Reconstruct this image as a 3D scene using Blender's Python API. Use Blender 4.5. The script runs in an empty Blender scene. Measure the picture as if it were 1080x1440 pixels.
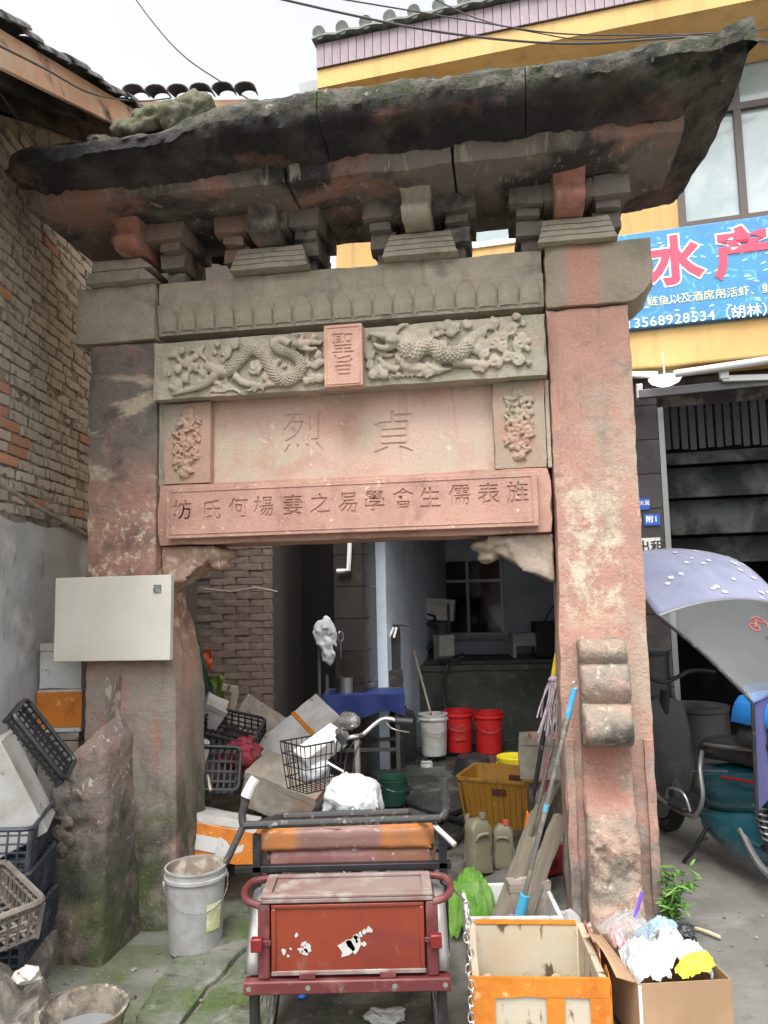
import bpy, bmesh, math, random
from mathutils import Vector, Matrix, Euler, noise as NZ
PI = math.pi
rnd = random.Random(7)
scene = bpy.context.scene
COL = scene.collection

# ------------------------------------------------------------------ camera
CAM_H, PITCH, ROLL = 1.75, math.radians(6.0), math.radians(1.3)
_F = Vector((0, math.cos(PITCH), math.sin(PITCH)))
_r0 = Vector((1, 0, 0)); _u0 = Vector((0, -math.sin(PITCH), math.cos(PITCH)))
_R = _r0*math.cos(ROLL) - _u0*math.sin(ROLL)
_U = _r0*math.sin(ROLL) + _u0*math.cos(ROLL)
CAM = Vector((0, 0, CAM_H))
cd = bpy.data.cameras.new('camera'); cam = bpy.data.objects.new('camera', cd); COL.objects.link(cam)
cd.sensor_fit = 'HORIZONTAL'; cd.sensor_width = 36; cd.lens = 36.0; cd.clip_end = 400; cd.clip_start = 0.05
m3 = Matrix((_R, _U, -_F)).transposed()
cam.matrix_world = Matrix.Translation(CAM) @ m3.to_4x4()
scene.camera = cam

# ------------------------------------------------------------------ overcast sky, soft sun, exposure
SUN_EL, SUN_AZ = math.radians(62), math.radians(195)
w = bpy.data.worlds.new('World'); scene.world = w; w.use_nodes = True
nt = w.node_tree; nt.nodes.clear()
sky = nt.nodes.new('ShaderNodeTexSky'); sky.sky_type = 'NISHITA'; sky.sun_disc = False
sky.sun_elevation = SUN_EL; sky.sun_rotation = SUN_AZ; sky.dust_density = 6; sky.air_density = 1.2
hs = nt.nodes.new('ShaderNodeHueSaturation'); hs.inputs['Saturation'].default_value = 0.10
bg = nt.nodes.new('ShaderNodeBackground'); bg.inputs['Strength'].default_value = 0.15
wo = nt.nodes.new('ShaderNodeOutputWorld')
nt.links.new(sky.outputs[0], hs.inputs['Color']); nt.links.new(hs.outputs[0], bg.inputs['Color']); nt.links.new(bg.outputs[0], wo.inputs[0])
sd = bpy.data.lights.new('sun', 'SUN'); sd.energy = 0.6; sd.angle = math.radians(25); sd.color = (1, .96, .9)
so = bpy.data.objects.new('sun', sd); COL.objects.link(so)
sdir = Vector((math.sin(SUN_AZ)*math.cos(SUN_EL), math.cos(SUN_AZ)*math.cos(SUN_EL), math.sin(SUN_EL)))
so.rotation_euler = sdir.to_track_quat('Z', 'Y').to_euler(); so.location = (0, -3, 12)
vs = scene.view_settings; vs.view_transform = 'Standard'; vs.look = 'None'; vs.gamma = 1; vs.use_curve_mapping = False
vs.exposure = 1.3
scene.cycles.max_bounces = 8; scene.cycles.diffuse_bounces = 4

# ------------------------------------------------------------------ pixel helpers (a pixel gives a direction only)
def ray(x, y): return _F*1080 + _R*(x-540) + _U*(720-y)
def onz(x, y, z=0):
    d = ray(x, y); return CAM + d*((z-CAM_H)/d.z)
def onY(x, y, Y):
    d = ray(x, y); return CAM + d*(Y/d.y)
def onX(x, y, X):
    d = ray(x, y); return CAM + d*(X/d.x)
class Plane:
    def __init__(s, o, deg):
        a = math.radians(deg); s.o = Vector(o); s.rot = -a
        s.u = Vector((math.cos(a), -math.sin(a), 0)); s.n = Vector((math.sin(a), math.cos(a), 0))
    def at(s, x, y, off=0):
        d = ray(x, y); t = ((s.o-CAM).dot(s.n)+off)/d.dot(s.n); p = CAM+d*t-s.o
        return p.dot(s.u), p.z
    def world(s, u, v, z): return s.o + s.u*u + s.n*v + Vector((0, 0, z))
GATE = Plane((0, 4.12, 0), 9)
SHOP = Plane((2.53, 6.5, 0), 15)
def sst(a, b, x):
    t = min(1, max(0, (x-a)/(b-a))); return t*t*(3-2*t)
def ground_h(x, y):
    h = 0.10*sst(0.55, 1.0, x)*(1-sst(5.5, 7, y)*0.6) - 0.02*sst(-.6, -1.2, x)
    return h
def fbm(p, s=1.0, o=4): return NZ.fractal(Vector(p)*s, 0.9, 2.1, o)

# ------------------------------------------------------------------ materials
MATS = {}
def mat(name, base, rough=.75, metal=0.0, layers=(), bump=None, spec=.5, rand=0.0, coat=0.0, trans=0.0, alpha=1.0, emit=None, bump2=None):
    """layers: dicts c=colour s=scale lo hi sc=stretch z=(z0,z1,z2,z3) x=(..) r=roughness"""
    if name in MATS: return MATS[name]
    m = bpy.data.materials.new(name); m.use_nodes = True; n = m.node_tree.nodes; L = m.node_tree.links; n.clear()
    out = n.new('ShaderNodeOutputMaterial'); b = n.new('ShaderNodeBsdfPrincipled'); L.new(b.outputs[0], out.inputs[0])
    b.inputs['Roughness'].default_value = rough; b.inputs['Metallic'].default_value = metal
    b.inputs['Specular IOR Level'].default_value = spec; b.inputs['Coat Weight'].default_value = coat
    b.inputs['Transmission Weight'].default_value = trans; b.inputs['Alpha'].default_value = alpha
    if emit:
        b.inputs['Emission Color'].default_value = (*emit[0], 1); b.inputs['Emission Strength'].default_value = emit[1]
    tc = n.new('ShaderNodeTexCoord'); sep = None
    cur = n.new('ShaderNodeRGB'); cur.outputs[0].default_value = (*base, 1); cur = cur.outputs[0]
    rcur = None
    if rand:
        oi = n.new('ShaderNodeObjectInfo'); mr = n.new('ShaderNodeMapRange')
        mr.inputs['To Min'].default_value = 1-rand; mr.inputs['To Max'].default_value = 1+rand
        L.new(oi.outputs['Random'], mr.inputs['Value'])
        hv = n.new('ShaderNodeHueSaturation'); L.new(cur, hv.inputs['Color']); L.new(mr.outputs[0], hv.inputs['Value']); cur = hv.outputs[0]
    layers = list(layers)
    if name.startswith(('stone', 'brick', 'cement', 'ground', 'tank', 'rubble')):
        layers += [dict(c=tuple(v*.45 for v in base), s=85, lo=.54, hi=.72, a=.4, d=4), dict(c=tuple(min(.7, v*1.5+.04) for v in base), s=48, lo=.60, hi=.76, a=.4, d=4)]
    k = 0
    for ly in layers:
        k += 1
        t = n.new('ShaderNodeTexNoise'); t.inputs['Scale'].default_value = ly.get('s', 4); t.inputs['Detail'].default_value = ly.get('d', 6)
        t.inputs['Roughness'].default_value = ly.get('rr', .6); t.inputs['Distortion'].default_value = ly.get('ds', .3)
        mp = n.new('ShaderNodeMapping'); mp.inputs['Location'].default_value = (k*3.7+ly.get('o', 0), k*1.3, k*2.1); mp.inputs['Scale'].default_value = ly.get('sc', (1, 1, 1))
        L.new(tc.outputs['Object'], mp.inputs['Vector']); L.new(mp.outputs[0], t.inputs['Vector'])
        r = n.new('ShaderNodeMapRange'); r.inputs['From Min'].default_value = ly.get('lo', .45); r.inputs['From Max'].default_value = ly.get('hi', .6)
        r.inputs['To Max'].default_value = ly.get('a', 1)
        L.new(t.outputs['Fac'], r.inputs['Value']); f = r.outputs[0]
        for ax in 'xyz':
            if ax in ly:
                if sep is None:
                    sep = n.new('ShaderNodeSeparateXYZ'); L.new(tc.outputs['Object'], sep.inputs[0])
                q = ly[ax]
                for (a, c) in ((q[0], q[1]), (q[3], q[2])):
                    if a is None: continue
                    g = n.new('ShaderNodeMapRange'); g.interpolation_type = 'SMOOTHSTEP'
                    if a > c:
                        g.inputs['From Min'].default_value = c; g.inputs['From Max'].default_value = a
                        g.inputs['To Min'].default_value = 1; g.inputs['To Max'].default_value = 0
                    else:
                        g.inputs['From Min'].default_value = a; g.inputs['From Max'].default_value = c
                    L.new(sep.outputs['XYZ'.index(ax.upper())], g.inputs['Value'])
                    mm = n.new('ShaderNodeMath'); mm.operation = 'MULTIPLY'; L.new(f, mm.inputs[0]); L.new(g.outputs[0], mm.inputs[1]); f = mm.outputs[0]
        mx = n.new('ShaderNodeMix'); mx.data_type = 'RGBA'; L.new(f, mx.inputs['Factor']); L.new(cur, mx.inputs['A']); mx.inputs['B'].default_value = (*ly['c'], 1)
        cur = mx.outputs['Result']
        if 'r' in ly:
            mr = n.new('ShaderNodeMix'); mr.data_type = 'FLOAT'; L.new(f, mr.inputs['Factor'])
            if rcur is None: mr.inputs['A'].default_value = rough
            else: L.new(rcur, mr.inputs['A'])
            mr.inputs['B'].default_value = ly['r']; rcur = mr.outputs[0]
    L.new(cur, b.inputs['Base Color'])
    if rcur is not None: L.new(rcur, b.inputs['Roughness'])
    nb = None
    for bp in (bump, bump2):
        if not bp: continue
        t = n.new('ShaderNodeTexNoise'); t.inputs['Scale'].default_value = bp[0]; t.inputs['Detail'].default_value = 8; t.inputs['Roughness'].default_value = .65
        if len(bp) > 3:
            mp = n.new('ShaderNodeMapping'); mp.inputs['Scale'].default_value = bp[3]; L.new(tc.outputs['Object'], mp.inputs['Vector']); L.new(mp.outputs[0], t.inputs['Vector'])
        else: L.new(tc.outputs['Object'], t.inputs['Vector'])
        bn = n.new('ShaderNodeBump'); bn.inputs['Strength'].default_value = bp[1]; bn.inputs['Distance'].default_value = bp[2]
        L.new(t.outputs['Fac'], bn.inputs['Height'])
        if nb: L.new(nb, bn.inputs['Normal'])
        nb = bn.outputs[0]
    if nb: L.new(nb, b.inputs['Normal'])
    m['p'] = b.name
    MATS[name] = m
    return m
RED = (.36, .215, .17); REDP = (.50, .27, .20); GREY = (.27, .245, .19); BEI = (.55, .45, .32); DK = (.045, .042, .042); MOSS = (.06, .085, .025)
SB = (75, .5, .009); SB2 = (11, .7, .022)
M_pl = mat('stone_left_pillar', RED, .9, layers=[dict(c=(.12, .10, .088), s=5, lo=.56, hi=.72, sc=(3.2, 3.2, .22), a=.6), 
    dict(c=(.30, .15, .115), s=5, lo=.4, hi=.65), dict(c=(.16, .145, .125), s=3, lo=.36, hi=.5, z=(2.3, 2.7, 9, 9.5)),
    dict(c=(.44, .37, .28), s=4, lo=.55, hi=.62, sc=(.6, .6, 1.8), z=(2.3, 2.5, 3.0, 3.1)), dict(c=(.07, .06, .06), s=6, lo=.5, hi=.7, a=.8),
    dict(c=BEI, s=16, lo=.52, hi=.58, d=9, rr=.75, z=(1.2, 1.7, 2.2, 2.4), a=.9), dict(c=(.25, .225, .19), s=3.5, lo=.40, hi=.56, z=(-.5, 0, 1.2, 1.6), sc=(2, 2, .5)), dict(c=(.10, .085, .075), s=5, lo=.45, hi=.62, z=(-1, -.9, .6, 1.2), sc=(1.5, 1.5, .6)),
    dict(c=(.05, .055, .035), s=5, lo=.42, hi=.58, z=(-1, -.9, .35, .8)), dict(c=MOSS, s=4, lo=.45, hi=.6, z=(-1, -.9, .4, .9))], bump=SB, bump2=SB2)
M_pr = mat('stone_right_pillar', (.43, .24, .185), .9, layers=[dict(c=(.12, .10, .088), s=5, lo=.56, hi=.72, sc=(3.2, 3.2, .22), a=.6), 
    dict(c=(.36, .215, .17), s=4, lo=.42, hi=.66), dict(c=(.40, .32, .25), s=2.2, lo=.50, hi=.64), dict(c=(.13, .1, .085), s=7, lo=.58, hi=.75, a=.7),
    dict(c=(.58, .50, .37), s=8, lo=.46, hi=.58, d=9, rr=.75, z=(1.45, 1.75, 2.2, 2.45), x=(.88, .98, 1.18, 1.28), a=.95), dict(c=(.30, .28, .22), s=2.2, lo=.50, hi=.60, z=(1.9, 2.1, 2.7, 2.9), x=(.92, 1.0, 1.15, 1.25), a=.6),
    dict(c=(.60, .52, .38), s=26, lo=.60, hi=.64, d=9, rr=.75, z=(.9, 1.2, 2.4, 2.7), a=.8),
    dict(c=(.17, .14, .12), s=4, lo=.45, hi=.62, z=(-.5, 0, .6, 1.1)), dict(c=(.30, .26, .23), s=9, lo=.52, hi=.66, z=(-.5, 0, .7, 1.3))], bump=SB, bump2=SB2)
M_gr = mat('stone_grey', (.42, .37, .295), .92, layers=[dict(c=(.12, .10, .088), s=5, lo=.56, hi=.72, sc=(3.2, 3.2, .22), a=.6), dict(c=(.29, .265, .205), s=3, lo=.42, hi=.62), dict(c=(.42, .25, .19), s=2.1, lo=.56, hi=.68, a=.7),
    dict(c=(.15, .14, .115), s=5, lo=.54, hi=.72, a=.8), dict(c=(.29, .30, .22), s=6, lo=.5, hi=.66, a=.6)], bump=SB, bump2=SB2)
M_carve = mat('stone_carved', (.40, .35, .275), .92, layers=[dict(c=(.27, .245, .195), s=4, lo=.42, hi=.62), dict(c=(.26, .27, .2), s=3, lo=.55, hi=.7), dict(c=(.45, .31, .25), s=5, lo=.56, hi=.7, a=.6)], bump=(90, .6, .003))
M_pan = mat('stone_panel_pink', (.53, .375, .305), .92, layers=[dict(c=(.12, .10, .088), s=5, lo=.56, hi=.72, sc=(3.2, 3.2, .22), a=.3), dict(c=(.46, .385, .30), s=2.2, lo=.42, hi=.6, z=(2.0, 2.2, 2.6, 2.85)), dict(c=(.46, .27, .21), s=3.5, lo=.5, hi=.68),
    dict(c=(.62, .5, .38), s=22, lo=.64, hi=.69, d=8), dict(c=(.2, .15, .12), s=9, lo=.66, hi=.74)], bump=SB)
M_ins = mat('stone_inscription', (.39, .22, .175), .92, layers=[dict(c=(.12, .10, .088), s=5, lo=.56, hi=.72, sc=(3.2, 3.2, .22), a=.35), dict(c=(.46, .275, .215), s=3, lo=.42, hi=.6), dict(c=(.29, .15, .12), s=5, lo=.52, hi=.7), dict(c=(.62, .48, .34), s=24, lo=.63, hi=.68, d=9), dict(c=(.36, .28, .21), s=4, lo=.6, hi=.75)], bump=SB)
M_plq = mat('stone_plaque', (.48, .285, .22), .9, layers=[dict(c=(.58, .36, .27), s=6, lo=.45, hi=.65), dict(c=(.36, .19, .14), s=9, lo=.6, hi=.75)], bump=SB)
M_roof = mat('stone_roof', (.035, .033, .035), .95, layers=[dict(c=(.10, .09, .08), s=3, lo=.47, hi=.62), dict(c=(.25, .145, .115), s=1.7, lo=.54, hi=.64, z=(3.0, 3.1, 4.03, 4.06)), dict(c=(.20, .15, .12), s=3.2, lo=.46, hi=.60, x=(.95, 1.25, 3, 3.1), z=(3, 3.1, 4.12, 4.2), a=.5),
    dict(c=(.15, .14, .115), s=7, lo=.36, hi=.52, z=(4.03, 4.09, 9, 9.1)), dict(c=(.06, .07, .035), s=10, lo=.47, hi=.58, z=(4.04, 4.10, 9, 9.1)), dict(c=(.03, .03, .03), s=6, lo=.52, hi=.64, z=(4.03, 4.09, 9, 9.1)), dict(c=(.38, .36, .31), s=24, lo=.63, hi=.70, z=(4.05, 4.12, 9, 9.1))], bump=(55, 1, .02), bump2=(12, 1, .05))
M_tier = mat('stone_roof_tier', (.20, .175, .15), .95, layers=[dict(c=(.04, .038, .038), s=1.8, lo=.46, hi=.57), dict(c=(.33, .18, .14), s=1.9, lo=.52, hi=.62), dict(c=(.36, .32, .26), s=9, lo=.58, hi=.68, sc=(2.5, 1, .35))], bump=(55, .9, .015))
M_brk = mat('stone_bracket_dark', (.20, .18, .155), .95, layers=[dict(c=(.06, .055, .055), s=3, lo=.46, hi=.6), dict(c=(.28, .17, .135), s=2.3, lo=.56, hi=.66), dict(c=(.30, .26, .21), s=6, lo=.56, hi=.7)], bump=SB, bump2=SB2)
M_rednose = mat('stone_red_nose', (.42, .19, .14), .92, layers=[dict(c=(.26, .13, .10), s=7, lo=.45, hi=.65), dict(c=(.38, .30, .24), s=9, lo=.55, hi=.7)], bump=SB)
M_drum = mat('stone_drum_right', (.40, .28, .22), .92, layers=[dict(c=(.24, .21, .17), s=4, lo=.42, hi=.58, z=(-1, -.9, 2, 3)), dict(c=(.46, .40, .31), s=18, lo=.58, hi=.66), dict(c=(.40, .20, .15), s=3, lo=.4, hi=.52, z=(.6, .75, .95, 1.02)), dict(c=(.06, .06, .055), s=6, lo=.48, hi=.62, z=(.96, .99, 1.08, 1.14))], bump=SB, bump2=(16, 1.0, .03))
M_druml = mat('stone_drum_left', (.25, .18, .15), .93, layers=[dict(c=(.20, .175, .15), s=4, lo=.42, hi=.58), dict(c=(.50, .46, .40), s=20, lo=.60, hi=.67), dict(c=(.07, .065, .06), s=6, lo=.55, hi=.7),
    dict(c=(.06, .06, .05), s=3.5, lo=.36, hi=.54, z=(-1, -.9, .30, .75)), dict(c=(.06, .08, .028), s=3, lo=.47, hi=.60, z=(-1, -.9, .35, .6), x=(-1.75, -1.5, 0, 1), a=.9)], bump=SB, bump2=(12, .9, .03))
M_brick = mat('brick_weathered', (.46, .395, .32), .93, rand=.28, layers=[dict(c=(.54, .475, .39), s=14, lo=.42, hi=.62), dict(c=(.26, .225, .19), s=9, lo=.55, hi=.72)], bump=(70, .7, .005))
M_brick2 = mat('brick_orange', (.55, .27, .165), .93, rand=.2, layers=[dict(c=(.36, .28, .21), s=12, lo=.48, hi=.62)], bump=(70, .7, .005))
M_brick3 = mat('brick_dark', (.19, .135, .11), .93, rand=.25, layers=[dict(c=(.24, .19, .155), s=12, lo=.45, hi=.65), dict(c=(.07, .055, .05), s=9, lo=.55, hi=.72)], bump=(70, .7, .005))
M_mort = mat('mortar', (.30, .26, .21), .95, layers=[dict(c=(.14, .12, .10), s=9, lo=.48, hi=.62)], bump=(50, .8, .01))
M_cem = mat('cement_render', (.50, .51, .51), .9, layers=[dict(c=(.38, .39, .39), s=1.8, lo=.42, hi=.62), dict(c=(.60, .60, .59), s=4, lo=.55, hi=.7), dict(c=(.2, .2, .19), s=6, lo=.6, hi=.75, sc=(1, 1, .4))], bump=(40, .3, .004))
M_barge = mat('barge_orange', (.68, .40, .26), .85, layers=[dict(c=(.70, .56, .40), s=2.5, lo=.45, hi=.62), dict(c=(.06, .055, .055), s=3.2, lo=.56, hi=.64, sc=(1, .6, 1.5))], bump=(40, .3, .003))
M_dkwood = mat('dark_wood', (.03, .027, .027), .9, spec=.2, layers=[dict(c=(.09, .08, .07), s=8, sc=(1, .2, 1))])
M_tile = mat('grey_roof_tile', (.10, .10, .10), .9, rand=.3, layers=[dict(c=(.05, .05, .05), s=9), dict(c=(.2, .2, .19), s=15, lo=.6, hi=.7)], bump=(60, .6, .004))
M_yel = mat('yellow_render', (.66, .43, .17), .85, layers=[dict(c=(.58, .36, .13), s=1.5, lo=.4, hi=.7), dict(c=(.36, .25, .12), s=4, lo=.52, hi=.72, sc=(2, 2, .2), a=.6)], bump=(60, .2, .003))
M_wht = mat('white_wall', (.62, .70, .78), .8, layers=[dict(c=(.5, .56, .62), s=2, lo=.45, hi=.65)], bump=(30, .15, .003))
M_dtile = mat('dark_wall_tile', (.032, .027, .025), .35, rand=.2, layers=[dict(c=(.055, .05, .046), s=6, lo=.5, hi=.7)])
M_grout = mat('grout', (.08, .075, .07), .9)
M_blk = mat('black_metal', (.018, .018, .02), .45, metal=.3, layers=[dict(c=(.05, .05, .05), s=12, lo=.55, hi=.7)])
M_blkp = mat('black_plastic', (.02, .021, .024), .42, layers=[dict(c=(.05, .05, .05), s=8, lo=.55, hi=.75, r=.7)])
M_blkfr = mat('window_frame_brown', (.10, .08, .075), .5)
M_glass = mat('window_glass', (.34, .42, .43), .12, layers=[dict(c=(.46, .53, .53), s=1.4, lo=.45, hi=.6)], coat=.6)
M_dglass = mat('dark_glass', (.02, .025, .03), .08, coat=.5)
M_foam = mat('white_foam', (.56, .56, .55), .7, layers=[dict(c=(.42, .40, .35), s=5, lo=.46, hi=.68), dict(c=(.22, .18, .13), s=14, lo=.60, hi=.72)], bump=(120, .3, .002))
M_foamd = mat('dirty_foam', (.36, .33, .285), .8, layers=[dict(c=(.24, .21, .17), s=5, lo=.42, hi=.6), dict(c=(.30, .16, .12), s=4, lo=.54, hi=.68), dict(c=(.12, .10, .08), s=16, lo=.62, hi=.7)], bump=(90, .4, .003))
M_foami = mat('stained_foam', (.46, .41, .32), .8, layers=[dict(c=(.44, .36, .25), s=4, lo=.45, hi=.62), dict(c=(.10, .07, .04), s=9, lo=.58, hi=.63, sc=(1.6, 1.6, .5))], bump=(90, .4, .003))
M_tape = mat('orange_tape', (.58, .19, .025), .35, layers=[dict(c=(.42, .13, .015), s=8, lo=.45, hi=.65), dict(c=(.75, .4, .15), s=20, lo=.6, hi=.7)], bump=(18, .5, .008))
M_card = mat('cardboard', (.36, .235, .135), .85, layers=[dict(c=(.29, .185, .105), s=3, lo=.45, hi=.65), dict(c=(.2, .13, .08), s=9, lo=.65, hi=.75)], bump=(60, .2, .002))
M_bag = mat('white_plastic_bag', (.58, .60, .62), .45, trans=.15, bump=(22, .8, .012), coat=.2)
M_bagb = mat('pale_blue_bag', (.28, .40, .54), .32, bump=(22, .8, .012))
M_bagy = mat('yellow_bag', (.58, .55, .04), .35, bump=(22, .6, .01))
M_bagp = mat('pink_bag', (.62, .34, .36), .4, bump=(22, .6, .01))
M_paper = mat('paper', (.56, .56, .54), .8, bump=(14, .3, .01))
M_red = mat('cart_red_paint', (.15, .020, .011), .38, layers=[dict(c=(.20, .032, .013), s=2.2, lo=.42, hi=.62, sc=(.6, 1, 1.6)), dict(c=(.20, .12, .09), s=9, lo=.60, hi=.75, r=.8, sc=(1, 1, .5), a=.7), dict(c=(.13, .018, .016), s=5, lo=.55, hi=.72, r=.6), dict(c=(.16, .09, .07), s=26, lo=.66, hi=.7, r=.8)], coat=.25, bump=(40, .15, .002))
M_redf = mat('cart_frame_maroon', (.105, .02, .022), .5, layers=[dict(c=(.17, .06, .055), s=9, lo=.5, hi=.66), dict(c=(.12, .09, .08), s=20, lo=.6, hi=.68, r=.85)], bump=(60, .3, .002))
M_deck = mat('cart_deck_dusty', (.21, .155, .14), .7, layers=[dict(c=(.17, .085, .075), s=4, lo=.48, hi=.66), dict(c=(.28, .25, .22), s=9, lo=.5, hi=.65)], bump=(60, .3, .002))
M_seat = mat('seat_vinyl_worn', (.20, .085, .08), .5, layers=[dict(c=(.24, .11, .07), s=1.6, lo=.5, hi=.58, d=2), dict(c=(.30, .17, .16), s=6, lo=.5, hi=.7), dict(c=(.48, .42, .36), s=24, lo=.63, hi=.7)], bump=(30, .3, .004))
M_bar = mat('worn_black_bar', (.035, .035, .035), .45, metal=.2, layers=[dict(c=(.18, .17, .16), s=26, lo=.58, hi=.66), dict(c=(.10, .06, .04), s=12, lo=.6, hi=.7)])
M_chrome = mat('chrome', (.55, .55, .55), .25, metal=.9, layers=[dict(c=(.25, .2, .16), s=14, lo=.56, hi=.68, r=.6)])
M_rub = mat('rubber', (.02, .02, .02), .8, layers=[dict(c=(.08, .075, .07), s=10, lo=.5, hi=.7)], bump=(60, .4, .003))
M_wb = mat('white_bucket', (.40, .40, .40), .5, layers=[dict(c=(.29, .275, .25), s=6, lo=.45, hi=.64), dict(c=(.17, .14, .11), s=15, lo=.64, hi=.74)], bump=(50, .15, .002))
M_wbi = mat('white_bucket_soiled', (.30, .24, .18), .8, layers=[dict(c=(.6, .55, .48), s=9, lo=.5, hi=.62), dict(c=(.2, .13, .08), s=12, lo=.56, hi=.68)], bump=(50, .5, .004))
M_rb = mat('red_bucket', (.55, .02, .02), .4, layers=[dict(c=(.38, .015, .02), s=7, lo=.5, hi=.7)])
M_yb = mat('yellow_bucket', (.75, .62, .03), .4, layers=[dict(c=(.6, .45, .03), s=7, lo=.5, hi=.7)])
M_ycr = mat('amber_crate', (.42, .21, .03), .5, layers=[dict(c=(.36, .17, .03), s=5, lo=.45, hi=.65, sc=(1, 1, .3)), dict(c=(.22, .12, .04), s=14, lo=.56, hi=.7, sc=(2, 2, .3)), dict(c=(.7, .45, .12), s=9, lo=.62, hi=.75)], bump=(60, .3, .003, (2, 2, .3)))
M_bcr = mat('blue_black_crate', (.035, .045, .06), .5, layers=[dict(c=(.10, .11, .125), s=6, lo=.5, hi=.7, r=.75)])
M_gcr = mat('dusty_grey_basket', (.13, .115, .098), .75, layers=[dict(c=(.21, .185, .155), s=9, lo=.45, hi=.65), dict(c=(.07, .06, .055), s=12, lo=.58, hi=.7)])
M_jug = mat('olive_jug', (.20, .18, .115), .5, layers=[dict(c=(.27, .24, .17), s=6, lo=.5, hi=.7), dict(c=(.15, .13, .09), s=12, lo=.6, hi=.72)])
M_net = mat('green_net', (.14, .32, .05), .9, spec=.2, alpha=.72, layers=[dict(c=(.22, .42, .09), s=8, lo=.45, hi=.62), dict(c=(.12, .32, .04), s=14, lo=.55, hi=.7)], bump=(120, 1.0, .01))
M_plank = mat('grey_plank', (.15, .13, .10), .85, layers=[dict(c=(.20, .17, .13), s=7, lo=.45, hi=.6, sc=(6, 6, .4)), dict(c=(.29, .26, .2), s=14, lo=.6, hi=.7, sc=(6, 6, .4))], bump=(30, .6, .004, (6, 6, .4)))
M_pole = mat('grey_pole', (.22, .21, .19), .45, metal=.4, layers=[dict(c=(.38, .34, .28), s=20, lo=.5, hi=.65)])
M_bluep = mat('blue_grip', (.06, .34, .55), .45, layers=[dict(c=(.2, .42, .5), s=18, lo=.5, hi=.65)])
M_ylwp = mat('yellow_grip', (.75, .60, .03), .4)
M_pink = mat('pink_plastic', (.78, .10, .20), .4)
M_orgp = mat('orange_plastic', (.80, .16, .02), .4)
M_mop = mat('mop_strands', (.33, .29, .30), .9, layers=[dict(c=(.2, .17, .18), s=20)])
M_teal = mat('teal_paint', (.012, .075, .10), .22, coat=.8, layers=[dict(c=(.03, .12, .15), s=5, lo=.55, hi=.75, r=.4)])
M_blue = mat('blue_case_paint', (.02, .22, .62), .28, coat=.6, layers=[dict(c=(.015, .12, .4), s=3, lo=.5, hi=.7)])
M_lav = mat('lavender_fabric', (.25, .265, .37), .75, layers=[dict(c=(.20, .215, .31), s=3, lo=.45, hi=.65)], bump=(7, .6, .015))
M_lavd = mat('lavender_cloth', (.085, .085, .22), .7, bump=(10, .3, .01))
M_spot = mat('white_print', (.58, .59, .64), .8)
M_clear = mat('clear_pvc', (.55, .58, .58), .12, trans=.6, alpha=.42, bump=(9, .35, .01))
M_silver = mat('silver_bar', (.28, .28, .28), .35, metal=.7)
M_tank = mat('tank_concrete', (.075, .08, .065), .6, layers=[dict(c=(.04, .05, .035), s=3, lo=.45, hi=.6, r=.35), dict(c=(.13, .13, .11), s=8, lo=.56, hi=.7)], bump=(30, .4, .006))
M_cloth = mat('blue_cloth', (.012, .028, .14), .6, bump=(10, .5, .01))
M_steel = mat('steel', (.42, .42, .42), .3, metal=.8)
M_gsteel = mat('grey_steel_leg', (.10, .10, .10), .5, metal=.4, layers=[dict(c=(.10, .07, .05), s=14, lo=.55, hi=.7)])
M_soil = mat('soil_heap', (.10, .08, .055), .95, layers=[dict(c=(.18, .15, .10), s=14, lo=.5, hi=.65), dict(c=(.05, .045, .035), s=7, lo=.5, hi=.7)], bump=(50, 1, .02))
M_rub1 = mat('rubble_rock', (.24, .215, .18), .93, layers=[dict(c=(.10, .095, .085), s=4, lo=.42, hi=.6), dict(c=(.42, .37, .31), s=9, lo=.56, hi=.68), dict(c=(.07, .10, .04), s=5, lo=.54, hi=.66)], bump=SB, bump2=(12, 1, .03))
M_rednet = mat('red_net_bag', (.33, .03, .06), .6, layers=[dict(c=(.20, .03, .03), s=7), dict(c=(.42, .2, .2), s=16, lo=.62, hi=.7)], bump=(70, .9, .01))
M_leaf = mat('leaf', (.10, .22, .04), .5, rand=.2, layers=[dict(c=(.18, .33, .07), s=14)])
M_dgreen = mat('dark_green_net', (.05, .11, .07), .7, bump=(120, .9, .008))
M_lgreen = mat('lime_film', (.18, .24, .05), .55, bump=(20, .7, .01))
M_orgcloth = mat('orange_film', (.78, .16, .05), .45, layers=[dict(c=(.55, .09, .03), s=7)], bump=(14, .8, .015))
M_wire = mat('wire', (.07, .07, .065), .7)
M_lamp = mat('lamp_white', (.55, .55, .54), .4)
M_tube = mat('lit_tube', (.9, .9, .9), .4, emit=((1, .98, .94), 1.2))
M_awn = mat('awning_metal', (.45, .45, .44), .45, metal=.2)
M_shut = mat('shutter_panel', (.016, .019, .018), .75, spec=.15, layers=[dict(c=(.06, .065, .06), s=3, lo=.45, hi=.6)])
M_pipe = mat('grey_conduit', (.30, .28, .24), .7, layers=[dict(c=(.42, .38, .3), s=12)])
M_purp = mat('purple_parapet_tile', (.34, .27, .30), .5, rand=.08, layers=[dict(c=(.27, .20, .23), s=5, lo=.45, hi=.6)])
M_boardw = mat('panel_cream_white', (.60, .58, .52), .45, layers=[dict(c=(.52, .50, .43), s=1.6, lo=.45, hi=.65), dict(c=(.5, .45, .36), s=30, lo=.7, hi=.75)])
M_sign = mat('sign_blue', (.05, .26, .46), .35, layers=[dict(c=(.05, .22, .50), s=3, lo=.45, hi=.62), dict(c=(.13, .40, .54), s=9, lo=.57, hi=.64, ds=2), dict(c=(.3, .5, .58), s=22, lo=.66, hi=.70)])
M_spink = mat('sign_pink', (.70, .06, .12), .4)
M_swhite = mat('sign_white', (.88, .88, .86), .4)
M_scream = mat('sign_cream', (.85, .80, .45), .4)
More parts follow.
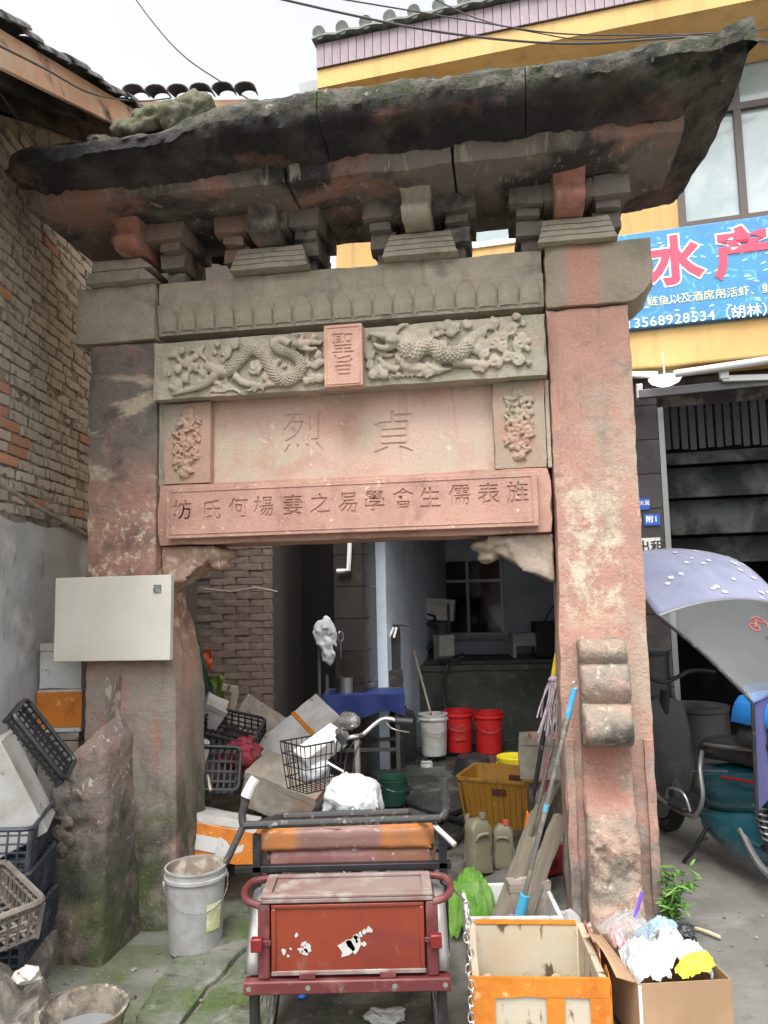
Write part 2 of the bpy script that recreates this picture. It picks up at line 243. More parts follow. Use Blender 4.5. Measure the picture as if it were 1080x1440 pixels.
M_sblue = mat('plate_blue', (.02, .09, .42), .4)
M_ink = mat('ink', (.03, .03, .03), .7)
M_redink = mat('red_print', (.60, .10, .08), .6)
M_peel = mat('peeled_sticker', (.46, .44, .43), .7, layers=[dict(c=(.4, .38, .36), s=20)])

# ------------------------------------------------------------------ mesh builder
class MB:
    def __init__(s): s.v = []; s.f = []
    def add(s, vs, fs):
        o = len(s.v); s.v += [Vector(q) for q in vs]; s.f += [[i+o for i in f] for f in fs]; return s
    def box(s, c, d, rot=None):
        c = Vector(c); hx, hy, hz = d[0]/2, d[1]/2, d[2]/2
        R = rot if isinstance(rot, Matrix) else (Euler(rot).to_matrix() if rot else None)
        vs = []
        for k in (-1, 1):
            for j in (-1, 1):
                for i in (-1, 1):
                    q = Vector((i*hx, j*hy, k*hz)); vs.append(c+(R @ q if R else q))
        return s.add(vs, [(0, 2, 3, 1), (4, 5, 7, 6), (0, 1, 5, 4), (2, 6, 7, 3), (0, 4, 6, 2), (1, 3, 7, 5)])
    def b6(s, x0, x1, y0, y1, z0, z1): return s.box(((x0+x1)/2, (y0+y1)/2, (z0+z1)/2), (abs(x1-x0), abs(y1-y0), abs(z1-z0)))
    def bar(s, a, b, w, h=None, up=(0, 0, 1)):
        a, b = Vector(a), Vector(b); d = b-a; L = d.length; z = d.normalized(); u = Vector(up)
        if abs(z.dot(u)) > .95: u = Vector((1, 0, 0))
        x = u.cross(z).normalized(); y = z.cross(x)
        return s.box((a+b)/2, (w, h or w, L), Matrix((x, y, z)).transposed())
    def tube(s, pts, r, n=8, cap=True, flat=None):
        pts = [Vector(p) for p in pts]; m = len(pts); rs = r if isinstance(r, (list, tuple)) else [r]*m
        o = len(s.v); prev = None; fs = []
        for i, p in enumerate(pts):
            t = (pts[min(i+1, m-1)]-pts[max(i-1, 0)]).normalized()
            if prev is None:
                u = Vector((0, 0, 1)) if abs(t.z) < .9 else Vector((1, 0, 0)); x = u.cross(t).normalized()
            else: x = (prev-t*prev.dot(t)).normalized()
            prev = x; y = t.cross(x)
            for k in range(n):
                a = 2*PI*k/n; q = (x*math.cos(a)+y*math.sin(a))*rs[i]
                if flat is not None: q = q-flat[0]*q.dot(flat[0])*(1-flat[1])
                s.v.append(p+q)
        for i in range(m-1):
            for k in range(n): fs.append([o+i*n+k, o+i*n+(k+1) % n, o+(i+1)*n+(k+1) % n, o+(i+1)*n+k])
        if cap: fs.append([o+k for k in range(n)][::-1]); fs.append([o+(m-1)*n+k for k in range(n)])
        s.f += fs; return s
    def lathe(s, prof, n=28, c=(0, 0, 0)):
        o = len(s.v); c = Vector(c); fs = []
        for (r, z) in prof:
            for k in range(n): s.v.append(c+Vector((r*math.cos(2*PI*k/n), r*math.sin(2*PI*k/n), z)))
        for i in range(len(prof)-1):
            for k in range(n): fs.append([o+i*n+k, o+i*n+(k+1) % n, o+(i+1)*n+(k+1) % n, o+(i+1)*n+k])
        s.f += fs; return s
    def disc(s, r, z, n=28, c=(0, 0)):
        o = len(s.v)
        for k in range(n): s.v.append(Vector((c[0]+r*math.cos(2*PI*k/n), c[1]+r*math.sin(2*PI*k/n), z)))
        s.f.append([o+k for k in range(n)]); return s
    def prism(s, poly, y0, y1, ax='y'):
        n = len(poly); o = len(s.v)
        for y in (y0, y1):
            for (a, b) in poly: s.v.append(Vector((a, y, b)) if ax == 'y' else (Vector((y, a, b)) if ax == 'x' else Vector((a, b, y))))
        s.f += [[o+i, o+(i+1) % n, o+n+(i+1) % n, o+n+i] for i in range(n)]
        s.f.append([o+i for i in range(n)][::-1]); s.f.append([o+n+i for i in range(n)]); return s
    def solid(s, fm, nx, ny, nz, chip=0.0):
        """surface of a unit lattice cube mapped by fm(a,b,c)"""
        idx = {}
        def V(i, j, k):
            q = (i, j, k)
            if q not in idx:
                a, b, c = i/nx, j/ny, k/nz; p = Vector(fm(a, b, c))
                if chip:
                    ex = (i in (0, nx))+(j in (0, ny))+(k in (0, nz))
                    if ex >= 2:
                        ctr = Vector(fm(.5, .5, c if k not in (0, nz) else (.06 if k == 0 else .94)))
                        d = (ctr-p); 
                        if d.length > 1e-6: p = p+d.normalized()*chip*(.35+abs(fbm(p, 9)))
                idx[q] = len(s.v); s.v.append(p)
            return idx[q]
        for i in range(nx):
            for j in range(ny):
                s.f.append([V(i, j, 0), V(i, j+1, 0), V(i+1, j+1, 0), V(i+1, j, 0)]); s.f.append([V(i, j, nz), V(i+1, j, nz), V(i+1, j+1, nz), V(i, j+1, nz)])
        for i in range(nx):
            for k in range(nz):
                s.f.append([V(i, 0, k), V(i+1, 0, k), V(i+1, 0, k+1), V(i, 0, k+1)]); s.f.append([V(i, ny, k), V(i, ny, k+1), V(i+1, ny, k+1), V(i+1, ny, k)])
        for j in range(ny):
            for k in range(nz):
                s.f.append([V(0, j, k), V(0, j, k+1), V(0, j+1, k+1), V(0, j+1, k)]); s.f.append([V(nx, j, k), V(nx, j+1, k), V(nx, j+1, k+1), V(nx, j, k+1)])
        return s
    def stone(s, x0, x1, y0, y1, z0, z1, step=.08, chip=.012, amp=.006, seed=0):
        nx, ny, nz = [max(1, int(round(abs(d)/step))) for d in (x1-x0, y1-y0, z1-z0)]
        def fm(a, b, c):
            p = Vector((x0+(x1-x0)*a, y0+(y1-y0)*b, z0+(z1-z0)*c)); q = p+Vector((seed*7.1, seed, 0))
            return p+Vector((fbm(q, 5), fbm(q+Vector((9, 0, 0)), 5), fbm(q+Vector((0, 9, 0)), 5)))*amp
        return s.solid(fm, nx, ny, nz, chip)
    def ball(s, c, r, sub=2, rot=None, fn=None):
        bm = bmesh.new(); bmesh.ops.create_icosphere(bm, subdivisions=sub, radius=1); c = Vector(c)
        r = (r, r, r) if isinstance(r, (int, float)) else r
        R = Euler(rot).to_matrix() if rot else None; vs = []
        for q in bm.verts:
            p = q.co.copy(); k = fn(p) if fn else 1; p = Vector((p.x*r[0], p.y*r[1], p.z*r[2]))*k; vs.append(c+(R @ p if R else p))
        fs = [[q.index for q in f.verts] for f in bm.faces]; bm.free(); return s.add(vs, fs)
    def xf(s, M):
        s.v = [M @ q for q in s.v]; return s
    def mesh(s, name, smooth=35):
        me = bpy.data.meshes.new(name); me.from_pydata([tuple(q) for q in s.v], [], s.f)
        bm = bmesh.new(); bm.from_mesh(me); bmesh.ops.recalc_face_normals(bm, faces=bm.faces); bm.to_mesh(me); bm.free()
        if smooth:
            me.polygons.foreach_set('use_smooth', [True]*len(me.polygons)); me.set_sharp_from_angle(angle=math.radians(smooth))
        return me
    def build(s, name, m, parent=None, smooth=35, bev=0, **kw):
        smooth = getattr(s, 'sm', smooth)
        o = bpy.data.objects.new(name, s.mesh(name, smooth)); o.data.materials.append(m); COL.objects.link(o)
        if parent: o.parent = parent
        if bev:
            b = o.modifiers.new('bevel', 'BEVEL'); b.width = bev; b.segments = 2; b.limit_method = 'ANGLE'
        for k, v in kw.items(): o[k] = v
        return o
def tag(o, label, cat, group=None):
    o['label'] = label; o['category'] = cat
    if group: o['group'] = group
    return o
def thing(name, label, cat, loc=(0, 0, 0), rot=(0, 0, 0), group=None, scale=1):
    o = bpy.data.objects.new(name, None); COL.objects.link(o); o.location = loc; o.rotation_euler = rot; o.empty_display_size = .1; o.scale = (scale,)*3
    return tag(o, label, cat, group)
def struct(o): o['kind'] = 'structure'; return o
def piece(me, name, m, parent, loc=(0, 0, 0), rot=(0, 0, 0), sc=(1, 1, 1)):
    o = bpy.data.objects.new(name, me); COL.objects.link(o); o.parent = parent; o.location = loc; o.rotation_euler = rot; o.scale = sc
    if m:
        if not me.materials: me.materials.append(m)
        o.material_slots[0].link = 'OBJECT'; o.material_slots[0].material = m
    return o
def evaluated(ob, name):
    dg = bpy.context.evaluated_depsgraph_get(); me = bpy.data.meshes.new_from_object(ob.evaluated_get(dg)); me.name = name
    return me
def blob(mb, name, m, parent, voxel=.012, amp=.006, sc=14, smooth=4):
    """fuses overlapping solids into one skin and roughens it"""
    t = bpy.data.objects.new('tmp', mb.mesh('tmp', 0)); COL.objects.link(t)
    r = t.modifiers.new('r', 'REMESH'); r.mode = 'VOXEL'; r.voxel_size = voxel
    if smooth:
        q = t.modifiers.new('s', 'SMOOTH'); q.factor = .5; q.iterations = smooth
    bpy.context.view_layer.update(); me = evaluated(t, name); bpy.data.objects.remove(t)
    if amp:
        ns = [v.normal.copy() for v in me.vertices]
        for v, nn in zip(me.vertices, ns): v.co += nn*amp*fbm(v.co, sc, 5)
    me.materials.clear(); me.materials.append(m)
    me.polygons.foreach_set('use_smooth', [True]*len(me.polygons))
    o = bpy.data.objects.new(name, me); COL.objects.link(o); o.parent = parent
    return o
def text_obj(body, size, ext=.002, off=0.0, name='lettering', spacing=1.0, vert=False):
    cu = bpy.data.curves.new('t', 'FONT'); cu.body = body; cu.size = size; cu.extrude = ext; cu.offset = off
    cu.align_x = 'CENTER'; cu.align_y = 'CENTER'; cu.space_character = spacing; cu.resolution_u = 3
    if vert: cu.space_line = spacing
    t = bpy.data.objects.new('t', cu); COL.objects.link(t); bpy.context.view_layer.update()
    me = evaluated(t, name); bpy.data.objects.remove(t); return me
def text(body, size, m, parent, loc, rot=(PI/2, 0, 0), ext=.002, off=0.0, name='lettering', sc=(1, 1, 1), spacing=1.0):
    me = text_obj(body, size, ext, off, name, spacing); me.materials.clear(); me.materials.append(m)
    return piece(me, name, None, parent, loc, rot, sc)
def crumple(seed, r, amp=.35, sub=4, flatz=None, sc=2.2):
    """film crushed into a lump: bent by vector noise, with sharp creases"""
    mb = MB().ball((0, 0, 0), 1, sub); o = Vector((seed*3.3, seed*1.7, seed*.9)); out = []
    for p in mb.v:
        n = p.normalized(); q = p*1.25+o
        d = NZ.noise_vector(q)*amp*.75+NZ.noise_vector(q*2.3+o)*amp*.34
        cr = abs(NZ.noise(q*1.9+d*1.5))*.55+abs(NZ.noise(q*4.3+d*3))*.28+abs(NZ.noise(q*9.1))*.10
        v = p+d-n*cr*amp*.9; out.append(Vector((v.x*r[0], v.y*r[1], v.z*r[2])))
    mb.v = out; mb.sm = 180
    if flatz is not None:
        for v in mb.v:
            if v.z < flatz: v.z = flatz+(v.z-flatz)*.06
    return mb
def rock(seed, r):
    q = random.Random(seed); bm = bmesh.new()
    for k in range(22):
        v = Vector((q.gauss(0, 1), q.gauss(0, 1), q.gauss(0, 1))).normalized()*q.uniform(.75, 1.1); bm.verts.new((v.x*r[0], v.y*r[1], v.z*r[2]))
    h = bmesh.ops.convex_hull(bm, input=bm.verts); bmesh.ops.delete(bm, geom=[v for v in bm.verts if not v.link_faces], context='VERTS')
    bmesh.ops.triangulate(bm, faces=bm.faces); bmesh.ops.subdivide_edges(bm, edges=bm.edges, cuts=4, use_grid_fill=True)
    mb = MB(); bm.verts.index_update(); mb.v = [v.co+Vector((fbm(v.co, 9), fbm(v.co+Vector((3, 0, 0)), 9), fbm(v.co+Vector((0, 3, 0)), 9)))*.10*min(r) for v in bm.verts]; mb.f = [[v.index for v in f.verts] for f in bm.faces]; bm.free(); return mb
def film(seed, rx, ry, h, n=46, fold=.04):
    """thin crumpled sheet of plastic, domed in the middle with soft radiating folds"""
    q = random.Random(seed); o = Vector((q.uniform(0, 90), q.uniform(0, 90), 0)); mb = MB()
    for j in range(n+1):
        for i in range(n+1):
            a, b = 2*i/n-1, 2*j/n-1; r = max(abs(a), abs(b)); an = math.atan2(b, a)
            ed = 1+.22*NZ.noise(Vector((math.cos(an)*1.5, math.sin(an)*1.5, seed)))
            k = r/max(1e-6, math.hypot(a, b)) if r > 0 else 1
            x, y = a*(.75*k+.25)*ed, b*(.75*k+.25)*ed; p = Vector((x, y, 0))*1.3+o
            w = NZ.noise_vector(p*1.1)
            f = (1-abs(NZ.noise(p*1.7+w)))**2*1.0+(1-abs(NZ.noise(p*4.1+w*2)))**3*.45
            rr_ = min(1.2, math.hypot(x, y))
            mb.v.append(Vector((x*rx+w.x*fold*.6, y*ry+w.y*fold*.6, h*(1-rr_*rr_)+(f-.7)*fold)))
    mb.f = [[j*(n+1)+i, j*(n+1)+i+1, (j+1)*(n+1)+i+1, (j+1)*(n+1)+i] for j in range(n) for i in range(n)]; mb.sm = 180
    return mb

# ================================================================== ground
M_ground = mat('ground_concrete', (.165, .16, .145), .88, layers=[
    dict(c=(.125, .12, .11), s=1.5, lo=.35, hi=.70), dict(c=(.21, .205, .185), s=5, lo=.50, hi=.8), dict(c=(.09, .085, .075), s=4, lo=.50, hi=.80), dict(c=(.09, .085, .08), s=60, lo=.62, hi=.72, a=.7),
    dict(c=(.105, .12, .07), s=2.6, lo=.36, hi=.60, x=(-9, -8, -.3, .75), y=(0, .1, 4.4, 5.0), a=.9), dict(c=(.075, .105, .035), s=3.4, lo=.47, hi=.62, x=(-9, -8, -.6, .1), y=(0, .1, 4.4, 5.0)),
    dict(c=(.19, .195, .165), s=2.2, lo=.50, hi=.62, sc=(.7, 2.2, 1), x=(-9, -8, .2, .9), y=(0, .1, 4.3, 4.8), a=.9),
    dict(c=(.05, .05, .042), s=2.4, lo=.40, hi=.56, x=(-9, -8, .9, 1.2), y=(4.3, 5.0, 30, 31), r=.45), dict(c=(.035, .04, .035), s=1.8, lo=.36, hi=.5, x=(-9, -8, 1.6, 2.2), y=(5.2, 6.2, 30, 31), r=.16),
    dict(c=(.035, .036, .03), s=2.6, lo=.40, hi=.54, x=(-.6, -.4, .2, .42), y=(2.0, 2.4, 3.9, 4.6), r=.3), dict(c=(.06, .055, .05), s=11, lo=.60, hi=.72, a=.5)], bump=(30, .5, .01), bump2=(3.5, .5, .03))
def axis(lo, a, b, hi, st):
    r = [lo, lo*.5+a*.5] if lo < a else []
    n = int((b-a)/st); r += [a+i*(b-a)/n for i in range(n+1)]
    return r+[hi*.5+b*.5, hi]
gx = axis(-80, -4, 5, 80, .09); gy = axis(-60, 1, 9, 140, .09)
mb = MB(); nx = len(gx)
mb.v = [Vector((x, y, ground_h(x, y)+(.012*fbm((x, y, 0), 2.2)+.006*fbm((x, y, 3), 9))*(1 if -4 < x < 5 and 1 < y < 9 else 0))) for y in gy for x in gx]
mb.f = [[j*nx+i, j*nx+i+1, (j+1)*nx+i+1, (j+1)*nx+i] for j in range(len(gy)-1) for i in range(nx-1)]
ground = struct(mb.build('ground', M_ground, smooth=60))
# mossy flagstones by the left pillar
M_flag = mat('stone_flag_mossy', (.19, .195, .17), .85, layers=[dict(c=(.11, .13, .08), s=4, lo=.40, hi=.6), dict(c=(.08, .12, .03), s=3, lo=.46, hi=.6), dict(c=(.07, .068, .06), s=7, lo=.56, hi=.7, sc=(1, 3, 1)), dict(c=(.27, .27, .24), s=5, lo=.58, hi=.7)], bump=(50, .8, .012), bump2=(9, .9, .03))
for i, poly in enumerate((((188, 1425), (262, 1322), (352, 1270), (352, 1330), (300, 1378), (232, 1470)), ((240, 1470), (305, 1384), (357, 1338), (362, 1405), (372, 1480)), ((186, 1490), (150, 1470), (182, 1430), (228, 1478), (215, 1500)))):
    P = [onz(x, y, .01) for x, y in poly]; c = sum(P, Vector())/len(P); n = len(P); mb = MB(); out = []
    for j in range(n):
        for t in range(8): q = P[j].lerp(P[(j+1) % n], t/8); out.append(q+Vector((fbm(q, 6), fbm(q+Vector((4, 0, 0)), 6), 0))*.02)
    m_ = len(out)
    for k, (sc_, z) in enumerate(((1.0, -.02), (1.0, .010), (.965, .022), (.7, .026), (.35, .027), (.02, .027))):
        for q in out: v = c+(q-c)*sc_; mb.v.append(Vector((v.x, v.y, ground_h(v.x, v.y)+z+(.010*fbm(v, 5) if z > 0 else 0))))
    for k in range(5):
        for j in range(m_): mb.f.append([k*m_+j, k*m_+(j+1) % m_, (k+1)*m_+(j+1) % m_, (k+1)*m_+j])
    mb.build('flagstone', M_flag, ground, 60)
# grit and crumbs scattered over the ground
gr_ = random.Random(21); mb = MB()
for k in range(900):
    z_ = gr_.choice(((-1.75, -.9, 3.0, 4.1), (-.9, .3, 3.0, 5.0), (.8, 1.4, 3.3, 4.3), (1.2, 3.0, 3.2, 5.5), (-.4, 1.2, 5.0, 7.5)))
    x, y = gr_.uniform(z_[0], z_[1]), gr_.uniform(z_[2], z_[3]); r = gr_.uniform(.003, .009)*(1 if gr_.random() < .9 else 2)
    mb.ball((x, y, ground_h(x, y)+r*.4), (r*gr_.uniform(.7, 1.4), r, r*.6), 1, (0, 0, gr_.uniform(0, 3)))
g_ = mb.build('gravel', mat('rubble_grit', (.15, .14, .12), .95, layers=[dict(c=(.3, .27, .22), s=3, lo=.5, hi=.6), dict(c=(.05, .05, .045), s=5, lo=.55, hi=.65)]), smooth=0); g_['kind'] = 'stuff'; tag(g_, 'loose grit and crumbs scattered over the ground', 'gravel')

# ================================================================== stone gateway
gate = thing('stone_gateway', 'old carved red sandstone memorial archway with upswept stone roof', 'archway', GATE.o, (0, 0, GATE.rot))
# left pillar, right pillar (wider at the foot)
def pillar(u0t, u1t, u0b, u1b, v0, v1, z0, z1, m, seed):
    def fm(a, b, c):
        z = z0+(z1-z0)*c; t = sst(1.9, 1.2, z)
        ua = u0t+(u0b-u0t)*t; ub = u1t+(u1b-u1t)*t
        p = Vector((ua+(ub-ua)*a, v0+(v1-v0)*b, z)); q = p+Vector((seed*5, 0, 0))
        am = .006+.012*sst(.9, 0, z)
        return p+Vector((fbm(q, 4), fbm(q+Vector((7, 0, 0)), 4), 0))*am
    return MB().solid(fm, 8, 7, 60, .018).build('pillar', m, gate, 50)
pillar(-1.735, -1.305, -1.73, -1.175, 0, .42, -.12, 3.235, M_pl, 1)
pillar(.90, 1.335, .885, 1.335, 0, .42, -.05, 3.237, M_pr, 2)
# blocks on the pillar tops and the plain top beam
MB().stone(-1.815, -1.31, -.03, .44, 3.24, 3.575, .06, .02, .008, 3).build('pillar_block', M_gr, gate, 50)
def rblk(a, b, c):
    u = .90+a*.44; z = 3.242+.335*c
    if a > .8: u += (.125 if c > .25 else .02+.1*c/.25)*(a-.8)/.2
    p = Vector((u, -.03+.47*b, z)); return p+Vector((fbm(p, 6), fbm(p+Vector((4, 0, 0)), 6), fbm(p+Vector((0, 4, 0)), 6)))*.007
MB().solid(rblk, 10, 7, 7, .022).build('pillar_block', mat('stone_block_right', (.33, .28, .21), .92, layers=[dict(c=(.46, .25, .19), s=5, lo=.30, hi=.46, x=(.97, 1.06, 1.14, 1.23)), dict(c=(.22, .2, .155), s=4, lo=.5, hi=.66)], bump=SB, bump2=SB2), gate, 50)
MB().stone(-1.308, .897, 0.0, .40, 3.44, 3.572, .07, .012, .006, 4).build('top_beam', M_gr, gate, 50)
# petal moulding: sloping band, petals standing proud one by one
z0, z1 = 3.265, 3.436
MB().solid(lambda a, b, c: (-1.306+2.2*a, (.02-.035*c if b == 0 else .38), z0+(z1-z0)*c), 30, 1, 4).build('petal_moulding', M_gr, gate)
pm = MB(); pw, ph = .1146, .15
outl = [(-.42, 0), (-.47, .35), (-.46, .62), (-.3, .88), (0, 1), (.3, .88), (.46, .62), (.47, .35), (.42, 0)]
vs = [(x*pw, .004, z*ph) for x, z in outl]+[(x*pw*.86, -.007, .012+z*(ph-.012)) for x, z in outl]
fs = [[i, i+1, i+10, i+9] for i in range(8)]+[[9+i for i in range(9)]]
pm.add([(x, y+(.007 if k >= 9 else .002), z) for k, (x, y, z) in enumerate(vs)], fs); pm.tube([Vector((x*pw*.97, .003, z*ph)) for x, z in outl], .0035, 6); petal = pm.mesh('petal', 60)
for i in range(19): piece(petal, 'petal', M_gr, gate, (-1.245+i*.1148, .010, z0+.010), (.2, 0, 0))
# carved beam
MB().stone(-1.30, .895, -.075, .36, 2.862, 3.19, .06, .014, .005, 5).build('carved_beam', M_gr, gate, 50)
def ZL(zx, zy, off): u, z = GATE.at(220+zx/3.6, 430+zy/3.6, off); return Vector((u, off, z))
def ZR(zx, zy, off): u, z = GATE.at(500+zx/3.857, 420+zy/3.857, off); return Vector((u, off, z))
FLAT = (Vector((0, 1, 0)), .8)
def smoothpts(P, k=6):
    out = []
    for i in range(len(P)-1):
        p0, p1, p2, p3 = P[max(i-1, 0)], P[i], P[i+1], P[min(i+2, len(P)-1)]
        for j in range(k):
            t = j/k; out.append(.5*((2*p1)+(p2-p0)*t+(2*p0-5*p1+4*p2-p3)*t*t+(3*p1-p0-3*p2+p3)*t**3))
    return out+[P[-1]]
def spiral(mb, c, r, off, turns=1.6, tr=.011, sg=1, ph=0):
    pts = []; n = 22
    for i in range(n):
        t = i/(n-1); a = ph+sg*turns*2*PI*t; rr = r*(1-.82*t); pts.append(c+Vector((rr*math.cos(a), -.012*t, rr*math.sin(a))))
    mb.tube(pts, [tr*(1-.4*i/n) for i in range(n)], 6)
    mb.ball(c+Vector((0, .012, 0)), (r*1.0, .02, r*1.0), 2)
def limb(mb, P, R, off=0): 
    pts = smoothpts(P, 4); n = len(pts)
    rs = []
    for i in range(n):
        t = i/(n-1)*(len(R)-1); k = min(int(t), len(R)-2); rs.append(R[k]+(R[k+1]-R[k])*(t-k))
    mb.tube(pts, rs, 10, True, FLAT)
def scales(mb, P, R, step=.011):
    """rows of scale ridges laid round a limb"""
    pts = smoothpts(P, 8); n = len(pts)
    for i in range(2, n-2):
        t = i/(n-1)*(len(R)-1); k = min(int(t), len(R)-2); r = R[k]+(R[k+1]-R[k])*(t-k)
        d = (pts[i+1]-pts[i-1]).normalized(); sd_ = Vector((-d.z, 0, d.x))
        m_ = 4
        for j in range(m_):
            a = ((j+(i % 2)*.5)/(m_)-.5+.06)*2.2
            mb.ball(pts[i]+sd_*math.sin(a)*r*.92+Vector((0, -math.cos(a)*r*.78, 0)), (.0075, .006, .0075), 1)
O = -.085
db = MB()
BP = [ZL(250, 300, O), ZL(345, 335, O), ZL(430, 270, O), ZL(480, 222, O), ZL(545, 255, O), ZL(590, 330, O), ZL(640, 378, O), ZL(712, 355, O), ZL(735, 295, O), ZL(695, 250, O), ZL(630, 228, O), ZL(590, 195, O-.01), ZL(625, 172, O-.01), ZL(675, 195, O-.015)]
BR = [.026, .040, .036, .033, .036, .038, .038, .036, .033, .031, .028, .024, .022, .026]
limb(db, BP, BR)
# head, jaws, whiskers, pearl
db.ball(ZL(725, 195, O-.02), (.040, .03, .026), 2); limb(db, [ZL(740, 190, O-.02), ZL(790, 183, O-.02), ZL(835, 192, O-.02)], [.024, .018, .008])
limb(db, [ZL(730, 210, O-.02), ZL(775, 222, O-.02), ZL(815, 212, O-.02)], [.018, .014, .006]); limb(db, [ZL(720, 180, O-.01), ZL(745, 150, O-.01), ZL(690, 140, O)], [.012, .009, .004])
db.ball(ZL(800, 158, O-.02), .019, 2); limb(db, [ZL(760, 240, O), ZL(770, 280, O), ZL(765, 320, O)], [.012, .007, .003])
# legs and claws
for P, R in (([(300, 350), (240, 400), (150, 430), (70, 452)], [.03, .022, .016, .006]), ([(395, 355), (440, 390), (500, 400), (530, 420)], [.026, .02, .017, .008]), ([(640, 385), (590, 395), (545, 405)], [.026, .018, .01]), ([(520, 400), (480, 425), (445, 432)], [.014, .01, .004]), ([(520, 400), (500, 430), (490, 442)], [.012, .009, .004]), ([(540, 395), (540, 425), (535, 440)], [.01, .008, .004])):
    limb(db, [ZL(x, y, O) for x, y in P], R)
# tail flames
for k in range(7): limb(db, [ZL(255, 275, O), ZL(225-k*7, 240-k*3, O), ZL(250-k*16, 190+k*9, O)], [.012, .01, .003])
for (x, y, r, sg) in ((350, 238, .034, 1), (400, 205, .022, -1), (500, 308, .042, 1), (555, 360, .026, -1), (585, 352, .02, 1), (105, 320, .024, 1), (150, 290, .022, -1), (90, 245, .02, 1), (130, 232, .018, -1), (165, 275, .02, 1), (205, 390, .03, 1), (150, 365, .026, -1), (110, 390, .024, 1), (200, 310, .024, -1), (240, 345, .024, 1), (95, 420, .02, -1), (820, 250, .022, 1), (805, 300, .022, -1), (835, 290, .018, 1), (790, 365, .024, 1), (825, 370, .024, -1), (760, 385, .02, 1), (310, 195, .014, 1)):
    spiral(db, ZL(x, y, O), r, O, sg=sg, ph=x)
for k in range(9):
    limb(db, [ZL(265+k*8, 440, O+.006), ZL(300+k*11, 395+k*4, O+.004), ZL(345+k*10, 382+k*8, O+.004), ZL(400+k*5, 415+k*3, O+.006)], [.004, .005, .005, .003])
def fill(mb, x0, x1, z0, z1, path, n, seed, rad):
    r_ = random.Random(seed); done = []
    for _ in range(n*30):
        c = Vector((r_.uniform(x0, x1), O+.004, r_.uniform(z0, z1))); r = r_.uniform(.012, .020)
        if all((Vxz(c)-Vxz(q)).length > rad+r for q in path) and all((c-q).length > .03 for q in done):
            spiral(mb, c, r, O, 1.3, .007, r_.choice((-1, 1)), r_.uniform(0, 6)); done.append(c)
        if len(done) >= n: break
def Vxz(v): return Vector((v.x, 0, v.z))
fill(db, -1.21, -.30, 2.90, 3.15, smoothpts(BP, 4), 46, 3, .03)
dragon = blob(db, 'dragon_relief', M_carve, gate, .006, .003, 30, 1)
sc_ = MB(); scales(sc_, BP[1:12], BR[1:12]); sc_.build('scale', M_carve, dragon, 60, kind='stuff')
qb = MB()
QP = [ZR(265, 190, O-.01), ZR(285, 245, O-.012), ZR(300, 300, O-.012), ZR(400, 250, O-.005), ZR(470, 300, O-.008), ZR(560, 300, O-.008), ZR(620, 235, O), ZR(650, 190, O)]
QR = [.036, .062, .058, .038, .050, .048, .040, .024]
limb(qb, QP, QR)
qb.ball(ZR(350, 215, O), (.065, .03, .055), 2); qb.ball(ZR(265, 330, O), (.055, .035, .04), 2)
qb.ball(ZR(205, 225, O-.02), (.05, .035, .036), 2); limb(qb, [ZR(205, 210, O-.025), ZR(140, 200, O-.025), ZR(75, 190, O-.02)], [.03, .02, .012]); limb(qb, [ZR(215, 250, O-.02), ZR(150, 270, O-.02), ZR(95, 245, O-.015)], [.022, .018, .01])
limb(qb, [ZR(100, 255, O), ZR(140, 300, O), ZR(200, 310, O)], [.012, .014, .012])
for k in range(4): limb(qb, [ZR(215, 190, O-.01), ZR(240, 160-k*5, O), ZR(270+k*8, 145-k*4, O)], [.010, .008, .004])
for P, R in (([(255, 350), (310, 375), (365, 375), (385, 410)], [.042, .03, .024, .018]), ([(380, 350), (440, 385), (520, 380)], [.016, .016, .008]), ([(540, 335), (600, 350), (660, 355), (670, 395)], [.042, .026, .02, .014]), ([(120, 320), (170, 370), (230, 385)], [.012, .018, .02]), ([(330, 335), (360, 300), (410, 295)], [.008, .012, .01]), ([(375, 395), (345, 425)], [.014, .006]), ([(390, 400), (385, 435)], [.014, .006]), ([(395, 395), (410, 425)], [.012, .006])):
    limb(qb, [ZR(x, y, O) for x, y in P], R)
for (x, y, r, sg) in ((500, 145, .026, 1), (545, 150, .026, -1), (520, 185, .022, 1), (460, 150, .02, -1), (610, 140, .024, 1), (680, 185, .034, 1), (740, 140, .036, -1), (845, 170, .040, 1), (750, 240, .040, 1), (890, 250, .038, -1), (825, 320, .032, 1), (880, 335, .034, -1), (755, 345, .034, 1), (700, 300, .03, -1), (690, 250, .03, 1), (800, 260, .03, 1), (800, 205, .028, -1), (900, 205, .024, 1), (870, 100, .02, 1), (700, 360, .024, 1), (660, 275, .024, -1), (410, 265, .022, 1), (470, 255, .026, -1), (440, 295, .02, 1), (80, 310, .026, 1), (75, 360, .026, -1), (95, 415, .026, 1), (125, 385, .022, -1), (155, 412, .022, 1)):
    spiral(qb, ZR(x, y, O), r, O, sg=sg, ph=y)
for k in range(12): limb(qb, [ZR(180+k*24, 442-k*2, O+.004), ZR(200+k*24, 418-k*2, O+.002), ZR(225+k*24, 436-k*2, O+.004)], [.004, .006, .003])
fill(qb, -.05, .80, 2.90, 3.15, smoothpts(QP, 4), 40, 4, .04)
qilin = blob(qb, 'beast_relief', M_carve, gate, .006, .003, 30, 1)
sc_ = MB(); scales(sc_, QP[1:7], QR[1:7]); sc_.build('scale', M_carve, qilin, 60, kind='stuff')
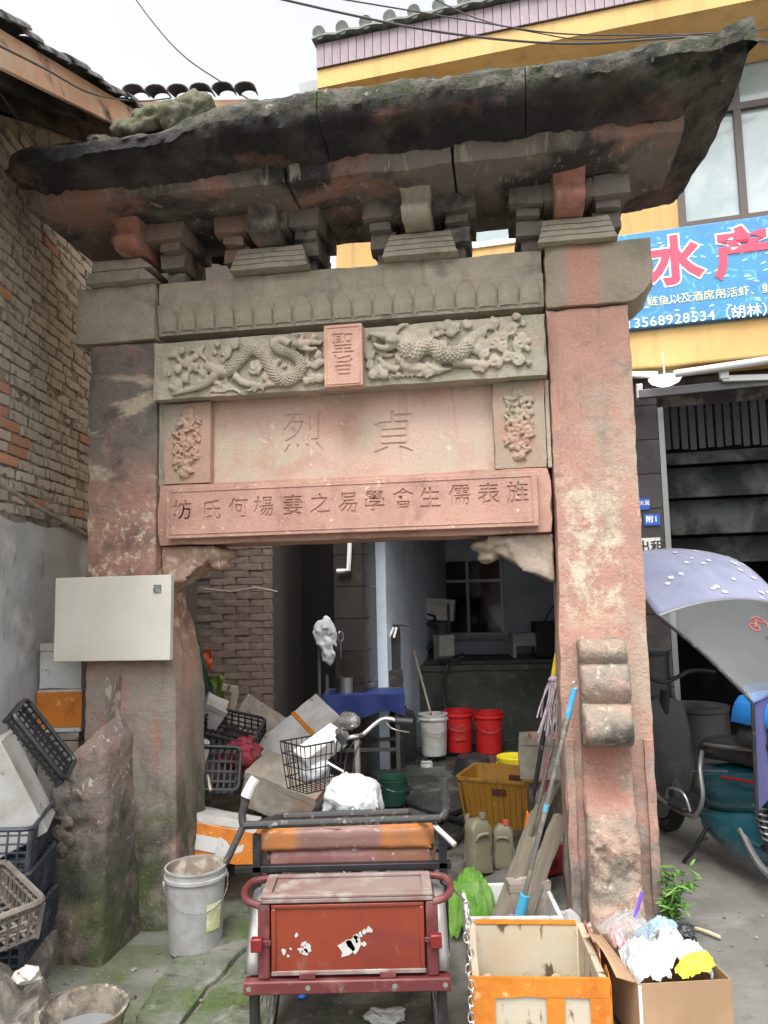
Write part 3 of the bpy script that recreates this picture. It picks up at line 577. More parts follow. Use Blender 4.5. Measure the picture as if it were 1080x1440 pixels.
# engraved plaque, inscription beam and main panel: text cut into the stone
def engrave(mb, name, m, cuts, chamfer=.004):
    t = bpy.data.objects.new('t', mb.mesh('t', 0)); COL.objects.link(t)
    if chamfer:
        bv = t.modifiers.new('b', 'BEVEL'); bv.width = chamfer; bv.segments = 2; bv.limit_method = 'ANGLE'
    tmp = []; big = bmesh.new()
    for (body, size, u, v, z, depth, off) in cuts:
        me = text_obj(body, size, depth, off); me.transform(Matrix.Translation((u, v, z)) @ Matrix.Rotation(PI/2, 4, 'X')); big.from_mesh(me)
    bmesh.ops.remove_doubles(big, verts=big.verts, dist=1e-5); bmesh.ops.recalc_face_normals(big, faces=big.faces)
    cm = bpy.data.meshes.new('c'); big.to_mesh(cm); big.free(); c = bpy.data.objects.new('c', cm); COL.objects.link(c)
    md = t.modifiers.new('x', 'BOOLEAN'); md.object = c; md.operation = 'DIFFERENCE'; md.solver = 'EXACT'; md.use_self = True; tmp.append(c)
    bpy.context.view_layer.update(); me = evaluated(t, name)
    for c in tmp+[t]: bpy.data.objects.remove(c)
    me.materials.clear(); me.materials.append(m)
    o = bpy.data.objects.new(name, me); COL.objects.link(o); o.parent = gate; return o
pl = engrave(MB().b6(-.283, -.075, -.15, -.07, 2.85, 3.19), 'plaque', M_plq, [('聖', .125, -.179, -.15, 3.078, .007, .0012), ('旨', .125, -.179, -.15, 2.955, .007, .0012)])
mb = MB()
for (x0, x1, y0, y1) in ((-.272, -.086, 3.172, 3.179), (-.272, -.086, 2.861, 2.868), (-.272, -.265, 2.868, 3.172), (-.093, -.086, 2.868, 3.172)): mb.b6(x0, x1, -.154, -.148, y0, y1)
mb.build('plaque_border', M_plq, gate, bev=.0015)
chars = '坊氏何楊妻之易學會生儒表旌'
cx = [256, 297, 335, 371, 412, 450, 490, 527, 567, 605, 646, 687, 728]; cy = [719, 719, 716, 714, 712, 710, 708, 706, 703, 702, 698, 696, 694]
cuts = []
for ch, x, y in zip(chars, cx, cy):
    u, z = GATE.at(x, y, -.05); cuts.append((ch, .118, u, -.052, z, .009, .0006))
MB().stone(-1.30, .893, .002, .36, 2.045, 2.385, .07, .016, .007, 8).build('inscription_beam', M_ins, gate, 50)
engrave(MB().b6(-1.225, .815, -.052, .02, 2.075, 2.36), 'inscription_panel', M_ins, cuts)
mb = MB()
for (x0, x1, y0, y1) in ((-1.20, .79, 2.333, 2.338), (-1.20, .79, 2.096, 2.101), (-1.20, -1.195, 2.101, 2.333), (.785, .79, 2.101, 2.333)): mb.b6(x0, x1, -.056, -.048, y0, y1)
mb.build('panel_border', M_ins, gate, bev=.0015)
u1, zz1 = GATE.at(426, 612, .06); u2, zz2 = GATE.at(553, 612, .06)
engrave(MB().b6(-1.0, .60, .06, .30, 2.387, 2.862), 'name_panel', M_pan, [('烈', .26, u1, .06, zz1, .007, -.0035), ('貞', .26, u2, .06, zz2, .008, -.002)], 0)
# side panels with pierced flower carving
def side_panel(u0, u1, z0, z1, seed, m):
    MB().stone(u0, u1, .004, .30, z0, z1, .06, .008, .004, seed).build('side_panel', m, gate, 50)
    r_ = random.Random(seed); mb = MB(); uc = (u0+u1)/2; hw = (u1-u0)*.26; zc = (z0+z1)/2; hh = (z1-z0)*.40
    for i in range(120):
        a = r_.uniform(-1, 1); b = r_.uniform(-1, 1)
        if abs(b) > .8: a *= .4
        c = Vector((uc+a*hw, .004, zc+b*hh)); r = r_.uniform(.010, .020)
        if i % 2: spiral(mb, c, r*1.1, 0, 1.2, .006, r_.choice((-1, 1)), r_.uniform(0, 6))
        else:
            d = Vector((r_.uniform(-1, 1), 0, r_.uniform(-1, 1))).normalized(); limb(mb, [c-d*r*1.6, c+Vector((0, -.012, 0)), c+d*r*1.6+Vector((r*.5, 0, 0))], [.004, .010, .003])
    for k in range(5): mb.ball((uc+math.cos(k*1.257)*.02, -.006, zc+math.sin(k*1.257)*.02), (.016, .012, .016), 2)
    blob(mb, 'flower_carving', m, gate, .0045, .002, 40, 1)
M_sp = mat('stone_side_panel', (.42, .27, .20), .92, layers=[dict(c=(.33, .28, .21), s=4, lo=.42, hi=.6)], bump=SB)
M_sp2 = mat('stone_side_panel_grey', (.34, .28, .21), .92, layers=[dict(c=(.40, .24, .18), s=4, lo=.5, hi=.66)], bump=SB)
side_panel(-1.27, -.985, 2.39, 2.858, 11, M_sp); side_panel(.60, .875, 2.39, 2.858, 12, M_sp2)
for (a, b) in ((-1.303, -1.272), (.877, .898)): MB().stone(a, b, .02, .28, 2.388, 2.86, .06, .004, .003, 5).build('frame_strip', M_gr, gate, 50)
# lion-head corbels under the inscription beam
def corbel(s, u0, L):
    mb = MB(); S = lambda du, v, z: Vector((u0+s*du, v, z))
    def fm(a, b, c):
        t = a; top = 2.04; bot = 1.775+.205*t**.8-.02*math.sin(t*PI)
        return S(L*.86*t, .06+.26*b, bot+(top-bot)*c)
    mb.solid(fm, 10, 4, 5)
    mb.ball(S(L*.80, .17, 1.985), (.085, .12, .055), 2); mb.ball(S(L*.97, .17, 1.99), (.055, .10, .035), 2); mb.ball(S(L*.88, .17, 1.925), (.06, .09, .028), 2)
    mb.ball(S(L*.74, .05, 2.0), (.022, .02, .02), 2); mb.ball(S(L*.60, .06, 2.01), (.035, .03, .02), 2)
    for k in range(7):
        a = .1+.08*k; limb(mb, [S(.02+.02*k, .055, 1.80+.03*k), S(.10+.02*k, .045, 1.84+.024*k), S(.18+.012*k, .05, 1.85+.028*k)], [.010, .013, .006])
    blob(mb, 'corbel', mat('stone_corbel_right', (.36, .29, .23), .92, layers=[dict(c=(.26, .21, .165), s=5, lo=.42, hi=.6), dict(c=(.46, .40, .33), s=12, lo=.56, hi=.68)], bump=SB) if s < 0 else mat('stone_corbel_left', (.38, .25, .19), .92, layers=[dict(c=(.56, .46, .36), s=16, lo=.52, hi=.6, ds=1.5), dict(c=(.28, .21, .16), s=4, lo=.5, hi=.65)], bump=SB), gate, .011, .006, 18, 3)
corbel(1, -1.30, .36); corbel(-1, .89, .40)
# drum stones before the pillars
def rp(z):
    if z > 1.375: return .13+.035*math.sin(PI*(z-1.375)/.13)
    if z > 1.185: return .15+.05*math.sin(PI*(z-1.185)/.19)
    if z > .99: return .155+.11*math.sin(PI*min(1, (z-.99)/.20)**.7)*.9+.02
    if z > .68: return .045+.06*((.835-z)/.155)**2
    return .125+.10*sst(.68, .2, z)+.03*math.sin(z*14)
def rfm(a, b, c):
    z = -.03+1.525*c; hw = .118+.012*sst(.9, 0, z); uc = 1.094
    p = rp(z); rnd_ = 1-.12*abs(2*a-1)**4
    q = Vector((uc+(2*a-1)*hw, .01-p*b*rnd_, z))
    am = .03*sst(.72, .5, z)*b
    cr = abs(NZ.noise(Vector((q.x*13, q.z*9, 2))))+.6*abs(NZ.noise(Vector((q.x*28, q.z*22+q.x*10, 5))))
    return q+Vector((fbm(q, 7)*.006, fbm(q, 6)*.008+am*(1.6*cr-.6), 0))
MB().solid(rfm, 16, 6, 130, .012).build('drum_stone', M_drum, gate, 60)
for (u, dv) in ((.905, 0), (1.29, 0)):
    MB().stone(u-.012, u+.035, -.022, .02, 0, 1.0, .07, .008, .006, 9).build('base_edging', M_pr, gate, 50)
def lfm(a, b, c):
    def ip(T, x):
        for i in range(len(T)-1):
            if x <= T[i+1][0]: t = max(0, (x-T[i][0])/(T[i+1][0]-T[i][0])); return T[i][1]+(T[i+1][1]-T[i][1])*t
        return T[-1][1]
    top = ip([(0, .90), (.22, .97), (.30, 1.03), (.62, 1.12), (.80, 1.08), (1, 1.02)], a)-.05*b
    z = -.08+(top+.08)*c
    l = ip([(-.1, -1.66), (.15, -1.70), (.34, -1.82), (.45, -1.79), (.55, -1.74), (.79, -1.735), (.95, -1.68), (1.1, -1.62)], z); r = ip([(-.1, -1.36), (.4, -1.41), (.9, -1.43), (1.1, -1.44)], z)
    pr = .33+.12*sst(.6, 0, z)-.08*sst(.93, 1.12, z)
    q = Vector((l+(r-l)*a, .03-pr*b*(1-.04*abs(2*a-1)**6), z))
    return q+Vector((fbm(q, 6)*.012*(1.6-a), (fbm(q+Vector((5, 0, 0)), 5)*.022-.025*abs(NZ.noise(q*7)))*b, 0))
MB().solid(lfm, 20, 12, 64, .012).build('drum_stone', M_druml, gate, 60)
mb = MB()
for (du, z, r) in ((-1.66, .66, .035), (-1.62, .62, .03), (-1.67, .57, .04), (-1.61, .54, .03), (-1.65, .49, .035)): spiral(mb, Vector((du, -.325, z)), r, 0, 1.4, .014, 1, z*9)
blob(mb, 'drum_carving', M_druml, gate, .008, .006, 20, 2)
# mortise slot with a stick
MB().stone(-1.60, -1.50, -.012, .02, 1.05, 1.33, .05, .01, .006, 2).build('mortise_block', mat('stone_mortise', (.22, .15, .125), .95, layers=[dict(c=(.38, .33, .27), s=14, lo=.5, hi=.6)], bump=SB), gate, 50)
# stepped caps, bracket noses and hanging bracket arms
for i, (uc, wd, nc) in enumerate(((-1.50, .44, -1.425), (-.615, .46, -.62), (.24, .42, .235), (1.075, .42, 1.04))):
    hs = [(0, .045), (.05, .09), (.095, .13), (.13, .15)]
    nl = 2 if i == 0 else 4
    for k in range(nl):
        h0, h1 = (0, .07) if (i == 0 and k == 0) else ((.075, .14) if i == 0 else (.145*k/4, .145*(k+1)/4-.004)); iw = wd-(.02*k if i else .05*k)
        def fm(a, b, c, uc=uc, iw=iw, h0=h0, h1=h1, i=i, k=k):
            t = c*.012; u = uc+(2*a-1)*(iw/2-t-((.07*c) if (i == 0 and a > .5) else 0)); p = Vector((u, -.05-.012*(3-k)+t+.42*b, 3.577+h0+(h1-h0)*c))
            return p+Vector((fbm(p, 8), fbm(p+Vector((3, 0, 0)), 8), fbm(p, 5)*.5))*.005
        MB().solid(fm, 10, 6, 2, .008).build('bracket_cap', M_gr, gate, 50)
    zb = 3.725; prof = [(.10, zb+.19), (-.20, zb+.19), (-.235, zb+.15), (-.225, zb+.10), (-.19, zb+.085), (-.20, zb+.03), (-.16, zb-.0), (.10, zb)]
    hwn = .085
    def nf(a, b, c, nc=nc, zb=zb, i=i):
        z = zb+.002+.185*c; pv = .20+.03*math.sin(c*PI*2.2)-.05*(1-c)**3
        q = Vector((nc+(2*a-1)*hwn*(1-.12*(1-c)), .12-(.12+pv)*b, z)); return q+Vector((fbm(q, 9), fbm(q+Vector((2, 0, 0)), 9), 0))*.007
    MB().solid(nf, 8, 10, 12, .012).build('bracket_nose', M_rednose if i in (0, 3) else M_brk if i == 1 else M_gr, gate, 50)
    for sd_ in (-1, 1):
        if i == 0 and sd_ < 0: continue
        for k, (hw_, v0_, za, zc_) in enumerate(((.052, .06, 3.60, 3.665), (.075, .0, 3.667, 3.75), (.064, -.05, 3.752, 3.80), (.095, -.10, 3.802, 3.905))):
            uc_ = nc+sd_*(.20+.006*k); MB().stone(uc_-hw_, uc_+hw_, v0_, .34, za, zc_, .035, .014, .013, i*9+k+(sd_ > 0)*4).build('bracket_arm', M_brk, gate, 50)
    MB().stone(nc-.13, nc+.13, -.10, .36, 3.80, 3.90, .05, .01, .01, i).build('bracket_block', M_brk, gate, 50)
# stone roof in three slabs
PROF = [(-.645, 4.03), (-.685, 4.09), (-.682, 4.15), (-.63, 4.20), (-.45, 4.29), (-.2, 4.39), (0, 4.43), (.2, 4.39), (.45, 4.29), (.63, 4.185), (.665, 4.12), (.645, 4.045), (.52, 4.0), (.40, 3.975), (.2, 3.97), (0, 3.97), (-.2, 3.97), (-.40, 3.975), (-.52, 4.0)]
def roof_pt(u, v, z, i):
    low = i in (0, 11) or i >= 12
    e = sst(1.05, 1.86, u); sgn = -v/.65
    uu = u
    if u > 1.2: uu = 1.2+(u-1.2)*(1-.16*sst(-.3, .65, v))
    lift = e*(.025*sgn+.015); 
    if low: lift += e*e*(.10+.07*sgn)
    if 1 <= i <= 10: lift -= e*.03*(1-abs(sgn))
    lf = sst(-.55, -1.1, u)
    if not low: z = z-.11*lf*(1 if abs(v) > .4 else .6)
    else: z = z-.03*lf
    p = Vector((uu, v, z+lift)); n = fbm(p, 3.1, 5); n2 = fbm(p+Vector((3, 1, 8)), 7, 4)+.7*fbm(p+Vector((7, 1, 2)), 19, 3)
    top = 0 if low else 1
    el = sst(-1.70, -1.95, u); p.z = p.z+(4.08-p.z)*.55*el*el; p.y *= 1-.25*el*el
    return p+Vector((0, n*.028+n2*.016, (n*.03+n2*.02)*(1.4 if top else .8)+.02*top*NZ.noise(Vector((u*2.3, 0, 1)))))
NP = len(PROF)
for (ua, ub) in ((-1.95, -.178), (-.172, .812), (.818, 1.83)):
    n = int((ub-ua)/.02); mb = MB(); o = 0
    dense = []
    for i in range(NP):
        a, b = PROF[i], PROF[(i+1) % NP]; nn_ = 5 if math.hypot(b[0]-a[0], b[1]-a[1]) > .11 else 2
        for q_ in range(nn_): dense.append((a[0]+(b[0]-a[0])*q_/nn_, a[1]+(b[1]-a[1])*q_/nn_, i if q_ == 0 or i != 11 else 12))
    ND = len(dense)
    for j in range(n+1):
        u = ua+(ub-ua)*j/n
        for (v, z, i) in dense: mb.v.append(roof_pt(u, v, z, i))
    for j in range(n):
        for i in range(ND): mb.f.append([j*ND+i, j*ND+(i+1) % ND, (j+1)*ND+(i+1) % ND, (j+1)*ND+i])
    mb.f.append(list(range(ND))); mb.f.append([n*ND+i for i in range(ND)][::-1])
    mb.build('roof_slab', M_roof, gate, 70)
for (ua, ub) in ((-1.90, -.42), (-.415, .45), (.455, 1.60)):
    def tf(a, b, c, ua=ua, ub=ub):
        u = ua+(ub-ua)*a; ins = .03*(1-c); q = Vector((u, -.42+ins+(.84-2*ins)*b, 3.895+.095*c+.10*sst(1.0, 1.62, u)-.0*b)); q.y *= 1-.25*sst(1.15, 1.6, u)
        return q+Vector((0, fbm(q, 5), fbm(q+Vector((1, 4, 0)), 5)*.7))*.014
    MB().solid(tf, int((ub-ua)/.05), 12, 3, .01).build('roof_tier', M_tier, gate, 50)
# crouching beast on the roof at the left
bb = MB(); base = GATE.at(225, 175, -.45); bx, bz = base; bv = -.45
S = lambda du, dv, dz: Vector((bx+du, bv+dv, bz+dz))
bb.ball(S(.02, .05, 0.02), (.20, .13, .085), 3, (0, .15, 0)); bb.ball(S(.19, .02, .06), (.11, .11, .10), 3); bb.ball(S(-.17, 0, -.03), (.11, .09, .055), 3); bb.ball(S(-.03, -.08, -.02), (.13, .06, .065), 3, (0, -.4, 0))
bb.ball(S(.10, -.10, -.03), (.06, .05, .09), 2); bb.ball(S(-.12, -.07, -.06), (.07, .05, .03), 2); bb.ball(S(.17, .05, -.10), (.12, .14, .12), 2)
blob(bb, 'roof_beast', mat('stone_beast', (.13, .12, .09), .95, layers=[dict(c=(.11, .12, .06), s=9, lo=.45, hi=.6), dict(c=(.36, .26, .21), s=4, lo=.56, hi=.68), dict(c=(.05, .05, .045), s=6, lo=.55, hi=.7)], bump=(45, .9, .012)), gate, .012, .026, 13, 1)
MB().ball((GATE.at(137, 202, -.55)[0], -.55, GATE.at(137, 202, -.55)[1]), (.055, .05, .03), 3, fn=lambda p: 1+.4*fbm(p, 3)).build('loose_stone', M_rub1, gate, 60)

# ================================================================== brick house on the left
house = thing('brick_house', 'weathered brick house with cement rendered base and orange eaves board on the left', 'house', (-2.08, 3.72, 0))
WX = -2.08
def wtop(Y): return 4.235+.43*(Y-3.72)
wall = MB().prism([(-.9, -.1), (3.6, -.1), (3.6, 5.1), (1.9, wtop(5.6)+.4), (.7, wtop(4.42)+.12), (-.9, wtop(2.82))], -.30, -.03, 'x').build('wall', M_mort, house, 0)
bmesh_v = []
for k in range(5):
    q = random.Random(k); mb = MB()
    def fm(a, b, c, k=k):
        p = Vector(((a-.5)*.07, (b-.5)*.222, (c-.5)*.055)); s = p*18+Vector((k*9, 0, 0)); return p+Vector((fbm(s, 1)*.004, fbm(s+Vector((3, 0, 0)), 1)*.006, fbm(s+Vector((0, 3, 0)), 1)*.005))
    mb.solid(fm, 1, 4, 2, .008); bmesh_v.append(mb.mesh('brick', 60))
zrow = 2.27; r = 0; field = MB()
while zrow < 5.0:
    y = 2.95+(r % 2)*.118+rnd.uniform(-.03, .03)
    while y < 5.5:
        if zrow < wtop(y)+.02 and not (zrow < 2.32 and rnd.random() < .3):
            L = rnd.choice((1, 1, 1, .52)); org = y < 4.35 and 2.5 < zrow < 3.0 and rnd.random() < .40
            bme, bmt, bar_ = bmesh_v[rnd.randrange(5)], M_brick2 if org or rnd.random() < .04 else M_brick, ((-.056+rnd.uniform(-.008, .010), y+.118*L-3.72, zrow), (rnd.uniform(-.03, .03), rnd.uniform(-.04, .04), rnd.uniform(-.04, .04)), (1, L*.96, 1))
            if y < 3.75:   # past the edge of the picture: joined into one part
                T_ = Matrix.LocRotScale(Vector(bar_[0]), Euler(bar_[1]), Vector(bar_[2])); field.add([T_ @ v.co for v in bme.vertices], [list(f.vertices) for f in bme.polygons])
            else: piece(bme, 'brick', bmt, wall, *bar_)
            y += .236*L
        else: y += .236
        if y > 5.45: break
    zrow += .0668; r += 1
field.build('brick_field', M_brick, wall, 60, kind='stuff')
MB().solid(lambda a, b, c: (-.032+(.045+.006*fbm((0, b*6, c*3)))*a, -1.2+4.6*b, -.1+(2.30+.03*fbm((1, b*22, 0)))*c), 1, 50, 12, .0).build('cement_render', M_cem, house, 40)
p0 = onX(-40, 655, -2.05); p1 = onX(119, 750, -2.05)
MB().tube([p0-Vector((-2.08, 3.72, 0)), (p0+p1)/2-Vector((-2.08, 3.72, .012)), p1+Vector((0, .3, -.05))-Vector((-2.08, 3.72, 0))], .013, 8).build('conduit', M_pipe, house, 60)
# roof over the gable: soffit, orange barge board, clay tiles
H0 = Vector((-2.08, 3.72, 0)); BX = .53
def rz(Y): return 3.96+.455*(Y-2.98)
mb = MB(); mb.prism([(2.2-3.72, rz(2.2)+.10), (5.2-3.72, rz(5.2)+.10), (5.2-3.72, rz(5.2)+.15), (2.2-3.72, rz(2.2)+.15)], -1.5, BX-.03, 'x')
roof = mb.build('roof', M_dkwood, house, 0)
MB().prism([(2.2-3.72, rz(2.2)), (4.85-3.72, rz(4.85)), (4.85-3.72, rz(4.85)+.165), (2.2-3.72, rz(2.2)+.165)], BX-.028, BX, 'x').build('barge_board', M_barge, house, 0)
for k in range(4): MB().bar((BX-.2-.28*k, 2.1-3.72, rz(2.1)+.06), (BX-.2-.28*k, 5.1-3.72, rz(5.1)+.06), .06, .07).build('rafter', M_dkwood, house, 0)
tl = MB()
for i in range(9):
    a0 = PI*i/8
tile = MB(); n = 8
for j, (y, rr) in enumerate(((0, .085), (.24, .075))):
    for i in range(n+1):
        a = PI*i/n
        for q in (1, .86): tile.v.append(Vector((rr*q*math.cos(a), y, rr*q*.62*math.sin(a)+j*.0)))
for i in range(n):
    a = i*2; b = 2*(n+1)+i*2
    tile.f += [[a, a+2, b+2, b], [a+1, b+1, b+3, a+3], [a, a+1, a+3, a+2], [b, b+2, b+3, b+1]]
tile.f += [[0, 2*(n+1), 2*(n+1)+1, 1], [2*n, 2*n+1, 4*n+3, 4*n+2]]
tme = tile.mesh('roof_tile', 50); sl = math.atan(.455)
for c in range(3):
    y = 2.25
    while y < 5.15:
        piece(tme, 'roof_tile', M_tile, roof, (BX-.03-c*.17+rnd.uniform(-.015, .015), y-3.72, rz(y)+.165+rnd.uniform(-.005, .02)), (sl+.06+rnd.uniform(-.03, .05), rnd.uniform(-.06, .06), rnd.uniform(-.06, .06)), (1.05, 1, 1)); y += .165

# brick store with tiled roof behind the gate: pier face seen through the opening
store = thing('brick_shed', 'dark brick shed with grey tile eave seen through the archway on the left', 'shed', (-1.62, 6.8, 0))
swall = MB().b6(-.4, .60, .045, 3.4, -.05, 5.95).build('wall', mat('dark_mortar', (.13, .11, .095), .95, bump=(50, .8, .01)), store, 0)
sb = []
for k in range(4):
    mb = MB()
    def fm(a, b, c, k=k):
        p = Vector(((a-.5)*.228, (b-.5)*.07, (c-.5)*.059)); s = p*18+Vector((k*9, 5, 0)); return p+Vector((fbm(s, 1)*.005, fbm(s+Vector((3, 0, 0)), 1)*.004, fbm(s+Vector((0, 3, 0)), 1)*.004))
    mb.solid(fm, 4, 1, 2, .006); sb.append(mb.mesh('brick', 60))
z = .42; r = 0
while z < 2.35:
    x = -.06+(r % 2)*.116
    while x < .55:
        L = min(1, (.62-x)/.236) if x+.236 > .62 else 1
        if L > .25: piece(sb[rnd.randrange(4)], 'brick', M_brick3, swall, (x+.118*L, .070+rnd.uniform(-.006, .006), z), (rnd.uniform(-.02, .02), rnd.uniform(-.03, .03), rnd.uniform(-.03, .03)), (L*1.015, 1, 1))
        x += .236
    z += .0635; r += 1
srf = MB().prism([(-.55, 5.95), (3.5, 7.4), (3.5, 7.46), (-.55, 6.01)], -1.2, .62, 'x').build('roof', M_dkwood, store, 0)
MB().b6(-1.2, .62, -.60, -.56, 5.83, 6.0).build('eave_board', M_barge, store, 0)
p = onY(340, 150, 6.3)
for k in range(11): piece(tme, 'roof_tile', M_tile, srf, (.52-k*.19, -.70, 6.03+rnd.uniform(-.01, .01)), (.36, rnd.uniform(-.05, .05), 0), (1.1, 1, 1))
MB().b6(.60, 1.35, 2.6, 2.75, -.05, 5.8).build('alley_shade_wall', mat('alley_shade_black', (.02, .019, .018), .95), store, 0)  # wall added to shut out sky; the alley's shade is painted in black
MB().tube([onY(390, 832, 6.72)-Vector((-1.62, 6.8, 0)), onY(360, 826, 6.75)-Vector((-1.62, 6.8, 0)), onY(325, 832, 6.76)-Vector((-1.62, 6.8, 0)), onY(285, 828, 6.77)-Vector((-1.62, 6.8, 0))], .008, 6).build('conduit', M_pipe, store)

# ================================================================== yellow shop building
shop = thing('shop_building', 'yellow rendered shop building with tiled parapet and dark open ground floor', 'building', SHOP.o, (0, 0, SHOP.rot))
MB().b6(9, 9.2, 0, 7, -.1, 6.6).build('wall', M_yel, shop, 0)
MB().b6(-3.05, 9, 0, .25, 4.86-.9, 4.86).build('wall', M_yel, shop, 0)           # band behind the sign
MB().b6(-3.05, .13, 0, .25, 4.862, 6.6).build('wall', M_yel, shop, 0)
MB().b6(3.4, 9, 0, .25, 4.862, 6.6).build('wall', M_yel, shop, 0)
MB().b6(-3.05, -2.845, .25, 7, -.1, 6.6).build('wall', M_cem, shop, 0)
MB().b6(-2.8, 9, .25, 7, 3.55, 3.75).build('floor_slab', mat('dark_ceiling', (.12, .12, .12), .9), shop, 0)
MB().b6(-3.3, 9, -.3, 7.2, 6.6, 6.75).build('roof_slab', M_cem, shop, 0)
MB().b6(-2.835, -.605, .0, .24, 2.75, 3.55).build('yard_shade_beam', M_yel, shop, 0)  # unseen beam added to keep sky light out of the yard
MB().b6(-3.05, 9, -.30, .10, 3.57, 3.9).build('fascia_beam', M_yel, shop, 0, bev=.02)
MB().prism([(-.62, 6.42), (-.62, 6.60), (.0, 6.598), (.0, 6.30), (-.50, 6.40)], -3.0, 9, 'x').build('parapet_soffit', M_yel, shop, 0)
par = MB().b6(-3.0, 9, -.63, -.40, 6.602, 6.84).build('parapet', M_grout, shop, 0)
ptm = MB().b6(-.036, .036, -.008, .008, -.115, .115).mesh('parapet_tile', 0)
for k in range(46): piece(ptm, 'parapet_tile', M_purp, par, (-2.96+k*.078, -.637, 6.72))
cap = MB(); cap.tube([(0, -.20, 0), (0, .20, .12)], [.052, .052], 10); cap.tube([(0, -.215, -.004), (0, -.19, .004)], [.060, .060], 12)
cme = cap.mesh('coping_tile', 40); M_gtile = mat('green_grey_tile', (.13, .15, .13), .6, rand=.2, layers=[dict(c=(.22, .24, .21), s=12)])
for k in range(17): piece(cme, 'coping_tile', M_gtile, par, (-2.95+k*.225, -.50, 6.90))
MB().solid(lambda a, b, c: (-3.02+4.0*a, -.71+.28*b, 6.845+.02*c+.02*abs(math.sin(a*17.8*PI))), 140, 1, 1).build('coping', M_gtile, par, 40)
MB().b6(3.2, 9, 0.001, .25, -.1, 3.57).build('wall', M_yel, shop, 0)  # unseen front wall added to narrow the opening and limit the light
MB().b6(3.2, 3.3, .25, 5.0, -.1, 3.55).build('party_wall', mat('shop_shade_wall2', (.016, .016, .018), .9, spec=.1), shop, 0)  # unseen end wall added to darken the shop, shade put into its colour
# window above the sign
win = MB(); F = M_blkfr
def rect_frame(x0, x1, z0, z1, y, t, d): return MB().b6(x0, x0+t, y, y+d, z0, z1).b6(x1-t, x1, y, y+d, z0, z1).b6(x0+t, x1-t, y, y+d, z0, z0+t).b6(x0+t, x1-t, y, y+d, z1-t, z1)
wn = rect_frame(.13, 3.4, 4.862, 6.6, -.02, .06, .12).b6(.63, .69, -.015, .09, 4.92, 6.54).b6(1.5, 1.56, -.015, .09, 4.92, 6.54).b6(2.4, 2.46, -.015, .09, 4.92, 6.54).b6(.19, 3.34, -.018, .087, 5.88, 5.94).build('window', F, shop, 0)
for (a, b) in ((.19, .63), (.69, 1.5), (1.56, 2.4), (2.46, 3.34)):
    for (c, d) in ((4.92, 5.88), (5.94, 6.54)): MB().b6(a, b, .03, .045, c, d).build('pane', M_glass, wn, 0)
# upper window glimpsed under the stone roof
w2 = rect_frame(-1.75, -.8, 4.95, 6.2, -.02, .05, .03).b6(-1.30, -1.25, -.015, .01, 5.0, 6.15).build('window', M_swhite, shop, 0)
for (a, b) in ((-1.70, -1.30), (-1.25, -.85)): MB().b6(a, b, -.008, -.002, 5.0, 6.15).build('pane', M_glass, w2, 0)
# tiled columns
def column(u0, u1, v0, v1, z1, th=.30):
    c = MB().b6(u0+.012, u1-.012, v0+.012, v1-.012, -.05, z1).build('column', M_grout, shop, 0); z = .02
    while z+.05 < z1:
        h = min(th, z1-z)-.008; wdt = (u1-u0)
        MB().b6(u0, u1, v0, v0+.010, z, z+h).build('wall_tile', M_dtile, c, 0); MB().b6(u0, u0+.010, v0+.0125, v1, z, z+h).build('wall_tile', M_dtile, c, 0); MB().b6(u1-.010, u1, v0+.0125, v1, z, z+h).build('wall_tile', M_dtile, c, 0); z += th
column(-3.12, -2.84, -.02, .45, 3.55); column(-.60, -.15, -.02, .4, 3.55)
# white room at the back of the yard
bw = MB(); MB().b6(-2.845, -.425, 3.75, 3.9, -.1, 3.55).build('back_wall', M_wht, shop, 0)
MB().b6(-2.84, -2.74, .455, 3.75, -.1, 3.55).build('side_wall', M_wht, shop, 0)
M_dkw = mat('shop_shade_wall', (.016, .016, .018), .9, spec=.1, layers=[dict(c=(.04, .04, .04), s=2, lo=.5, hi=.7)])  # the shop's inside shade is put into this near-black wall colour
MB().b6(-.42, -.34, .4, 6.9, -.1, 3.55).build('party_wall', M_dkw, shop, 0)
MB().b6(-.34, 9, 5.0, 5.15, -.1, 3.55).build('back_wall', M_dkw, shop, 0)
a, b = SHOP.at(608, 787, 3.72), SHOP.at(710, 893, 3.72)
bwn = rect_frame(a[0], b[0], b[1], a[1], 3.70, .035, .06).b6((a[0]+b[0])/2-.02, (a[0]+b[0])/2+.02, 3.70, 3.74, b[1]+.035, a[1]-.035)
tz = SHOP.at(660, 817, 3.72)[1]; bwn = bwn.b6(a[0]+.035, b[0]-.035, 3.698, 3.735, tz-.02, tz+.02).build('window', mat('alu_frame', (.45, .46, .47), .4, metal=.3), shop, 0)
MB().b6(a[0]+.03, b[0]-.03, 3.742, 3.748, b[1]+.03, a[1]-.03).build('pane', M_dglass, bwn, 0)
MB().b6(a[0]-.06, b[0]+.06, 3.62, 3.75, b[1]-.05, b[1]).build('window_sill', M_cem, shop, 0)
MB().tube([SHOP.at(497, 700, -.06)[:1]+(-.06, 3.0), SHOP.at(490, 700, -.06)[:1]+(-.06, 2.15), (SHOP.at(490, 790, -.06)[0], -.06, 1.97), (SHOP.at(474, 792, -.06)[0], -.06, 1.96)], .022, 8).build('drain_pipe', M_swhite, shop)
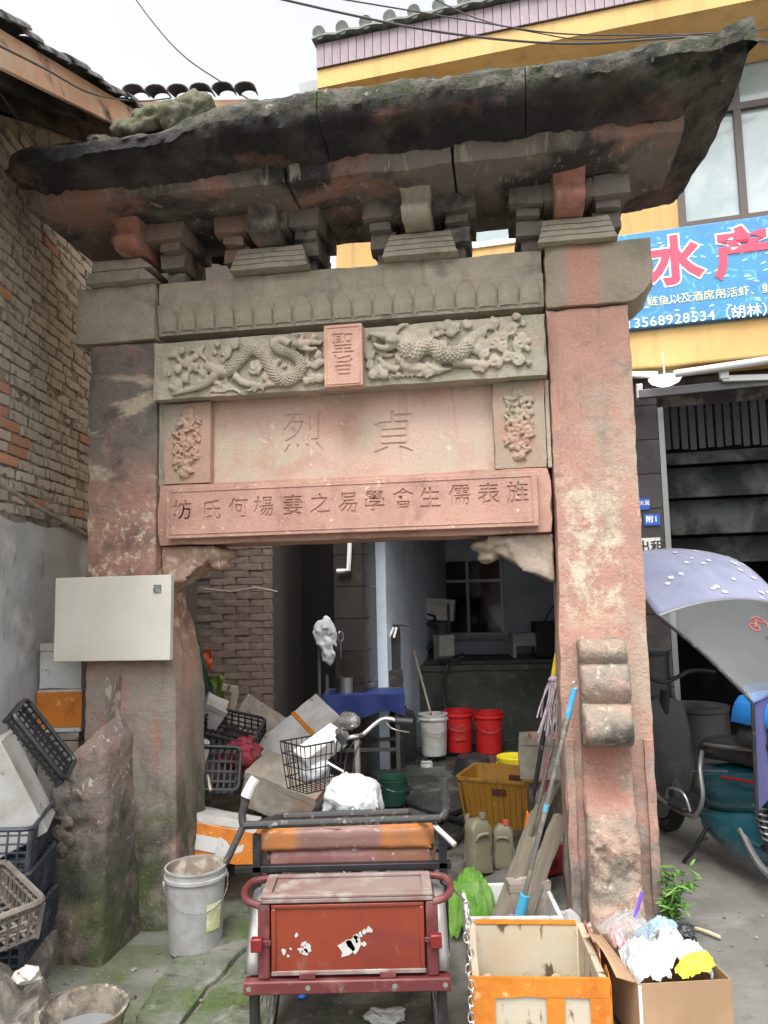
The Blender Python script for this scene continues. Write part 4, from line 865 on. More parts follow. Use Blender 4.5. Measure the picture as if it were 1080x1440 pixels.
# shop front: rail with hanging strips and half-open shutter sections
MB().b6(-.15, 4, .05, .20, 3.30, 3.545).build('shutter_box', M_dkwood, shop, 0)
for k in range(24): MB().b6(-.10+k*.07, -.05+k*.07, .03+.01*(k % 2), .036+.01*(k % 2), 2.92+rnd.uniform(-.01, .01), 3.30).build('hanging_strip', mat('dark_strip', (.014, .014, .016), .6, rand=.3, spec=.3), shop, 0)
for (z0, z1, v) in ((2.80, 2.905, .12), (2.52, 2.79, .24), (2.2, 2.51, .34), (1.95, 2.18, .44)): MB().b6(-.10, 4, v, v+.03, z0, z1).build('shutter_section', M_shut, shop, 0, bev=.006)
MB().b6(-.145, -.10, -.012, .10, -.05, 3.29).build('shutter_guide', M_silver, shop, 0)
MB().b6(-.34, 9, .5, 5.0, .085, .095).build('shop_floor', mat('shop_floor_dark', (.03, .03, .028), .7, spec=.2), shop, 0)
# shop sign
sign = thing('shop_signboard', 'blue fish shop signboard with pink characters and a phone number', 'sign', SHOP.world(.4, -.32, 3.93), (0, 0, SHOP.rot))
MB().b6(-1.35, 2.6, -.03, .03, -.02, .80).build('board', M_sign, sign, 0, bev=.004)
MB().b6(-1.37, 2.62, .03, .09, -.04, .82).build('frame', M_silver, sign, 0)
def stext(body, px, py, size, m, ext, off, lay, sc=(1, 1, 1)):
    u, z = SHOP.at(px, py, -.35); return text(body, size, m, sign, (u-.4, -.032-lay, z-3.93), ext=ext, off=off, sc=sc)
for ch, x, y in (('水', 949, 371), ('产', 1044, 359)):
    stext(ch, x, y, .43, M_swhite, .001, .030, .001); stext(ch, x, y, .43, M_spink, .002, .016, .003)
def srow(body, px, py, size, m, off):
    u, z = SHOP.at(px, py, -.35); adv = [size*(.56 if ch.isascii() else 1.0) for ch in body]; p = u-.4-sum(adv)/2
    for ch, a_ in zip(body, adv): text(ch, size, m, sign, (p+a_/2, -.034, z-3.93), off=off, ext=.001); p += a_
srow('、鲢鱼以及酒席用活虾、鲜虾', 997, 416, .088, M_scream, 0); srow('：13568928534（胡林）', 973, 447, .115, M_swhite, .0008)
ft = MB(); fr = random.Random(4)
for k in range(46):
    u, z = SHOP.at(fr.uniform(900, 1080), fr.uniform(335, 440), -.35)
    if .03 < z-3.93 < .76: ft.ball((u-.4, -.032, z-3.93), (.028, .0015, .009), 1, (0, fr.uniform(-.4, .4), 0))
ft.build('fish_print', mat('fish_print', (.35, .62, .72), .4), sign, kind='stuff')
def chars_row(body, size, m, parent, x, z, off):
    adv = [size*(.58 if ch.isascii() else 1.0) for ch in body]; p = x-sum(adv)/2
    for ch, a in zip(body, adv): text(ch, size, m, parent, (p+a/2, -.005, z), off=off, ext=.001); p += a
# small plates on the column
def plate(name, label, px0, py0, px1, py1, m, cat):
    u0, z1 = SHOP.at(px0, py0, -.05); u1, z0 = SHOP.at(px1, py1, -.05)
    t = thing(name, label, cat, SHOP.world((u0+u1)/2, -.034, z0), (0, 0, SHOP.rot)); MB().b6(-(u1-u0)/2, (u1-u0)/2, -.003, .013, 0, z1-z0).build('plate', m, t, 0); return t, z1-z0
t, h = plate('rental_notice', 'white paper rental notice on the dark tiled column', 893, 757, 931, 797, M_paper, 'notice')
chars_row('出租', .115, M_ink, t, .02, h*.66, .002); chars_row('92237962', .05, M_ink, t, .02, h*.3, 0)
t, h = plate('address_plate', 'small blue house number plate above the rental notice', 905, 723, 929, 738, M_sblue, 'plate')
chars_row('附1', .065, M_swhite, t, 0, h*.5, .001)
t, h = plate('door_sticker', 'small blue sticker with white characters, topmost on the dark column', 899, 701, 914, 716, M_sblue, 'sticker')
chars_row('天翼', .045, M_swhite, t, 0, h*.55, 0)
# awning arms and lamps under the fascia
def shopbar(name, label, a, b, ra, m, cat, off=-.45, sq=None):
    ua, za = SHOP.at(*a, off); ub, zb = SHOP.at(*b, off); A, B_ = SHOP.world(ua, off, za), SHOP.world(ub, off, zb)
    return A, B_
t = thing('awning_frame', 'grey folding awning arm under the yellow fascia beam', 'awning', SHOP.world(0, 0, 3.3), (0, 0, SHOP.rot))
def SP(px, py, off): u, z = SHOP.at(px, py, off); return Vector((u, off, z-3.3))
MB().bar(SP(898, 555, -.40), SP(1100, 535, -.40), .05, .07).build('arm', M_gsteel, t, 0, bev=.006); MB().box(SP(899, 552, -.36), (.05, .12, .12)).build('bracket', M_awn, t, 0, bev=.006)
MB().bar(SP(1015, 533, -.45), SP(1110, 530, -.42), .045, .05).build('arm', M_awn, t, 0, bev=.006); MB().box(SP(1018, 528, -.45), (.07, .06, .07)).build('elbow', M_awn, t, 0, bev=.008)
MB().tube([SP(948, 526, -.5), SP(1110, 502, -.5)], .032, 12).build('roller_tube', M_lamp, t); MB().bar(SP(898, 530, -.30), SP(1110, 504, -.30), .02, .02).build('cable', M_gsteel, t)
t = thing('tube_lamp', 'short white tube lamp just right of the pillar under the fascia', 'lamp', SHOP.world(0, 0, 3.3), (0, 0, SHOP.rot))
MB().bar(SP(880, 527, -.33), SP(925, 527, -.33), .055, .05).build('housing', M_lamp, t, 0, bev=.008)
t = thing('ceiling_lamp', 'shallow white dish lamp under the fascia beside the tube lamp', 'lamp', SHOP.world(0, 0, 3.3), (0, 0, SHOP.rot))
c = SP(935, 534, -.42); MB().lathe([(0, -.05), (.06, -.045), (.11, -.02), (.13, .01), (.12, .015), (0, .018)], 24, c).build('shade', M_tube, t); MB().tube([c+Vector((0, 0, .01)), c+Vector((0, .05, .25))], .008, 6).build('stem', M_awn, t)

# ================================================================== props
def at_ground(x, y): return ground_h(x, y)+.004
# ---- foam boxes
def foam_box(name, label, L, W, H, loc, rot, body=M_foam, inner=None, tape=None, t=.028, lid=False, group=None, cat='foam box'):
    b = thing(name, label, cat, loc, rot, group); mb = MB(); l, w_ = L/2, W/2
    if lid:
        sd_ = int(abs(L*97+W*31+loc[0]*53)) % 50; mb.stone(-l, l, -w_, w_, 0, H-.045, .035, .010, .006, sd_); mb.build('tray', body, b, 50); MB().stone(-l-.003, l+.003, -w_-.003, w_+.003, H-.042, H, .03, .010, .006, sd_+3).build('lid', body, b, 50)
    else:
        mb.b6(-l, l, -w_, w_, 0, t).b6(-l, -l+t, -w_, w_, t, H).b6(l-t, l, -w_, w_, t, H).b6(-l+t, l-t, -w_, -w_+t, t, H).b6(-l+t, l-t, w_-t, w_, t, H)
        # one watertight tray
        mb = MB(); o = [(-l, -w_), (l, -w_), (l, w_), (-l, w_)]; i = [(-l+t, -w_+t), (l-t, -w_+t), (l-t, w_-t), (-l+t, w_-t)]; k = .985
        vs = [(x*k, y*k, 0) for x, y in o]+[(x, y, H) for x, y in o]+[(x, y, H) for x, y in i]+[(x*.98, y*.98, t) for x, y in i]
        fs = [(3, 2, 1, 0)]+[(j, (j+1) % 4, 4+(j+1) % 4, 4+j) for j in range(4)]+[(4+j, 4+(j+1) % 4, 8+(j+1) % 4, 8+j) for j in range(4)]+[(8+j, 8+(j+1) % 4, 12+(j+1) % 4, 12+j) for j in range(4)]+[(12, 13, 14, 15)]
        mb.add(vs, fs); mb.build('tray', inner or body, b, 30, bev=.006)
    for (x0, x1, y0, y1, z0, z1) in (tape or ()): MB().b6(x0*l, x1*l, y0*w_, y1*w_, z0*H, z1*H).build('tape', M_tape, b, bev=.003)
    return b
e = 1.012
def band(x, wd): return (x-wd, x+wd, -e, e, -.012, 1.012)
HB = lambda z0, z1: (-e-.006, e+.006, -e-.006, e+.006, z0, z1)
def rim_tape(b, L, W, H, t=.028, front=True):
    l, w_ = L/2+.004, W/2+.004
    for nm, q in (('side', (-l-.004, -l+t+.008, -w_, w_)), ('back', (-l+t+.009, l-t-.009, w_-t-.008, w_+.004)), ('side', (l-t-.008, l+.004, -w_, w_))):
        r_ = random.Random(int(q[0]*1000)); x0, x1, y0, y1 = q
        z0 = H-.05-r_.random()*.02
        long_x = (x1-x0) > (y1-y0)
        def fm(a, bb, c):
            zz = H+.005 if c > .5 else z0+.02*fbm((a*4, bb*4, 3))
            return (x0+(x1-x0)*a, y0+(y1-y0)*bb, zz)
        # saddle: outer skirt only, so the inside of the wall stays visible
        if nm == 'back': MB().b6(x0, x1, y0, y1, H+.001, H+.005).build('tape', M_tape, b)
        if nm == 'side' and q[0] < 0: MB().solid(lambda a, bb, c: (-l-.004+.003*a, -w_+2*w_*bb, (H*.28+.03*fbm((bb*5, 1, 2)))+(H+.004-H*.28)*c), 1, 12, 6).build('tape', M_tape, b)
        if nm == 'side' and q[0] > 0: MB().solid(lambda a, bb, c: (l+.001+.003*a, -w_+2*w_*bb, (H*.45+.05*fbm((bb*5, 7, 2)))+(H+.004-H*.45)*c), 1, 12, 6).build('tape', M_tape, b)
# open box in the right foreground
gz = at_ground(.53, 3.2)
fb = foam_box('foam_box', 'open stained foam box with orange tape in front of the white foam box', .49, .50, .33, (.545, 3.20, gz+.005), (0, 0, -.07), inner=M_foami)
rim_tape(fb, .49, .50, .33)
l, w_, H = .249, .254, .33
def tp(x0, x1, z0, z1, y=-w_): MB().solid(lambda a, b, c: (x0+(x1-x0)*a+.004*fbm((a*3, c*9, x0*9)), y-.003*b-.003*abs(fbm((a*9, c*7, x0*5))), z0+(z1-z0)*c+.008*fbm((a*8, x0, 2))*(1-c)), 10, 1, 4).build('tape', M_tape, fb)
tp(-l, l, .275, H+.006); tp(-l, -.165, .0, .275); tp(.02, .085, .0, .272, -w_+.0005); tp(.175, l, .0, .274); MB().solid(lambda a, b, c: (-.25+.5*a, -w_-.002+.022*b, H+.002+.004*c), 8, 1, 1).build('tape', M_tape, fb)
cr = crumple(31, (.06, .05, .05), .5, 3); cr.xf(Matrix.Translation((.225, -w_-.02, .12))); cr.build('loose_tape', M_tape, fb)
d = MB().solid(lambda a, b, c: (-.2+.4*a, -.2+.4*b, .03+(.10+.028*fbm((a*7, b*7, 1)))*c), 22, 22, 1).build('fish_scraps', mat('scraps', (.42, .37, .27), .7, layers=[dict(c=(.22, .17, .10), s=22, lo=.45, hi=.6), dict(c=(.62, .5, .3), s=30, lo=.56, hi=.66), dict(c=(.55, .25, .08), s=14, lo=.64, hi=.7)], bump=(80, .9, .01)), fb)
tag(crumple(5, (.036, .03, .022), .5, 3, -.012).build('red_scrap', mat('red_scrap', (.48, .10, .09), .5, bump=(60, .5, .005))), 'crumpled pink red scrap lying in the stained open foam box', 'scrap').location = (.44, 3.10, gz+.155)
# white box with mop and planks
gz2 = at_ground(.58, 4.05)
foam_box('foam_box', 'clean white open foam box holding the planks and blue mop', .46, .44, .20, (.58, 4.03, gz2+.006), (0, 0, -.03), t=.022)
c = crumple(9, (.17, .13, .05), .5, 4, -.03); o = tag(c.build('mop_bundle', mat('purple_mop', (.25, .19, .27), .9, layers=[dict(c=(.38, .33, .38), s=30), dict(c=(.12, .1, .1), s=12)], bump=(90, 1, .01))), 'dirty purple grey mop head in the clean white foam box', 'mop head'); o.location = (.56, 4.0, gz2+.08)
foam_box('foam_box', 'grey dirty foam box standing on end inside the clean white foam box', .22, .10, .20, (.70, 4.16, gz2+.05), (0, 0, .1), body=M_foamd, lid=True)
c = crumple(14, (.075, .05, .10), .45, 4, -.09); o = tag(c.build('grey_rag', mat('grey_rag', (.34, .33, .33), .85, bump=(16, .8, .015))), 'grey rag hanging at the right corner of the clean white foam box', 'rag'); o.location = (.83, 3.86, gz2+.12)
# crumpled green net bag
nb = thing('net_bag', 'crumpled bright green net bag beside the planks', 'net', (.40, 4.20, gz2+.05))
film(5, .15, .12, .22, 60, .07).build('net_film', M_net, nb); film(8, .12, .10, .14, 50, .06).xf(Matrix.Translation((-.03, -.06, .0))).build('net_film', M_net, nb)
# ---- cardboard box of rubbish
gc = at_ground(1.02, 3.1)
cb = thing('cardboard_box', 'open cardboard box filled with plastic rubbish in the right foreground', 'box', (1.02, 3.10, gc), (0, 0, .06))
for (x0, x1, y0, y1) in ((-.165, .165, -.205, -.2), (-.165, .165, .2, .205), (-.17, -.165, -.205, .205), (.165, .17, -.205, .205)): MB().b6(x0, x1, y0, y1, .006, .245).build('side', M_card, cb, 0)
MB().b6(-.165, .165, -.2, .2, 0, .005).build('bottom', M_card, cb, 0)
MB().solid(lambda a, b, c: (-.172-.06*c-.01*b, -.19+.38*a, .245+.05*c*math.sin(a*2.5+.4)), 8, 1, 4).build('flap', M_card, cb); MB().box((-.165, -.206, .13), (.012, .004, .22)).build('tape', M_paper, cb)
def rubbish(name, label, seed, r, px, m, cat='bag', amp=.5, rot=(0, 0, 0), sub=5):
    o = tag(crumple(seed, r, amp, sub, -r[2]*.8, 2.6).build(name, m), label, cat); o.location = px; o.rotation_euler = rot; return o
M_clr = mat('clear_bag', (.72, .75, .76), .16, trans=.35, alpha=.8, bump=(22, 1, .015))
def film_bag(label, seed, rx, ry, h, loc, m, rot=(0, 0, 0), fold=.028, name='plastic_bag', cat='bag'):
    o = tag(film(seed, rx, ry, h, 46, fold).build(name, m), label, cat); o.location = loc; o.rotation_euler = rot; return o
M_film = mat('milky_film', (.66, .69, .71), .28, trans=.25, bump=(30, .5, .006))
M_zip = mat('clear_film', (.70, .74, .76), .15, trans=.6, alpha=.55, bump=(30, .6, .006))
film_bag('large milky plastic bag at the front left of the cardboard box', 41, .075, .12, .07, (.95, 3.07, gc+.235), M_film, (.1, -.15, .2))
film_bag('clear zip bag with purple seal sticking out behind the cardboard box', 42, .10, .09, .08, (.95, 3.25, gc+.26), M_zip, (.5, .1, .2), .035)
film_bag('pale blue bag at the back of the cardboard box', 43, .10, .07, .06, (1.08, 3.25, gc+.25), M_bagb, (.3, 0, .1))
film_bag('yellow bag at the front right of the cardboard box', 44, .08, .045, .03, (1.10, 2.965, gc+.268), M_bagy, (.1, -.2, .35), .02)
rubbish('plastic_bag', 'black bag scrap at the back right of the cardboard box', 46, (.045, .05, .04), (1.15, 3.19, gc+.275), M_blkp)
M_grim = mat('grimy_bag', (.62, .62, .60), .4, layers=[dict(c=(.10, .09, .08), s=9, lo=.50, hi=.60), dict(c=(.6, .2, .22), s=7, lo=.60, hi=.68), dict(c=(.25, .45, .6), s=6, lo=.62, hi=.7)], bump=(24, .7, .008))
film_bag('white bag with grey smears in the middle of the cardboard box', 47, .085, .085, .075, (1.05, 3.11, gc+.25), M_grim, (0, .1, .5), .03)
film_bag('white translucent bag at the right side of the cardboard box', 48, .06, .085, .05, (1.125, 3.06, gc+.245), M_film, (.1, .2, 0))
rubbish('snack_wrapper', 'red and white snack wrapper at the left edge of the cardboard box', 49, (.03, .05, .05), (.885, 3.2, gc+.265), M_bagp, 'wrapper')
tag(MB().bar((.965, 3.22, gc+.335), (1.01, 3.26, gc+.415), .012, .006).build('zip_seal', mat('purple_seal', (.13, .06, .5), .4)), 'purple zip strip of the clear bag in the cardboard box', 'zip strip')
wr = tag(MB().solid(lambda a, b, c: (.05*a-.025, .003*b+.02*math.sin(c*3), .20*c), 3, 1, 6).build('wrapper_strip', mat('pink_stripe', (.45, .22, .22), .5, layers=[dict(c=(.75, .68, .64), s=60, lo=.5, hi=.52, sc=(.2, .2, 1))])), 'pink striped packaging leaning on the foot of the right pillar', 'packaging'); wr.location = (.90, 3.52, at_ground(.9, 3.52)); wr.rotation_euler = (-.25, -.2, .3)

# ---- leaning poles, mops and planks by the right pillar
def pole(name, label, cat, segs):
    """segs: (a, b, r0, r1, material, part)"""
    t = thing(name, label, cat, segs[0][0])
    for (a, b, r0, r1, m, nm) in segs: MB().tube([Vector(a)-t.location, Vector(b)-t.location], [r0, r1], 12).build(nm, m, t)
    return t
A = Vector((.60, 3.98, gz2+.06)); B = onY(808, 968, 3.84); D = B-A; P = lambda t: A+D*t
m1 = pole('mop', 'long mop with sky blue handle and blue socket standing in the white foam box', 'mop', [(P(0), P(.16), .028, .024, M_bluep, 'socket'), (P(.16), P(.5), .012, .012, M_pole, 'shaft'), (P(.5), P(.53), .014, .014, M_bluep, 'collar'), (P(.53), P(.80), .012, .011, M_pole, 'shaft'), (P(.69), P(.71), .016, .016, M_pole, 'ring'), (P(.80), P(.88), .015, .015, M_pole, 'joint'), (P(.88), P(1), .015, .015, M_bluep, 'grip')])
MB().tube([P(1)-A+Vector((.012*math.cos(a), 0, .015+.018*math.sin(a))) for a in [k*PI/8 for k in range(-4, 13)]], .002, 6).build('hanging_loop', M_chrome, m1)
A2 = onz(716, 1192, .12); A2 = Vector((A2.x, 4.62, .18)); B2 = onY(784, 920, 4.30); D2 = B2-A2; P2 = lambda t: A2+D2*t
pole('broom_pole', 'dark pole with yellow grip and orange joint leaning on the right pillar', 'pole', [(P2(0), P2(.18), .013, .013, M_pole, 'shaft'), (P2(.18), P2(.25), .022, .022, M_orgp, 'joint'), (P2(.25), P2(.9), .014, .014, M_bar, 'shaft'), (P2(.9), P2(1), .017, .017, M_ylwp, 'grip')])
A3 = Vector((.66, 4.40, gz2+.04)); B3 = onY(779, 1040, 4.28); D3 = B3-A3; P3 = lambda t: A3+D3*t
pole('thin_pole', 'thin silver pole between the orange jointed pole and the blue mop', 'pole', [(P3(0), P3(.62), .011, .011, M_plank, 'shaft'), (P3(.62), P3(.70), .014, .014, M_chrome, 'collar'), (P3(.70), P3(1), .010, .009, M_chrome, 'shaft')])
A4 = onY(752, 1170, 4.55); B4 = onY(772, 1060, 4.55)
pole('dustpan_handle', 'hot pink plastic tool handle among the leaning poles', 'handle', [(A4+(A4-B4)*.35, A4, .018, .022, M_pink, 'grip'), (A4, B4, .022, .010, M_pink, 'handle')])
mp = thing('string_mop', 'upturned grey string mop hanging by the right pillar', 'mop', onY(778, 1045, 4.28)); mr_ = random.Random(3)
for k in range(34):
    a = onY(779+mr_.uniform(-5, 6), 952+mr_.uniform(-3, 4), 4.26+mr_.uniform(-.03, .03)); b = onY(775+mr_.uniform(-20, 16), 1025+mr_.uniform(-18, 22), 4.25+mr_.uniform(-.05, .03)); mid = (a+b)/2+Vector((mr_.uniform(-.02, .02), 0, mr_.uniform(-.01, .03)))
    MB().tube([q-mp.location for q in smoothpts([a, mid, b], 3)], .0045, 5).build('strand', M_mop, mp)
MB().ball(onY(779, 955, 4.26)-mp.location, (.03, .03, .02), 2, fn=lambda p: 1+.3*fbm(p, 4)).build('mop_crown', mat('mop_crown', (.36, .28, .34), .9), mp)
def plank(label, a, b, wd, th, up):
    a, b = Vector(a), Vector(b); n = (b-a); L = n.length; t = tag(MB().solid(lambda x, y, z: ((x-.5)*wd+.004*fbm((z*9, 1, 2)), (y-.5)*th, z*L+(.02*fbm((x*4, y, 5)) if z in (0, 1) else 0)), 3, 1, 14, .004).build('plank', M_plank), label, 'plank')
    z = n.normalized(); x = Vector(up).cross(z).normalized(); y = z.cross(x); t.matrix_world = Matrix.Translation(a) @ Matrix((x, y, z)).transposed().to_4x4(); return t
plank('weathered grey plank leaning out of the white foam box, the left one', (.50, 4.02, gz2+.03), onY(772, 1105, 4.62), .06, .09, (0, 1, .2))
plank('weathered grey plank leaning by the right pillar, the thick right one', (.58, 3.94, gz2+.04), onY(788, 1150, 4.36), .075, .05, (0, 1, .2))
t = thing('gutter_offcut', 'dark U shaped gutter offcut leaning behind the grey planks', 'gutter', (.70, 4.30, gz2+.05)); a = Vector((.70, 4.30, gz2+.05)); b = onY(790, 1105, 4.72)
z = (b-a).normalized(); x = Vector((0, 1, 0)).cross(z).normalized(); y = z.cross(x); MM = Matrix((x, y, z)).transposed()
for nm, c_, d_ in (('web', (0, 0), (.075, .006)), ('flange', (-.036, -.03), (.006, .055)), ('flange', (.036, -.03), (.006, .055))):
    L = (b-a).length; MB().box(MM @ Vector((c_[0], c_[1], L/2)), (d_[0], d_[1], L), MM).build(nm, M_plank if nm == 'web' else M_rub1, t, 0)
tag(crumple(77, (.15, .12, .10), .3, 4, -.08).build('red_sack', mat('red_sack', (.32, .02, .025), .6, bump=(16, .6, .012))), 'dark red sack on the ground behind the planks', 'sack').location = (.92, 4.75, .16)

# ---- jugs
def jug(label, loc, rz, s):
    t = thing('plastic_jug', label, 'jug', loc, (0, 0, rz), 'plastic jugs by the amber crate', s)
    MB().solid(lambda a, b, c: ((a-.5)*.125*(1 if c < .86 else 1-.45*(c-.86)/.14), (b-.5)*.085*(1 if c < .8 else 1-.35*(c-.8)/.2), .27*c), 6, 4, 14, .012).build('body', M_jug, t, 50)
    MB().tube([(.02, -.015, .268), (.02, -.015, .295)], .019, 14).build('cap', M_redink if s < 1.1 else M_jug, t)
    MB().tube(smoothpts([Vector((-.04, -.043, .175)), Vector((-.03, -.055, .20)), Vector((.02, -.055, .20)), Vector((.035, -.043, .175))], 4), .008, 8).build('handle', M_foamd, t)
    MB().b6(.0625, .064, -.02, .02, .06, .15).build('label_sticker', M_paper, t)
    return t
p = onz(674, 1224, .03); jug('taller olive plastic jug with a pointed side beside the green net', (p.x, p.y, .02), .5, 1.2); p = onz(709, 1218, .03); jug('smaller olive plastic jug with a red printed neck', (p.x, p.y, .02), -.15, .99)

# ---- plastic crates
def crate(name, label, L, W, H, loc, rot, m, cols=7, rows=3, group=None, floor=True, flare=1.0, rimw=.022):
    t = thing(name, label, 'crate', loc, rot, group); l, w_ = L/2, W/2; th = .006
    def side(x0, y0, x1, y1, n):
        mb = MB(); a, b = Vector((x0, y0, 0)), Vector((x1, y1, 0)); d = (b-a)
        for i in range(n+1):
            f = i/n; p = a+d*f; mb.bar(p*1.0+Vector((0, 0, .0)), Vector((p.x*flare, p.y*flare, H-.01)), .011 if 0 < i < n else .02, th*1.4, up=(d.y, -d.x, 0) if False else d)
        for j in range(rows+1):
            z = .012+(H-.04)*j/rows; k = 1+(flare-1)*z/H; mb.bar(Vector((a.x*k, a.y*k, z)), Vector((b.x*k, b.y*k, z)), .02 if j in (0,) else .011, th)
        mb.build('side', m, t, 0)
    side(-l, -w_, l, -w_, cols); side(l, -w_, l, w_, max(3, int(cols*W/L))); side(l, w_, -l, w_, cols); side(-l, w_, -l, -w_, max(3, int(cols*W/L)))
    L2, W2 = l*flare, w_*flare
    cn = []
    for (cx_, cy_, a0) in ((L2-.03, W2-.03, 0), (-L2+.03, W2-.03, 1), (-L2+.03, -W2+.03, 2), (L2-.03, -W2+.03, 3)):
        for k in range(5): a = (a0+k/4)*PI/2; cn.append(Vector((cx_+.036*math.cos(a), cy_+.036*math.sin(a), H)))
    rm = MB(); n = len(cn)
    rm.tube(cn+[cn[0], cn[1]], rimw/2, 6); rm.build('rim', m, t, 50)
    if floor:
        mb = MB(); nx = max(5, int(L/.035)); ny = max(4, int(W/.05))
        for i in range(1, nx): mb.bar((-l+L*i/nx, -w_, .008), (-l+L*i/nx, w_, .008), .012, .006)
        for i in range(1, ny): mb.bar((-l, -w_+W*i/ny, .014), (l, -w_+W*i/ny, .014), .014, .006)
        mb.build('floor_grid', m, t, 0)
    return t
# amber basket: closed sides with handle slots
yc = thing('amber_basket', 'large amber plastic basket with stained sides behind the leaning poles', 'basket', (.86, 5.80, .03), (0, 0, -.42))
l0, w0, l1, w1, H = .25, .18, .31, .235, .37
mb = MB(); N_ = 24
def rr(l, w_, z, r=.05):
    out = []
    for (cx_, cy_, a0) in ((l-r, w_-r, 0), (-l+r, w_-r, 1), (-l+r, -w_+r, 2), (l-r, -w_+r, 3)):
        for k in range(6): a = (a0+k/5)*PI/2; out.append(Vector((cx_+r*math.cos(a), cy_+r*math.sin(a), z)))
    return out
rings = [rr(l0, w0, 0)]+[rr(l0+(l1-l0)*k/6, w0+(w1-w0)*k/6, H*k/6) for k in range(1, 7)]+[rr(l1+.018, w1+.018, H), rr(l1+.018, w1+.018, H+.02), rr(l1-.008, w1-.008, H+.02)]+[rr(l0-.008+(l1-l0)*k/6, w0-.008+(w1-w0)*k/6, .01+H*k/6) for k in range(6, -1, -1)]
for R_ in rings: mb.v += R_
for i in range(len(rings)-1):
    for k in range(N_): mb.f.append([i*N_+k, i*N_+(k+1) % N_, (i+1)*N_+(k+1) % N_, (i+1)*N_+k])
mb.f.append(list(range(N_))[::-1]); mb.f.append([(len(rings)-1)*N_+k for k in range(N_)]); mb.build('shell', M_ycr, yc, 50)
for (x, y, rz_) in ((0, w1+.004-.02, 0), (0, -w1-.002+.002, 0)): MB().b6(-.05, .05, y-.012, y+.012, H-.085, H-.045).build('handle_slot', mat('slot_dark', (.10, .03, .02), .8), yc, bev=.006)
for k in range(9): MB().b6(.07+k*.012, .075+k*.012, w1-.040, w1-.034, H-.15, H-.09).build('vent_slot', mat('slot_dark', (.10, .03, .02), .8), yc)
for s in (-1, 1):
    for k in range(14): MB().bar((-.26+.04*k, s*(w0+.012), .02), (-.29+.0446*k, s*(w1+.004), H-.02), .010, .012).build('rib', M_ycr, yc)
for s in (-1, 1):
    for k in range(10): MB().bar((s*(l0+.012), -.16+.0355*k, .02), (s*(l1+.004), -.20+.0444*k, H-.02), .010, .012).build('rib', M_ycr, yc)
# ---- buckets
def bucket(name, label, loc, r, H, m, mi=None, handle=True, lidm=None, group=None, sticker=None, handle_up=False, rot=(0, 0, 0)):
    t = thing(name, label, 'bucket', loc, rot, group); rb = r*.86
    MB().lathe([(0, 0), (rb, 0), (rb+.002, .006), (r*.975, H*.86), (r*1.05, H*.865), (r*1.05, H*.90), (r*.99, H*.905), (r*.995, H*.97), (r*1.03, H*.975), (r*1.03, H), (r*.97, H), (r*.94, H*.8), (rb*.96, .012), (0, .012)], 36).build('body', m, t, 45)
    if mi: MB().lathe([(r*.955, H*.985), (r*.932, H*.8), (rb*.95, .02), (0, .02)], 36).build('inside_coating', mi, t, 45)
    if lidm: MB().lathe([(0, H+.012), (r*.9, H+.012), (r*.92, H+.004), (r*1.06, H+.006), (r*1.07, H-.03), (r*1.045, H-.03)], 36).build('lid', lidm, t, 45)
    if handle:
        a0 = .25; MB().tube([Vector((r*1.06*math.cos(a), -r*1.06*math.sin(a)-.004, H*.82-abs(math.sin(a))*H*.28 if not handle_up else H*.82+abs(math.sin(a))*H*.5)) for a in [PI*k/16 for k in range(17)]], .0025, 6).build('handle', M_chrome, t)
        for s in (-1, 1): MB().tube([(s*r*1.03, 0, H*.82), (s*r*1.085, 0, H*.82)], .014, 10).build('handle_lug', m, t)
    if sticker: MB().solid(lambda a, b, c: ((r*.945+.0035*b+.012*c)*math.sin(.25+.55*a), -(r*.945+.0035*b+.012*c)*math.cos(.25+.55*a), H*.30+H*.32*c), 6, 1, 4).build('sticker', sticker, t)
    return t
M_stk = mat('bucket_sticker', (.58, .60, .30), .6, layers=[dict(c=(.7, .7, .66), s=20, lo=.5, hi=.6), dict(c=(.3, .4, .1), s=30, lo=.6, hi=.66)])
bucket('paint_bucket', 'grimy white paint bucket with yellow sticker beside the left pillar', (-1.0, 4.08, at_ground(-1, 4.08)+.004), .15, .40, M_wb, M_wbi, sticker=M_stk, rot=(0, 0, .35))
bucket('paint_bucket', 'clean white bucket beside the two red buckets', (.47, 8.3, .05), .15, .42, M_foam, rot=(0, 0, .2))
G_RB = 'red buckets by the tank wall'
tr = bucket('paint_bucket', 'red bucket standing next to the clean white bucket, with faint print', (.75, 8.45, .05), .155, .43, M_rb, group=G_RB)
MB().solid(lambda a, b, c: (.148*math.sin(-.4+.8*a), -.150*math.cos(-.4+.8*a)-.002*b-.004*c, .13+.18*c), 8, 1, 2).build('print', mat('red_bucket_print', (.42, .03, .03), .4, layers=[dict(c=(.55, .2, .12), s=26, lo=.58, hi=.62)]), tr)
bucket('paint_bucket', 'red bucket, the right one of the two, without print', (1.06, 8.35, .05), .155, .42, M_rb, group=G_RB)
bucket('lidded_tub', 'yellow tub with yellow lid behind the amber basket', (1.08, 6.75, .03), .155, .30, M_yb, lidm=M_yb)
bucket('small_pail', 'small dark green pail under the blue covered table', (.02, 6.55, .02), .12, .22, mat('green_pail', (.03, .10, .07), .4), rot=(0, 0, .6))
tag(MB().tube([(.43, 8.33, .08), onY(607, 1008, 8.35), onY(582, 915, 8.6)], .012, 8).build('ladle_pole', M_foami), 'pale thin pole standing in the clean white bucket', 'pole')
